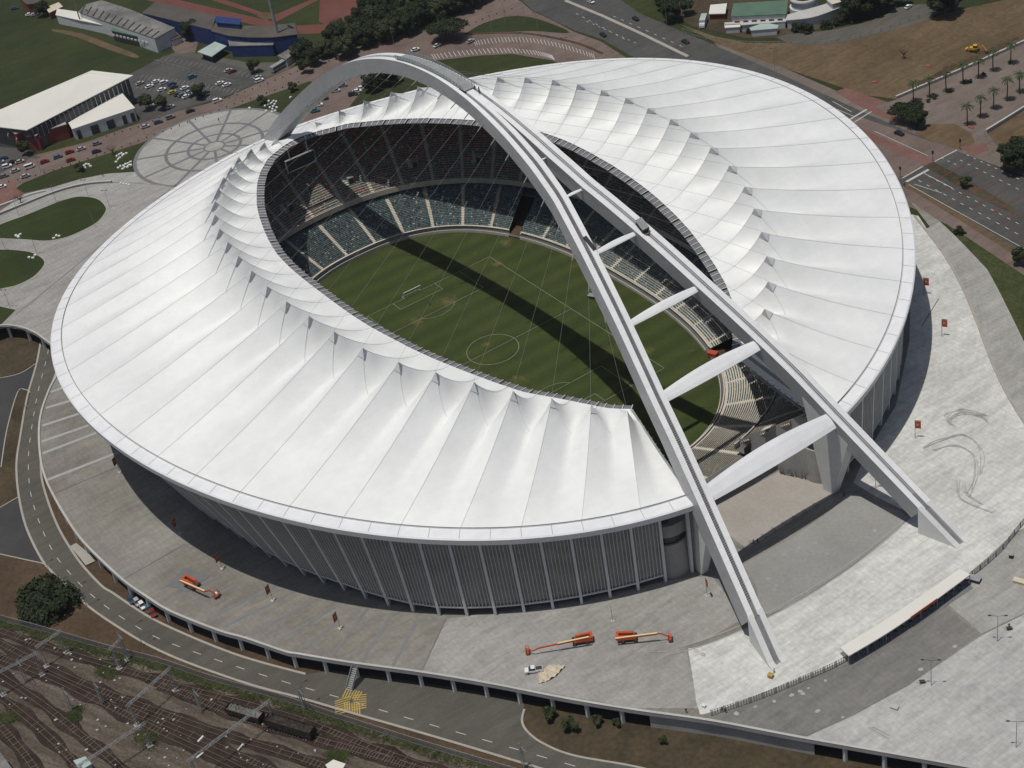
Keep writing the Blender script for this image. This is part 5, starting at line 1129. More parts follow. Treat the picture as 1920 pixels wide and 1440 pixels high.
for px, c, lb, k in [((263, 156), 'beige', 'beige car parked alone next to the sports hall roof', 'hatch'), ((281, 162), 'white', 'white car at the left end of the upper parked cluster', 'hatch'), ((293, 153), 'white', 'white car behind the left cluster in the car park', 'hatch'), ((308, 155), 'white', 'white car in the upper middle of the car park', 'suv'), ((304, 168), 'white', 'white car in front of the blue pair', 'hatch'), ((323, 158), 'darkblue', 'dark blue car in the upper row of the car park', 'hatch'), ((326, 163), 'blue', 'blue car just below the dark blue one in the car park', 'hatch'),
                     ((347, 165), 'white', 'white car standing right of the blue pair', 'hatch'), ((361, 144), 'teal', 'teal car parked alone in the middle of the car park', 'suv'), ((324, 173), 'yellow', 'small yellow car, the only yellow one', 'hatch'), ((334, 177), 'blue', 'blue car right beside the yellow one', 'hatch'), ((342, 178), 'grey', 'grey car second right of the yellow one', 'hatch'), ((350, 181), 'white', 'white car in the lower crowded row', 'hatch'), ((355, 173), 'silver', 'silver car in the middle of the crowded row', 'hatch'), ((362, 179), 'darkblue', 'dark blue car in the lower crowded row', 'hatch'), ((368, 173), 'white', 'white car near the right end of the crowded row', 'hatch'), ((376, 179), 'black', 'black car under the tree in the crowded row', 'hatch'), ((385, 173), 'green', 'green car at the right end of the crowded row', 'hatch'),
                     ((265, 184), 'black', 'black car by the annexe corner in the car park', 'hatch'), ((284, 191), 'red', 'bright red car between the annexe and a small tree', 'hatch'), ((296, 194), 'white', 'white car beside the bright red one', 'hatch'), ((269, 193), 'darkred', 'dark red car left of the bright red one', 'suv'), ((320, 200), 'silver', 'silver car behind the small car park trees', 'hatch'), ((413, 156), 'white', 'left of two white cars on the right of the car park', 'hatch'), ((426, 159), 'white', 'right of two white cars on the right of the car park', 'hatch'),
                     ((429, 132), 'silver', 'silver car beside the dark red one in the service yard', 'hatch'), ((436, 134), 'darkred', 'dark red car in the service yard', 'hatch'), ((484, 145), 'silver', 'silver car under the tree by the yard entrance', 'hatch'), ((487, 151), 'white', 'white car in front of the tree by the yard entrance', 'suv')]:
    car(px, c, lb, DP, kind=k, group=gp)
for px, c, lb, k in [((630, 170), 'silver', 'silver car seen just under the arch curve', 'hatch'), ((643, 160), 'grey', 'grey car highest in the view under the arch', 'hatch'), ((678, 165), 'white', 'white car nearest the shaded lawn', 'hatch'), ((670, 171), 'white', 'white car second from the shaded lawn', 'hatch'), ((662, 177), 'black', 'black car in front of the two white cars', 'suv'), ((608, 185), 'black', 'black car left of the silver one under the arch', 'hatch'), ((597, 197), 'white', 'white car above the teal one near the roof edge', 'suv'), ((591, 208), 'teal', 'dark teal car lowest under the arch', 'suv')]:
    car(px, c, lb, (10, -2), kind=k, group=gn)
for px, c, lb, d in [((883, 77), 'silver', 'silver car at the upper edge of the fan car park', (8, -4)), ((820, 85), 'white', 'white car under the big spreading tree', (8, -4)), ((779, 93), 'white', 'white car at the left end of the fan car park', (8, -3)), ((1131, 65), 'black', 'black car driving on the main road near the fan car park', (20, 12)), ((1192, 35), 'black', 'black car in the far carriageway at the top', (20, 10)), ((1108, 3), 'white', 'white car at the top edge of the main road', (20, 10)),
                     ((1686, 250), 'black', 'black car crossing the brick paved junction', (20, 8)), ((1285, 78), 'black', 'black car beside the tall pole on the main road', (20, 10)), ((1877, 279), 'black', 'black car parked beside the dark tree on the right', (12, -10)), ((1888, 283), 'blue', 'blue car second in the row by the dark tree', (12, -10)), ((1898, 287), 'silver', 'silver car third in the row by the dark tree', (12, -10)), ((1909, 291), 'white', 'white car last in the row by the dark tree', (12, -10)), ((1703, 13), 'white', 'white car alone on the temple car park', (12, -8))]:
    car(px, c, lb, d, group='cars near the main road', z=ZU+.25)
for px, c, lb, d in [((247, 1124), 'blue', 'blue car nose out under the concourse, left of five', (6, 10)), ((258, 1129), 'silver', 'silver car under the concourse beside the blue one', (6, 10)), ((267, 1135), 'white', 'white car in the middle under the concourse edge', (6, 10)), ((280, 1141), 'teal', 'teal car under the concourse beside the red one', (6, 10)), ((287, 1149), 'red', 'red car under the concourse edge', (6, 10)), ((1762, 1440), 'grey', 'grey car at the bottom right under the concourse edge', (14, 4)), ((1787, 1443), 'white', 'white car at the bottom right under the concourse edge', (14, 4))]:
    car(px, c, lb, d, z=.1, group='cars parked under the concourse')
for px, c, lb in [((28, 15), 'blue', 'blue car at the top left beside the field'), ((56, 27), 'white', 'left white car at the top left field corner'), ((66, 27), 'silver', 'silver car at the top left field corner')]:
    car(px, c, lb, (10, -2), group='cars at the field corner')
# bus and box truck
def boxy(name, px, d, L, w, h, c, label, cat, z=ZU+.2, cabin=True):
    o = tag(empty(name, G(*px, z), head(px, d, z)), label, cat); mb = MB(); mb.box(-L/2, L/2-(1.6 if cabin else 0), -w/2, w/2, .5, h); mb.build('box_body', c, o)
    if cabin: mb = MB(); profile_solid(mb, [(L/2-1.5, .4), (L/2+.1, .4), (L/2+.1, 1.4), (L/2-.3, 2.2), (L/2-1.5, 2.25)], w/2, lambda z: w/2-.08); recalc(mb.build('cab', 'whitewall', o))
    mb = MB(); mb.box(-L/2+.3, L/2-(1.9 if cabin else .3), -w/2-.02, w/2+.02, h*.55, h*.8)
    if not cabin: mb.build('windows', 'glass', o)
    for x in (-L/2+1.2, L/2-1):
        for y in (-w/2+.1, w/2-.1): m_ = MB(); m_.tube((x, y-.14, .45), (x, y+.14, .45), .45, n=10); m_.build('wheel', 'tyre', o)
    return o
boxy('bus', (526, 128), (20, -12), 11, 2.5, 3, 'steel', 'silver coach parked beside the dark trees in the yard', 'bus', cabin=False)
boxy('box_truck', (1319, 46), (-4, 12), 9, 2.6, 3.4, 'palegreen', 'white and green box truck parked left of the temple carport', 'truck')
# pick-up with tarpaulin spread behind it on the concourse
pk = car((1001, 1257), 'white', 'white pickup truck towing out a crumpled beige sheet on the concourse', (-16, 3), z=ZD+.04, kind='bakkie', cat='pickup truck', name='pickup_truck')
pp = [(1009, 1250), (1022, 1255), (1030, 1246), (1043, 1248), (1060, 1250), (1050, 1260), (1043, 1268), (1030, 1276), (1009, 1283), (1012, 1270), (1008, 1262)]
bm = bmesh.new(); P = GL(pp, ZD+.15); c = np.mean(P, 0); bm.faces.new([bm.verts.new((p[0]-c[0], p[1]-c[1], 0)) for p in P]); bmesh.ops.triangulate(bm, faces=bm.faces)
bmesh.ops.subdivide_edges(bm, edges=bm.edges, cuts=4, use_grid_fill=True)
for v in bm.verts: v.co.z = abs(.5*math.sin(v.co.x*1.3+v.co.y*2.1)+.4*math.sin(v.co.x*2.7-v.co.y*1.2))*.9
me = bpy.data.meshes.new('ground_sheet'); bm.to_mesh(me); bm.free(); me.materials.append(M['tarp']); o = bpy.data.objects.new('ground_sheet', me); COL.objects.link(o); o.location = (c[0], c[1], ZD+.1); tag(o, 'crumpled beige dust sheet lying behind the white pickup', 'sheet')
o = MB().flat(rel(GL([(349, 1063), (371, 1074), (394, 1079), (372, 1096), (350, 1111), (330, 1102), (310, 1099)], ZD+.1), G(350, 1088, ZD+.1))).build('ground_sheet', 'band'); o.location = G(350, 1088, ZD+.1); tag(o, 'blue grey plastic sheet spread under the left boom lift', 'sheet')
# boom lifts
def lift(ch, tail, head_, knee, bask, label, hz=(3.0, 3.4, 2.6, 1.2)):
    o0 = G(*ch, ZD); o = tag(empty('boom_lift', o0), label, 'boom lift', 'orange boom lifts on the concourse'); V = lambda q, h: Vector(G(*q, ZD+h))-Vector(o0)
    t, h_, k, b = V(tail, hz[0]), V(head_, hz[1]), V(knee, hz[2]), V(bask, hz[3]); d = (h_-t); d.z = 0; d.normalize(); s = Vector((-d.y, d.x, 0))
    mb = MB(); mb.beam(-d*2.2+Vector((0, 0, .75)), d*2.2+Vector((0, 0, .75)), 1.5, .5); mb.build('chassis', 'dark', o)
    for x in (-1.7, 1.7):
        for y in (-1.15, 1.15):
            c = d*x+s*y+Vector((0, 0, .55)); m_ = MB(); m_.tube(c-s*.2, c+s*.2, .55, n=12); w_ = m_.build('wheel', 'tyre', o)
            m_ = MB(); m_.tube(c-s*.22, c+s*.22, .25, n=8); m_.build('hub', 'orange', w_)
    for y in (-.85, .85):
        mb = MB(); c = s*y; mb.hexa([c-d*3.2-s*.42+Vector((0, 0, 1.05)), c+d*1.6-s*.42+Vector((0, 0, 1.05)), c+d*1.6+s*.42+Vector((0, 0, 1.05)), c-d*3.2+s*.42+Vector((0, 0, 1.05)),
                                     c-d*3.-s*.36+Vector((0, 0, 2.3)), c+d*1.-s*.36+Vector((0, 0, 1.9)), c+d*1.+s*.36+Vector((0, 0, 1.9)), c-d*3.+s*.36+Vector((0, 0, 2.3))]); mb.build('engine_cowl', 'orange', o)
    mb = MB(); mb.beam(-d*3.4+Vector((0, 0, 1.7)), -d*2.7+Vector((0, 0, 1.7)), 2.4, 1.2); mb.build('counterweight', 'orange', o)
    m = t.lerp(h_, .62); mb = MB(); mb.beam(t, m if hz[1] < hz[0] else h_, .5, .5, 0); mb.beam(t+Vector((0, 0, .28)), (m if hz[1] < hz[0] else h_)+Vector((0, 0, .28)), .46, .08, 1); mb.build('main_boom', ['orange', 'boomc'], o)
    if hz[1] < hz[0]: mb = MB(); mb.beam(m, h_, .34, .34); mb.build('fly_boom', 'orange', o)
    mb = MB(); mb.beam(h_, k, .26, .3); mb.beam(k, b+Vector((0, 0, .3)), .22, .26); mb.build('jib', 'orange', o)
    mb = MB()
    for z in (0, .55, 1.1):
        c = [b+d*x+s*y+Vector((0, 0, z)) for x, y in ((-.45, -1.1), (.45, -1.1), (.45, 1.1), (-.45, 1.1))]
        for i in range(4): mb.beam(c[i], c[(i+1) % 4], .09, .09)
    for x, y in ((-.45, -1.1), (.45, -1.1), (.45, 1.1), (-.45, 1.1)): c = b+d*x+s*y; mb.beam(c, c+Vector((0, 0, 1.1)), .09, .09)
    mb.beam(b-d*.45, b+d*.45, 2.2, .08); mb.build('basket', 'orange', o); return o
lift((1089, 1204), (1104, 1195), (1010, 1215), (1000, 1220), (989, 1221), 'orange boom lift with its boom stretched low to the left', (3.3, 2.2, 1.6, .6))
lift((1180, 1199), (1154, 1198), (1232, 1188), (1240, 1188), (1256, 1196), 'orange boom lift with cream boom pointing right', (2.6, 3.0, 2.8, .9))
b_ = lift((362, 1098), (338, 1089), (384, 1109), (392, 1107), (406, 1116), 'orange boom lift standing on the grey sheet at the left', (2.6, 3.0, 2.8, .9))
mb = MB(); mb.box(-.5, .5, -.25, .25, 0, 1.); w_ = mb.build('crate', 'stone'); w_.location = Vector(G(407, 1116, ZD+1.1)); tag(w_, 'white sack of gear riding in the basket of the left boom lift', 'sack')
# backhoe on the building site
o0 = G(1828, 97, ZU+.3); o = tag(empty('backhoe', o0, head((1828, 95), (20, 3), ZU)), 'yellow backhoe digger working on the bare building site', 'digger'); M['digger'] = mat('digger_yellow', (.5, .27, .02), (.56, .32, .04), .5)
mb = MB(); mb.box(-2.2, 1., -.8, .8, .9, 1.9); mb.build('body', 'digger', o); mb = MB(); mb.box(-.6, .8, -.7, .7, 1.9, 2.9); mb.build('cab', 'glass', o); mb = MB(); mb.box(-.7, .9, -.8, .8, 2.9, 3.1); mb.build('cab_roof', 'digger', o)
for x, r in ((-1.5, .55), (.9, .8)):
    for y in (-1, 1): m_ = MB(); m_.tube((x, y-.2, r), (x, y+.2, r), r, n=12); m_.build('wheel', 'tyre', o)
mb = MB(); mb.beam((1.2, 0, 1.5), (3.2, 0, 3.4), .35, .4); mb.beam((3.2, 0, 3.4), (5, 0, 1.4), .3, .35); mb.build('digging_arm', 'digger', o); mb = MB(); mb.box(4.6, 5.4, -.5, .5, .4, 1.3); mb.build('bucket', 'rail', o)
mb = MB(); mb.beam((-2.2, -.6, 1.2), (-3.4, -.6, .7), .2, .25); mb.beam((-2.2, .6, 1.2), (-3.4, .6, .7), .2, .25); mb.box(-4., -3.3, -1.1, 1.1, .2, 1.1); mb.build('front_loader', 'digger', o)
# wagons on the track
def wagon(pa, pb, h, label, scrap):
    a, b = Vector(G(*pa, .3)), Vector(G(*pb, .3)); c = (a+b)/2; L = (b-a).length; o = tag(empty('goods_wagon', c, math.atan2((b-a).y, (b-a).x)), label, 'railway wagon', 'derelict wagons in the railway yard'); w = 1.45
    M.setdefault('rust', mat('rusty_black', (.018, .016, .015), (.055, .042, .034), .8, .8, .3, 2.))
    mb = MB(); mb.box(-L/2, L/2, -w, w, .9, 1.15)
    for y in (-w, w-.1): mb.box(-L/2, L/2, y, y+.1, 1.15, h)
    for x in (-L/2, L/2-.1): mb.box(x, x+.1, -w, w, 1.15, h)
    for k in range(9):
        x = -L/2+L*k/8
        for y in (-w-.08, w): mb.box(x-.08, x+.08, y, y+.08, 1.0, h)
    mb.build('wagon_body', 'rust', o)
    for x in (-L/2+2, L/2-2):
        m_ = MB(); m_.box(x-1.1, x+1.1, -.9, .9, .45, .75); bg_ = m_.build('bogie', 'rust', o)
        for dx in (-.8, .8): m_ = MB(); m_.tube((x+dx, -.8, .42), (x+dx, .8, .42), .42, n=10); m_.build('wheelset', 'rail', bg_)
    bm = bmesh.new(); nx_, ny = 40, 8; g = [[bm.verts.new((-L/2+.2+(L-.4)*i/nx_, -w+.15+(2*w-.3)*j/ny, h-.5+random.uniform(-.35, .45)*(1 if scrap else .6))) for j in range(ny+1)] for i in range(nx_+1)]
    for i in range(nx_):
        for j in range(ny): bm.faces.new((g[i][j], g[i+1][j], g[i+1][j+1], g[i][j+1]))
    me = bpy.data.meshes.new('load'); bm.to_mesh(me); bm.free(); me.materials.append(M['roofgrey'] if scrap else M['rust']); l_ = bpy.data.objects.new('load', me); COL.objects.link(l_); l_.parent = o; return o
wagon((430, 1334), (493, 1353), 2.6, 'black open wagon loaded with pale scrap, left of two', True)
wagon((505, 1358), (590, 1384), 3.4, 'long black derelict wagon, right of two', False)
# ================================================================== STREET FURNITURE
def mast(name, px, z, h, label, group, arm=1.6, r=.11, heads=2, m='steel', base=True, rot=None):
    o = tag(empty(name, G(*px, z), .8 if rot is None else rot), label, 'lamp post', group); mb = MB(); mb.tube((0, 0, 0), (0, 0, h), r, r*.6, 7); mb.build('pole', m, o)
    for k in range(heads):
        s = 1 if k == 0 else -1; mb = MB(); mb.beam((0, 0, h-.1), (s*arm, 0, h+.15), .07, .07); mb.box(min(s*arm, s*(arm+.8)), max(s*arm, s*(arm+.8)), -.18, .18, h+.08, h+.24); mb.build('lamp_head', 'dark', o)
    return o
l1 = None
for px, lb in (((1870, 1203), 'upper'), ((1746, 1286), 'middle'), ((1905, 1402), 'lowest')):
    mast('street_lamp', px, ZD, 9, 'tall twin headed lamp post on the pale south apron, the %s of three' % lb, 'twin lamp posts on the south apron')
for px, lb in (((36, 405), 'at the upper left tip of the large oval lawn'), ((106, 380), 'on the upper rim of the large oval lawn'), ((166, 369), 'at the top of the large oval lawn'), ((206, 389), 'on the paving right of the large oval lawn'), ((179, 427), 'at the lower right rim of the large oval lawn'), ((11, 471), 'on the left of the second lawn'), ((70, 477), 'at the right tip of the second lawn'), ((19, 577), 'on the small third lawn')):
    mast('street_lamp', px, ZD, 8, 'slim lamp post '+lb, 'lamp posts round the oval lawns', .5, .09)
for px, lb in (((163, 1137), 'above the dark tree'), ((268, 1211), 'left of the palisade fence bend'), ((49, 768), 'in the upper left by the rough island'), ((102, 1095), 'where the side road joins'), ((575, 1325), 'beside the yellow marking')):
    mast('street_lamp', px, 0, 8.5, 'single arm lamp post on the service road '+lb, 'lamp posts of the service road', 1.6, .1, 1, rot=math.pi/2)
for px, lb in (((77, 323), 'at the left end of the lawn strip'), ((273, 256), 'left of the round plaza'), ((413, 201), 'above the round plaza'), ((505, 173), 'near the arch foot'), ((740, 89), 'beside the dark wood'), ((977, 104), 'inside the fan car park'), ((1063, 114), 'at the right of the fan car park'), ((923, 64), 'at the lower rim of the grass bed'), ((948, 43), 'on the upper rim of the grass bed'), ((1010, 65), 'by the tip of the grass bed'), ((985, 42), 'in the middle of the grass bed'), ((1292, 108), 'behind the roof edge on the main road'), ((1453, 136), 'on the footpath by the building site'), ((1251, 52), 'across the main road near the temple')):
    mast('street_lamp', px, ZU, 11, 'thin tall lamp post '+lb, 'thin lamp posts by the brick road and main road', .8, .09)
o = tag(empty('floodlight_mast', G(528, 94, ZU)), 'very tall grey floodlight mast by the curved blue grandstand', 'mast'); mb = MB(); mb.tube((0, 0, 0), (0, 0, 42), .95, .45, 10); mb.build('pole', 'steel', o)
mb = MB(); mb.box(-3, 3, -.3, .3, 42, 45); mb.build('lamp_frame', 'steel', o)
o = tag(empty('floodlight_mast', G(155, 53, ZU)), 'slender floodlight mast in front of the club terrace', 'mast'); mb = MB(); mb.tube((0, 0, 0), (0, 0, 30), .4, .2, 8); mb.build('pole', 'steel', o); mb = MB(); mb.box(-1.5, 1.5, -.2, .2, 30, 31.5); mb.build('lamp_frame', 'steel', o)
def signal(px, lb):
    o = tag(empty('traffic_light', G(*px, ZU+.2)), 'traffic light on black pole '+lb, 'traffic light', 'traffic lights at the junction'); mb = MB(); mb.tube((0, 0, 0), (0, 0, 4.2), .1, n=6); mb.build('pole', 'dark', o); mb = MB(); mb.box(-.3, .3, -.25, .25, 3.3, 4.6); mb.build('signal_head', 'dark', o)
for q, l in (((1749, 303), 'at the tip of the planted median'), ((1800, 281), 'beside the sandy patch'), ((1688, 333), 'at the near kerb beside the stop line')): signal(q, l)
# banners
def banner(px, d, lb, faded=False):
    z = ZD; o = tag(empty('banner_flag', G(*px, z)), 'orange banner with yellow top '+lb, 'banner', 'banners round the concourse')
    a, b = Vector(G(*px, z)), Vector(G(px[0]+d[0], px[1]+d[1], z)); t = (b-a).normalized()*1.75; H = 6.6
    mb = MB(); mb.tube((0, 0, 0), (0, 0, H), .09, n=6); mb.build('pole', 'steel', o); mb = MB(); mb.box(-.6, .6, -.6, .6, .02, .14); mb.build('base_plate', 'pale', o)
    mb = MB(); n = 5
    for k in range(n):
        p, q = t*(k/n), t*((k+1)/n); w = lambda s: Vector((-t.y, t.x, 0)).normalized()*.12*math.sin(s*2.6)
        mb.add([p+w(k/n)+Vector((0, 0, H-3.)), q+w((k+1)/n)+Vector((0, 0, H-3.)), q+w((k+1)/n)+Vector((0, 0, H-.5)), p+w(k/n)+Vector((0, 0, H-.5)), q+w((k+1)/n)+Vector((0, 0, H)), p+w(k/n)+Vector((0, 0, H))], [(0, 1, 2, 3)], 0)
        m = len(mb.v); mb.f.append((m-3, m-4, m-2, m-1)); mb.m.append(1)
    c = t*.45; u = t.normalized(); w = Vector((-u.y, u.x, 0))
    for sgn in (-.16, .16): mb.add([c-u*.35+w*sgn+Vector((0, 0, H-1.75)), c+u*.35+w*sgn+Vector((0, 0, H-1.75)), c+u*.35+w*sgn+Vector((0, 0, H-1.0)), c-u*.35+w*sgn+Vector((0, 0, H-1.0))], [(0, 1, 2, 3)], 2)
    mb.build('banner_cloth', ['flagr', 'flagy', 'bandw'], o)
dl, dr = (-5.6, 6.9), (9.5, 1)
for q, d, l in (((638, 1178), dl, 'nearest the facade middle'), ((512, 1126), dl, 'right of the left boom lift'), ((417, 1066), dl, 'above the left boom lift at the shadow edge'), ((337, 1000), dl, 'inside the roof shadow'), ((225, 885), dl, 'at the upper end of the roof shadow'), ((196, 822), dl, 'peeping out below the west roof edge'),
                ((1766, 630), dr, 'farthest along the east concourse'), ((1732, 552), dr, 'at the tip of the east roof shadow'), ((1716, 821), dr, 'in the middle of the east concourse'), ((1642, 915), dr, 'just beyond the far arch leg'), ((1326, 1116), (3, 6), 'beside the near arch leg')): banner(q, d, l)
o = tag(empty('flag_pole', G(1149, 1164, ZD)), 'bare slim pole standing in front of the facade', 'pole'); mb = MB(); mb.tube((0, 0, 0), (0, 0, 5.4), .09, n=6); mb.build('pole', 'steel', o); mb = MB(); mb.box(-.5, .5, -.5, .5, 0, .12); mb.build('base_plate', 'pale', o)
# bollards along the brick road
bo = None; nb_ = 0
for L in ([(0, 345), (57, 333), (110, 317), (190, 290), (267, 262), (350, 232), (433, 198), (500, 175), (560, 155)], [(200, 256), (262, 238), (300, 222)], [(430, 184), (500, 158), (560, 133), (640, 108), (700, 84), (770, 60)], [(880, 48), (920, 30), (960, 18)]):
    for q in resample(GL(L, ZU+.1), 3.9):
        if bo is None:
            bo = tag(empty('bollard', q), 'small dark bollard in the long row lining the brick road', 'bollard', 'bollards along the brick road'); m_ = MB(); m_.tube((0, 0, 0), (0, 0, .95), .2, .17, 7); m_.build('post', 'dark', bo); m_ = MB(); m_.tube((0, 0, .95), (0, 0, 1.08), .22, .1, 7); m_.build('cap', 'steel', bo)
        else: c = copy_tree(bo); c.location = q
        nb_ += 1
# stone seats
def stone(px, z, lb, grp, first=[None]):
    if first[0] is None: m_ = MB(); m_.hexa([(-.62, -.42, 0), (.62, -.42, 0), (.62, .42, 0), (-.62, .42, 0), (-.55, -.36, .45), (.55, -.36, .45), (.55, .36, .45), (-.55, .36, .45)]); o = first[0] = m_.build('stone_seat', 'stone')
    else: o = first[0].copy(); COL.objects.link(o)
    o.location = G(*px, z); o.rotation_euler = (0, 0, random.uniform(0, 3)); tag(o, lb, 'stone seat', grp)
for grp, lb, z, L in (('white stones in the lawn cluster by the bare tree', 'white block seat in the cluster on the lawn strip left of the round plaza', ZU+.1, [(219, 293), (224, 290), (228, 288), (232, 290), (237, 288), (225, 296), (230, 292), (222, 299), (218, 304)]),
                      ('white stones next to the round plaza rim', 'white block seat in the scatter next to the lower rim of the round plaza', ZU+.1, [(226, 312), (232, 311), (236, 308), (240, 307), (245, 304), (243, 310), (239, 314), (246, 310), (234, 314), (230, 317), (222, 315), (241, 311)]),
                      ('white stones in the middle of the lawn strip', 'white block seat in the small ring in the middle of the lawn strip', ZU+.1, [(158, 311), (162, 308), (167, 309), (170, 312), (160, 315)]),
                      ('white stones under the arch foot', 'white block seat in the scatter on the lawn near the far arch foot', ZU+.1, [(497, 199), (503, 196), (509, 194), (513, 190), (518, 191), (515, 196), (506, 202), (511, 205), (499, 208), (510, 210), (516, 208), (519, 202), (545, 183), (468, 203), (504, 190), (512, 200)]),
                      ('white stones left on the oval lawn', 'white block seat in the trio at the lower left of the large oval lawn', ZD+.1, [(30, 442), (34, 443), (38, 440), (35, 445)]),
                      ('white stones right on the oval lawn', 'white block seat in the trio at the lower middle of the large oval lawn', ZD+.1, [(101, 447), (106, 442), (111, 443)]),
                      ('white stones on the second lawn', 'white block seat in the trio on the second oval lawn', ZD+.1, [(55, 483), (62, 484), (66, 479)]),
                      ('white seats along the promenade wall', 'white block seat in the row below the promenade wall', ZD+.1, [(148, 348), (153, 347), (158, 346), (227, 344), (232, 345), (237, 346), (242, 347)])):
    for q in L: stone(q, z, lb, grp)
# small gear on the concourse
def crate(px, z, s, m, name, label, cat, rot=.4):
    o = tag(empty(name, G(*px, z), rot), label, cat); x, y, h = s; mb = MB(); mb.box(-x, x, -y, y, .1, h); mb.build('body', m, o); mb = MB(); mb.box(-x-.08, x+.08, -y-.08, y+.08, h, h+.1); mb.build('lid', 'steel' if m == 'dark' else m, o); return o
crate((1827, 1089), ZD, (1.6, 1., 1.1), 'dark', 'skip', 'dark skip beside the right end of the white canopy', 'skip'); crate((1912, 1093), ZD, (1.6, .8, .9), 'tarp', 'crate', 'tan crate near the right edge of the south apron', 'crate')
crate((1896, 1046), ZD, (.5, .5, 1.3), 'dark', 'waste_bin', 'dark bin standing alone on the apron right of the fence', 'bin'); crate((1677, 1328), ZD, (.9, .6, .6), 'pale', 'crate', 'pale box on the apron below the middle lamp', 'crate'); crate((1445, 1270), ZD, (.6, .6, 1.), 'yellow', 'drum', 'yellow drum beside the near arch foot', 'drum'); crate((1320, 1326), ZD, (.4, .4, .8), 'stone', 'crate', 'small white box near the end of the curved fence', 'crate')
o = tag(empty('pole_stack', G(1650, 1374, ZD), head((1635, 1364), (34, 20), ZD)), 'stack of long grey poles lying on the pale apron', 'poles')
for k in range(5): m_ = MB(); m_.beam((-3.4+k*.3, k*.35-.8, .15), (3.2-k*.2, k*.35-.8+.1*k, .15), .16, .16); m_.build('pole', 'steel' if k % 2 else 'pale', o)
for q, l in (((1892, 1181), 'by the upper apron lamp'), ((1729, 1281), 'by the middle apron lamp')):
    o = tag(empty('wheelbarrow', G(*q, ZD), 1.), 'dark wheelbarrow '+l, 'wheelbarrow', 'wheelbarrows on the apron'); m_ = MB(); m_.hexa([(-.5, -.3, .4), (.4, -.3, .4), (.4, .3, .4), (-.5, .3, .4), (-.7, -.45, .85), (.7, -.45, .8), (.7, .45, .8), (-.7, .45, .85)]); m_.build('tray', 'dark', o)
    m_ = MB(); m_.tube((.8, -.06, .25), (.8, .06, .25), .25, n=10); m_.build('wheel', 'tyre', o); m_ = MB()
    for s in (-.3, .3): m_.beam((.8, s*.3, .25), (-1.4, s*1.2, .8), .06, .06)
    m_.build('handles', 'steel', o)
crate((1337, 668), .3, (1.6, 1., 1.6), 'orange', 'turf_vehicle', 'small orange utility vehicle in the corner tunnel of the stadium', 'vehicle')
crate((1110, 558), .05, (1.3, .9, 1.1), 'dark', 'mower', 'dark mower standing on the far side of the pitch', 'mower')
# goal on the pitch
g0, g1 = G(758.3, 560.5, .05), G(790, 545.3, .05); o = tag(empty('football_goal', g0), 'portable white football goal standing on the left half of the pitch', 'goal'); v = Vector(g1)-Vector(g0)
bk = Vector((v.y, -v.x, 0)).normalized()*-1.8; mb = MB(); U = Vector((0, 0, 2.44))
for p in (Vector((0, 0, 0)), v): mb.tube(p, p+U, .09, n=6); mb.tube(p+U, p+bk, .05, n=5); mb.tube(p, p+bk, .05, n=5)
mb.tube(U, v+U, .13, n=6); mb.tube(bk, v+bk, .05, n=5); mb.build('goal_frame', 'stone', o)
net = mat('net', (.35, .36, .35)); net.node_tree.nodes['Principled BSDF'].inputs['Alpha'].default_value = .22; M['net'] = net
MB().add([U, v+U, v+bk, bk], [(0, 1, 2, 3)]).build('net', 'net', o)
# scoreboard hung in the north end
o = tag(empty('scoreboard', G(566, 312, 33)), 'dark scoreboard screen hanging in the far end of the stadium', 'scoreboard'); o.rotation_euler = (0, 0, 0)
mb = MB(); mb.box(-.4, .4, -6, 6, 0, 4.5); mb.build('screen', 'dark', o); mb = MB()
for y in (-6.3, 6): mb.box(-.5, .5, y, y+.3, -.3, 4.8)
mb.box(-.5, .5, -6, 6, 4.5, 4.8); mb.box(-.5, .5, -6, 6, -.3, 0); mb.build('frame', 'steel', o)
for y in (-4, 4): m_ = MB(); m_.tube((0, y, 4.8), (0, y, 9), .2, n=6); m_.build('hanger_rod', 'steel', o)
# ================================================================== RAILWAY GANTRIES
def gantry(a, b, lb, h=8.):
    A_, B_ = Vector(G(*a, h)), Vector(G(*b, h)); o = tag(empty('overhead_gantry', (A_.x, A_.y, 0)), 'grey overhead line gantry '+lb, 'gantry', 'gantries over the railway tracks'); B_ -= A_; B_.z = 0; d = B_.normalized(); s = Vector((-d.y, d.x, 0))
    mb = MB(); U = Vector((0, 0, h))
    for q in (U+s*.3, U-s*.3, U+Vector((0, 0, .7))): mb.beam(q-d*1, q+B_+d*1, .1, .1)
    n = max(2, int(B_.length/1.4))
    for k in range(n):
        p, q = B_*(k/n)+U, B_*((k+1)/n)+U; e = 1 if k % 2 else -1; mb.beam(p+s*.3*e, q-s*.3*e, .08, .08); mb.beam(p+s*.3*e, q+Vector((0, 0, .7)), .08, .08)
    mb.build('truss_beam', 'steel', o)
    for p in (Vector((0, 0, 0)), B_):
        m_ = MB(); L = .45
        for sx, sy in ((-1, -1), (1, -1), (1, 1), (-1, 1)): m_.beam(p+Vector((sx*L, sy*L, 0)), p+Vector((sx*.18, sy*.18, h+.6)), .08, .08)
        for k in range(7): z0_ = k*h/7; f = lambda z: L+(.18-L)*z/h; m_.beam(p+Vector((-f(z0_), -f(z0_), z0_)), p+Vector((f(z0_+1.1), f(z0_+1.1), z0_+1.1)), .07, .07); m_.beam(p+Vector((f(z0_), -f(z0_), z0_)), p+Vector((-f(z0_+1.1), f(z0_+1.1), z0_+1.1)), .07, .07)
        ms_ = m_.build('mast', 'steel', o); m_ = MB(); m_.box(p.x-.8, p.x+.8, p.y-.8, p.y+.8, 0, .3); m_.build('footing', 'concrete', ms_)
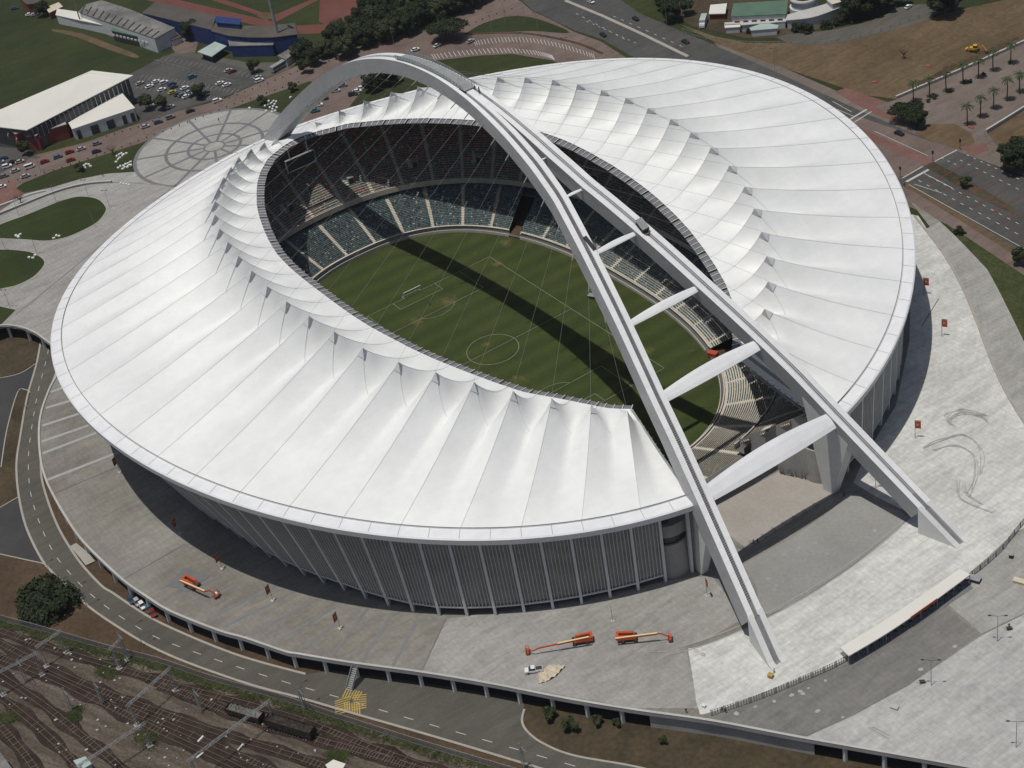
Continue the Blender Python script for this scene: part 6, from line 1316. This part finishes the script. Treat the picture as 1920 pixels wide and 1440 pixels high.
for a, b, lb in (((-10, 1266), (63, 1228), 'at the left edge'), ((72, 1212), (110, 1187), 'close to the fence on the left'), ((242, 1322), (315, 1257), 'in the middle of the left yard'), ((150, 1435), (266, 1360), 'low on the left by the relay hut'), ((357, 1425), (502, 1317), 'passing over the derelict wagons'), ((209, 1216), (225, 1200), 'just below the fence bend')): gantry(a, b, lb)
def catmast(px, lb):
    o = tag(empty('overhead_mast', G(*px, 0)), 'single lattice overhead line mast '+lb, 'mast', 'single masts in the railway yard'); m_ = MB()
    for sx, sy in ((-1, -1), (1, -1), (1, 1), (-1, 1)): m_.beam((sx*.4, sy*.4, 0), (sx*.15, sy*.15, 9), .12, .12)
    for k in range(8): m_.beam((-.35, -.35, k*1.1), (.3, .3, k*1.1+1.1), .07, .07); m_.beam((.35, -.35, k*1.1), (-.3, .3, k*1.1+1.1), .07, .07)
    m_.build('mast', 'steel', o); m_ = MB(); m_.beam((0, 0, 8.2), (3.2, 0, 8.6), .1, .1); m_.beam((0, 0, 7), (3, 0, 8.5), .07, .07); m_.build('arm', 'steel', o)
for q, l in (((193, 1320), 'left of the middle gantry'), ((378, 1335), 'left of the scrap wagon'), ((50, 1278), 'at the far left'), ((571, 1332), 'between fence and derelict wagons'), ((236, 1227), 'beside the palisade fence'), ((135, 1332), 'beside a weed patch on the left'), ((983, 1440), 'at the bottom edge of the service road')): catmast(q, l)
# litter
li = None
for k in range(130):
    x, y = random.uniform(0, 620), random.uniform(1180, 1440)
    if y < 1163+x*.295+12: continue
    if li is None: li = MB()
    c = G(x, y, .2); s = random.uniform(.12, .34)
    li.hexa([(c[0]+a*s, c[1]+b*s*random.uniform(.6, 1.4), c[2]+z*.12) for z in (0, 1) for a, b in ((-1, -1), (1, -1), (1, 1), (-1, 1))])
tag(li.build('litter', 'bandw'), 'scattered pale litter between the railway tracks', 'litter', kind='stuff')
for a, b, l in (((371, 1391), (381, 1380), 'upper left'), ((446, 1407), (456, 1395), 'right'), ((369, 1421), (381, 1411), 'lower')):
    A_, B_ = G(*a, .35), G(*b, .35); o = MB().beam((0, 0, 0), Vector(B_)-Vector(A_), .45, .3).build('concrete_beam', 'stone'); o.location = A_; tag(o, 'white concrete beam lying across the tracks, %s of three' % l, 'beam', 'white beams between the tracks')
# ================================================================== PEOPLE
def person_mesh(seed, lean=0, arm=.3):
    me = bpy.data.meshes.new('body'); J = dict(p=(0, 0, .95), s=(0, .02, 1.2), c=(0, .02, 1.42), n=(0, .03, 1.54), h=(0, .05, 1.66), t=(0, .04, 1.76), ls=(-.2, .02, 1.42), rs=(.2, .02, 1.42), le=(-.29, .06, 1.14), re=(.27, .1, 1.15), lw=(-.3, .22, .92), rw=(.26, .3, 1.02), lh=(-.29, .29, .86), rh=(.24, .38, 1.02),
                                                                       lp=(-.1, 0, .9), rp=(.1, 0, .9), lk=(-.12, .08+.1*arm, .5), rk=(.12, -.02, .5), lf=(-.13, .02+.2*arm, .08), rf=(.13, -.12*arm, .08), lt=(-.13, .2+.2*arm, .04), rt=(.13, .1, .04))
    R = dict(p=.155, s=.14, c=.17, n=.065, h=.105, t=.085, ls=.085, rs=.085, le=.055, re=.055, lw=.035, rw=.035, lh=.04, rh=.04, lp=.11, rp=.11, lk=.075, rk=.075, lf=.05, rf=.05, lt=.04, rt=.04); K = list(J)
    E_ = [('p', 's'), ('s', 'c'), ('c', 'n'), ('n', 'h'), ('h', 't'), ('c', 'ls'), ('c', 'rs'), ('ls', 'le'), ('le', 'lw'), ('lw', 'lh'), ('rs', 're'), ('re', 'rw'), ('rw', 'rh'), ('p', 'lp'), ('p', 'rp'), ('lp', 'lk'), ('lk', 'lf'), ('lf', 'lt'), ('rp', 'rk'), ('rk', 'rf'), ('rf', 'rt')]
    me.from_pydata([J[k] for k in K], [(K.index(a), K.index(b)) for a, b in E_], []); o = bpy.data.objects.new('tmp', me); COL.objects.link(o)
    m = o.modifiers.new('s', 'SKIN'); 
    for i, k in enumerate(K): me.skin_vertices[0].data[i].radius = (R[k], R[k]); me.skin_vertices[0].data[i].use_root = (k == 'p')
    s = o.modifiers.new('b', 'SUBSURF'); s.levels = 1; s.render_levels = 1; bpy.context.view_layer.update()
    r = bpy.data.meshes.new_from_object(o.evaluated_get(bpy.context.evaluated_depsgraph_get())); bpy.data.objects.remove(o); r.materials.clear()
    for q in ('skin', 'cloth', 'shirt'): r.materials.append(M[q])
    for f in r.polygons: z = f.center.z; f.material_index = 0 if z > 1.52 or (abs(f.center.x) > .2 and z < 1.2 and z > .8) else (2 if z > .95 else 1); f.use_smooth = True
    return r
pms = {}
def person(px, z, shirt, label, rz, world=None):
    if shirt not in pms:
        M['shirt'] = mat('shirt_'+shirt, dict(white=(.6, .6, .6), dark=(.04, .045, .06), red=(.4, .04, .03), orange=(.5, .15, .02))[shirt]); pms[shirt] = person_mesh(1)
    o = bpy.data.objects.new('person', pms[shirt]); COL.objects.link(o); o.location = world or G(*px, z); o.rotation_euler = (0, 0, rz); tag(o, label, 'person')
    h = MB(); h.tube((0, .035, 1.66), (0, .03, 1.79), .112, .07, 10); h.build('hair', 'dark', o)
for q, z, s, l, r in (((1361, 1337), ZD, 'dark', 'person in dark clothes at the left fence end, right of two', .3), ((1354, 1334), ZD, 'dark', 'person in dark clothes at the left fence end, left of two', 2.), ((1287, 1337), ZD, 'dark', 'person in dark clothes standing near the gate in the concourse edge', 1.), ((1413, 1020), ZD, 'white', 'person in white top walking in the beam shadow', .5), ((1421, 1019), ZD, 'dark', 'person in dark top walking in the beam shadow', .5),
                      ((1739, 994), ZD, 'orange', 'person in orange top crouched near the far arch foot', 0.), ((1583, 931), ZD, 'dark', 'person in dark clothes by the far pylon', 1.), ((806, 573), .05, 'dark', 'person in dark clothes on the left half of the pitch', 1.), ((194, 331), ZU+.2, 'dark', 'person walking on the promenade left of the round plaza', 2.), ((1892, 1178), ZD, 'dark', 'person beside the upper wheelbarrow', 1.), ((411, 228), ZU+.3, 'dark', 'person walking at the top of the round plaza', 1.), ((1452, 1262), ZD, 'white', 'person in white top near the yellow drum', 2.)):
    person(q, z, s, l, r)
for x, y, l in ((18.3, 1.2, 'left'), (19.6, 1.8, 'middle'), (20.8, 1.0, 'right')): person(None, 0, 'dark', 'dark dressed climber on top of the arch beside the viewing platform, %s of three' % l, y, world=(x, y, ztop(x)+.02))
# ================================================================== TREES
def crown_mesh(name, rx, ry, rz, n, leaf, lobes, seed, flat=False):
    r = np.random.default_rng(seed); C = []
    for k in range(lobes):
        a = r.uniform(0, 2*math.pi); q = r.uniform(.15, .72)**.8; C.append((rx*q*math.cos(a), ry*q*math.sin(a), rz*r.uniform(-.5, .62)*(.5 if flat else 1), r.uniform(.3, .5)))
    C = np.array(C); i = r.integers(0, lobes, n); d = r.normal(size=(n, 3)); d /= np.linalg.norm(d, axis=1)[:, None]; rad = r.uniform(.45, 1.12, n)[:, None]**.6
    P = C[i, :3]+d*rad*C[i, 3][:, None]*np.array([rx, ry, rz]); P[:, 2] = np.maximum(P[:, 2], -rz*.8)
    t = r.normal(size=(n, 3)); nn_ = d*1.2+r.normal(size=(n, 3))*.6+[0, 0, .5]; t -= (t*nn_).sum(1)[:, None]*nn_/(nn_*nn_).sum(1)[:, None]; t /= np.linalg.norm(t, axis=1)[:, None]; b = np.cross(nn_, t); b /= np.linalg.norm(b, axis=1)[:, None]
    s = leaf*r.uniform(.6, 1.4, n)[:, None]; V = np.stack([P-t*s, P-b*s*.6, P+t*s, P+b*s*.6], 1).reshape(-1, 3)
    me = bpy.data.meshes.new(name); me.from_pydata(V.tolist(), [], [(4*k, 4*k+1, 4*k+2, 4*k+3) for k in range(n)]); return me
def trunk_mb(h, r, spread, zc):
    mb = MB(); mb.tube((0, 0, 0), (0, 0, h*.5), r, r*.75, 7)
    for k in range(6):
        a = k*1.05; e = (math.cos(a)*spread, math.sin(a)*spread, zc+spread*.1); mb.tube((0, 0, h*.45), e, r*.55, r*.15, 5)
    return mb
TP = {}
def tree_proto(kind):
    k2 = kind; kind = 'big' if kind == 'big2' else kind
    H, rx, rz, n, leaf, lobes, m = dict(big=(9, 5.2, 4.2, 5200, .42, 16, 'leafd'), mid=(6, 3., 2.6, 2400, .32, 11, 'leafm'), wide=(7.5, 8.5, 2.3, 6500, .42, 20, 'leafd'), small=(3.2, 1.7, 1.3, 800, .26, 7, 'leafm'), bush=(2.4, 2.6, 1.7, 1500, .3, 10, 'leafd'), dense=(5.4, 9.0, 4.4, 8500, .62, 26, 'leafd'))[kind]
    o = empty({'bush': 'shrub'}.get(kind, 'tree')); zc = H-rz*.75
    me = crown_mesh('crown', rx, rx, rz, n, leaf, lobes, sum(map(ord, kind)), kind == 'wide'); me.materials.append(M['leafx' if k2 == 'big2' else m]); c = bpy.data.objects.new('crown', me); COL.objects.link(c); c.parent = o; c.location = (0, 0, zc)
    trunk_mb(H, .35 if rx > 3 else .15, rx*.55, zc).build('trunk', 'bark', o); return o
def tree(px, kind, label, sc=1., z=ZU, group=None, cat='tree'):
    if kind not in TP: o = TP[kind] = tree_proto(kind)
    else: o = copy_tree(TP[kind])
    o.location = G(*px, z); o.scale = (sc*random.uniform(.92, 1.08), sc*random.uniform(.92, 1.08), sc); o.rotation_euler = (0, 0, random.uniform(0, 6)); tag(o, label, cat, group)
wood = [(612, 108), (632, 92), (655, 98), (668, 82), (690, 88), (706, 74), (728, 78), (745, 62), (768, 66), (640, 70), (662, 58), (684, 62), (700, 48), (724, 52), (742, 38), (764, 44), (786, 50), (806, 38), (826, 40), (846, 28), (868, 22), (890, 14), (716, 28), (740, 16), (766, 22), (790, 26), (815, 16), (838, 10), (862, 4), (690, 30), (905, 4), (780, 6), (805, -4), (650, 108), (590, 122), (676, 44), (728, 6)]
ordn = ['first', 'second', 'third', 'fourth', 'fifth', 'sixth', 'seventh', 'eighth', 'ninth', 'tenth', 'eleventh', 'twelfth', 'thirteenth', 'fourteenth', 'fifteenth', 'sixteenth']
front = sorted(wood, key=lambda q: q[0])
fr_ = []
for q in front:
    if not any(abs(w[0]-q[0]) < 25 and w[1] > q[1]+4 for w in wood): fr_.append(q)
M['leafx'] = leafmat('olive_leaves', (.022, .032, .013), (.06, .072, .028))
for i, q in enumerate(wood):
    lb = 'leafy tree on the brick road edge of the dark wood, %s from the left' % ordn[fr_.index(q)] if q in fr_ and fr_.index(q) < 16 else 'dark leafy tree inside the dense wood between the running track and the brick road'
    tree(q, 'big2' if i % 3 == 0 else 'big', lb, random.uniform(.72, 1.2), group='trees of the wood by the brick road')
for q, k, s, lb in (((838, 75), 'wide', 1.25, 'wide spreading tree at the upper left rim of the fan car park'), ((1703, 228), 'wide', .95, 'wide umbrella shaped tree beside the junction'), ((1722, 240), 'big', .75, 'round tree joined to the umbrella tree by the junction'), ((1900, 322), 'big', 1.15, 'large dark tree beside the parked cars on the right'), ((1918, 316), 'big', 1.2, 'dark tree cut by the right edge'), ((1808, 350), 'small', 1.6, 'small round tree on the planted median'), ((1772, 30), 'big', 1.5, 'round dark tree at the top right by the building site'),
                    ((1600, 36), 'big', 1.2, 'dark tree left in the temple garden group'), ((1628, 30), 'big', 1.3, 'dark tree in the middle of the temple garden group'), ((1655, 20), 'big', 1.2, 'dark tree right in the temple garden group'), ((1612, 12), 'big', 1.2, 'dark tree at the back of the temple garden group'), ((1690, 8), 'mid', 1.5, 'lighter tree by the temple car park entrance'), ((1262, 40), 'big', 1., 'dark tree above the main road at the top'), ((1285, 28), 'mid', 1.3, 'tree left of the box truck'), ((1240, 22), 'mid', 1.2, 'tree by the far pole across the main road'),
                    ((362, 74), 'big', 1., 'dark tree beside the pale green shed'), ((345, 62), 'mid', 1., 'tree beside the gatehouse'), ((395, 70), 'mid', 1., 'tree in front of the curved grandstand'), ((478, 138), 'mid', 1.1, 'small dark tree over the parked cars at the yard entrance'), ((575, 112), 'big', 1., 'dark tree behind the parked coach'), ((556, 118), 'mid', 1.3, 'tree left of the dark wood'), ((572, 138), 'mid', 1.1, 'tree by the brick road kerb near the coach'), ((308, 205), 'mid', 1.1, 'bushy tree on the lower edge of the stadium car park'), ((275, 206), 'mid', 1.2, 'bushy tree between the annexe and the car park'), ((378, 186), 'mid', 1.2, 'bushy dark tree over the crowded parking row'),
                    ((48, 292), 'mid', 1.1, 'dark tree at the red brick corner of the sports hall'), ((152, 322), 'small', 1.4, 'small green tree by the middle ring of stones'), ((495, 196), 'small', 1.5, 'thin young tree near the white stones by the arch'), ((548, 172), 'small', 1.5, 'young tree on the lawn strip near the bus'), ((83, 30), 'big', .8, 'dark tree at the corner of the top left field'), ((1912, 500), 'mid', 1.1, 'tree on the grass bank at the right edge'), ((700, 172), 'big', .9, 'dark tree on the shaded lawn left'), ((730, 158), 'big', 1., 'dark tree on the shaded lawn behind the arch'), ((765, 140), 'mid', 1.3, 'tree on the shaded lawn right of the arch')):
    tree(q, k, lb, s)
tree((92, 1140), 'dense', 'large dense dark green tree beside the service road', 1., z=0)
for q, s, lb in (((1512, 60), 1.4, 'clipped dark shrub left of the temple path'), ((1495, 58), 1.3, 'clipped dark shrub beside the garage'), ((1550, 52), 1.2, 'shrub in the hedge above the temple car park, left'), ((1572, 46), 1.2, 'shrub in the hedge above the temple car park, middle'), ((1592, 42), 1.2, 'shrub in the hedge above the temple car park, right'), ((1800, 438), .9, 'low shrub at the start of the grass bank'), ((1405, 62), .7, 'small shrub beside the garage door')):
    tree(q, 'bush', lb, s, cat='shrub')
for q, s, lb in (((1030, 1350), 1.3, 'tall pale shrub at the left end of the planted bank'), ((1073, 1371), 1.4, 'bushy shrub second from the left on the planted bank'), ((1120, 1360), 1., 'small shrub third from the left on the planted bank'), ((1157, 1362), .8, 'small shrub fourth from the left on the planted bank'), ((1245, 1392), .8, 'low shrub on the right part of the planted bank')):
    tree(q, 'small', lb, s, z=0, cat='shrub')
# verge shrubs and hedge plants along the car park
for i, q in enumerate([(1740, 192), (1752, 186), (1780, 174), (1810, 158), (1818, 156), (1845, 143), (1893, 120)]): tree(q, 'small', 'low dark shrub planted at a palm foot along the upper plaza wall', .6, group='shrubs at the palm feet', cat='shrub')
# bare trees
for q, lb in (((40, 381), 'leafless dark tree beside the long white bench'), ((213, 290), 'leafless tree on the lawn strip beside the stones'), ((1695, 110), 'single leafless tree on the building site')):
    o = tag(empty('bare_tree', G(*q, ZU)), lb, 'tree'); mb = MB(); mb.tube((0, 0, 0), (0, 0, 1.6), .22, .16, 6); mb.build('trunk', 'bark', o); mb = MB()
    for k in range(16):
        a = k*2.4; e = Vector((math.cos(a)*2.2, math.sin(a)*2.2, 3+1.6*random.random())); s = Vector((0, 0, 1.4)); mid_ = s.lerp(e, .5)+Vector((0, 0, .3)); mb.tube(s, mid_, .1, .07, 4); mb.tube(mid_, e, .07, .03, 4)
        for j in range(3): mb.tube(mid_.lerp(e, .4+.2*j), e+Vector((random.gauss(0, .7), random.gauss(0, .7), random.gauss(.3, .4))), .035, .015, 3)
    mb.build('crown', 'bark', o)
# palms
def palm_proto():
    o = empty('palm_tree'); mb = MB(); mb.tube((0, 0, 0), (.15, 0, 4.5), .3, .22, 7); mb.tube((.15, 0, 4.5), (.1, 0, 8.6), .22, .26, 7); mb.build('trunk', 'bark', o); mb = MB()
    for k in range(22):
        a = k*2.4; up_ = random.uniform(-.5, 1.2); P = []
        for j in range(5): t = j/4; P.append(Vector((.1+math.cos(a)*2.5*t, math.sin(a)*2.5*t, 8.6+up_*t*1.6+.9*t-2.1*t*t)))
        for p, q in zip(P, P[1:]): d = (q-p); s = Vector((-math.sin(a), math.cos(a), 0))*.28; mb.add([p-s-Vector((0, 0, .15)), p, p+s-Vector((0, 0, .15)), q-s*.7-Vector((0, 0, .15)), q, q+s*.7-Vector((0, 0, .15))], [(0, 1, 4, 3), (1, 2, 5, 4)])
    mb.build('crown', 'leafp', o); return o
pp_ = None
for q, lb in (((1713, 192), 'first in the back row along the white wall'), ((1743, 183), 'second in the back row along the white wall'), ((1774, 173), 'third in the back row along the white wall'), ((1806, 157), 'fourth in the back row along the white wall'), ((1834, 147), 'fifth in the back row along the white wall'), ((1862, 134), 'sixth in the back row along the white wall'), ((1895, 120), 'seventh in the back row along the white wall'),
              ((1814, 236), 'nearest the sandy patch in the front row'), ((1838, 221), 'second from the sandy patch in the front row'), ((1863, 205), 'middle of the front row'), ((1888, 189), 'fourth in the front row'), ((1911, 174), 'last of the front row at the right edge')):
    if pp_ is None: o = pp_ = palm_proto()
    else: o = copy_tree(pp_)
    o.location = G(*q, ZU+.1); o.rotation_euler = (0, 0, random.uniform(0, 6)); o.scale = (1, 1, random.uniform(.92, 1.1)); tag(o, 'young palm on the plaza, '+lb, 'palm tree', 'palms on the plaza')
# site litter: red barriers and spoil heaps
for q, lb in (((1640, 155), 'near the red footpath'), ((1741, 125), 'in the middle of the site'), ((1821, 240), 'by the front palm')):
    o = tag(empty('barrier', G(*q, ZU+.2), .3), 'red plastic barrier '+lb, 'barrier', 'red barriers on the building site'); m_ = MB(); m_.hexa([(-1.1, -.3, 0), (1.1, -.3, 0), (1.1, .3, 0), (-1.1, .3, 0), (-1., -.12, .9), (1., -.12, .9), (1., .12, .9), (-1., .12, .9)]); m_.build('block', 'flagr', o)
    m_ = MB(); m_.box(-1.02, 1.02, -.32, .32, .42, .56); m_.build('stripe', 'bandw', o)
mb = MB(); r = random.Random(3)
for k in range(60):
    t = k/60; px = (1722+190*t, 156-86*t); c = G(px[0]+r.uniform(-4, 4), px[1]+r.uniform(-3, 3), ZU); s = r.uniform(.6, 2.2); n = 7
    ring_ = [(c[0]+s*math.cos(a*6.283/n)*r.uniform(.8, 1.2), c[1]+s*math.sin(a*6.283/n)*r.uniform(.8, 1.2), ZU+.1) for a in range(n)]; mb.add(ring_+[(c[0], c[1], ZU+.1+s*.5)], [(i, (i+1) % n, n) for i in range(n)])
tag(mb.build('spoil_heaps', 'dirt2'), 'low heaps of dark spoil along the white boundary wall', 'soil', kind='stuff')
# ================================================================== HAZE
hz = MB().box(-1500, 600, -1000, 1600, -1.2, 340).build('haze', mat('haze', (1, 1, 1)))
hn = hz.data.materials[0].node_tree; hn.nodes.remove(hn.nodes['Principled BSDF']); pv = hn.nodes.new('ShaderNodeVolumePrincipled')
pv.inputs['Color'].default_value = (.93, .95, 1, 1); pv.inputs['Density'].default_value = .00004; pv.inputs['Anisotropy'].default_value = .3
hn.links.new(pv.outputs[0], hn.nodes['Material Output'].inputs['Volume']); hz['kind'] = 'stuff'; hz['label'] = 'thin pale haze in the air over the whole scene'; hz['category'] = 'haze'
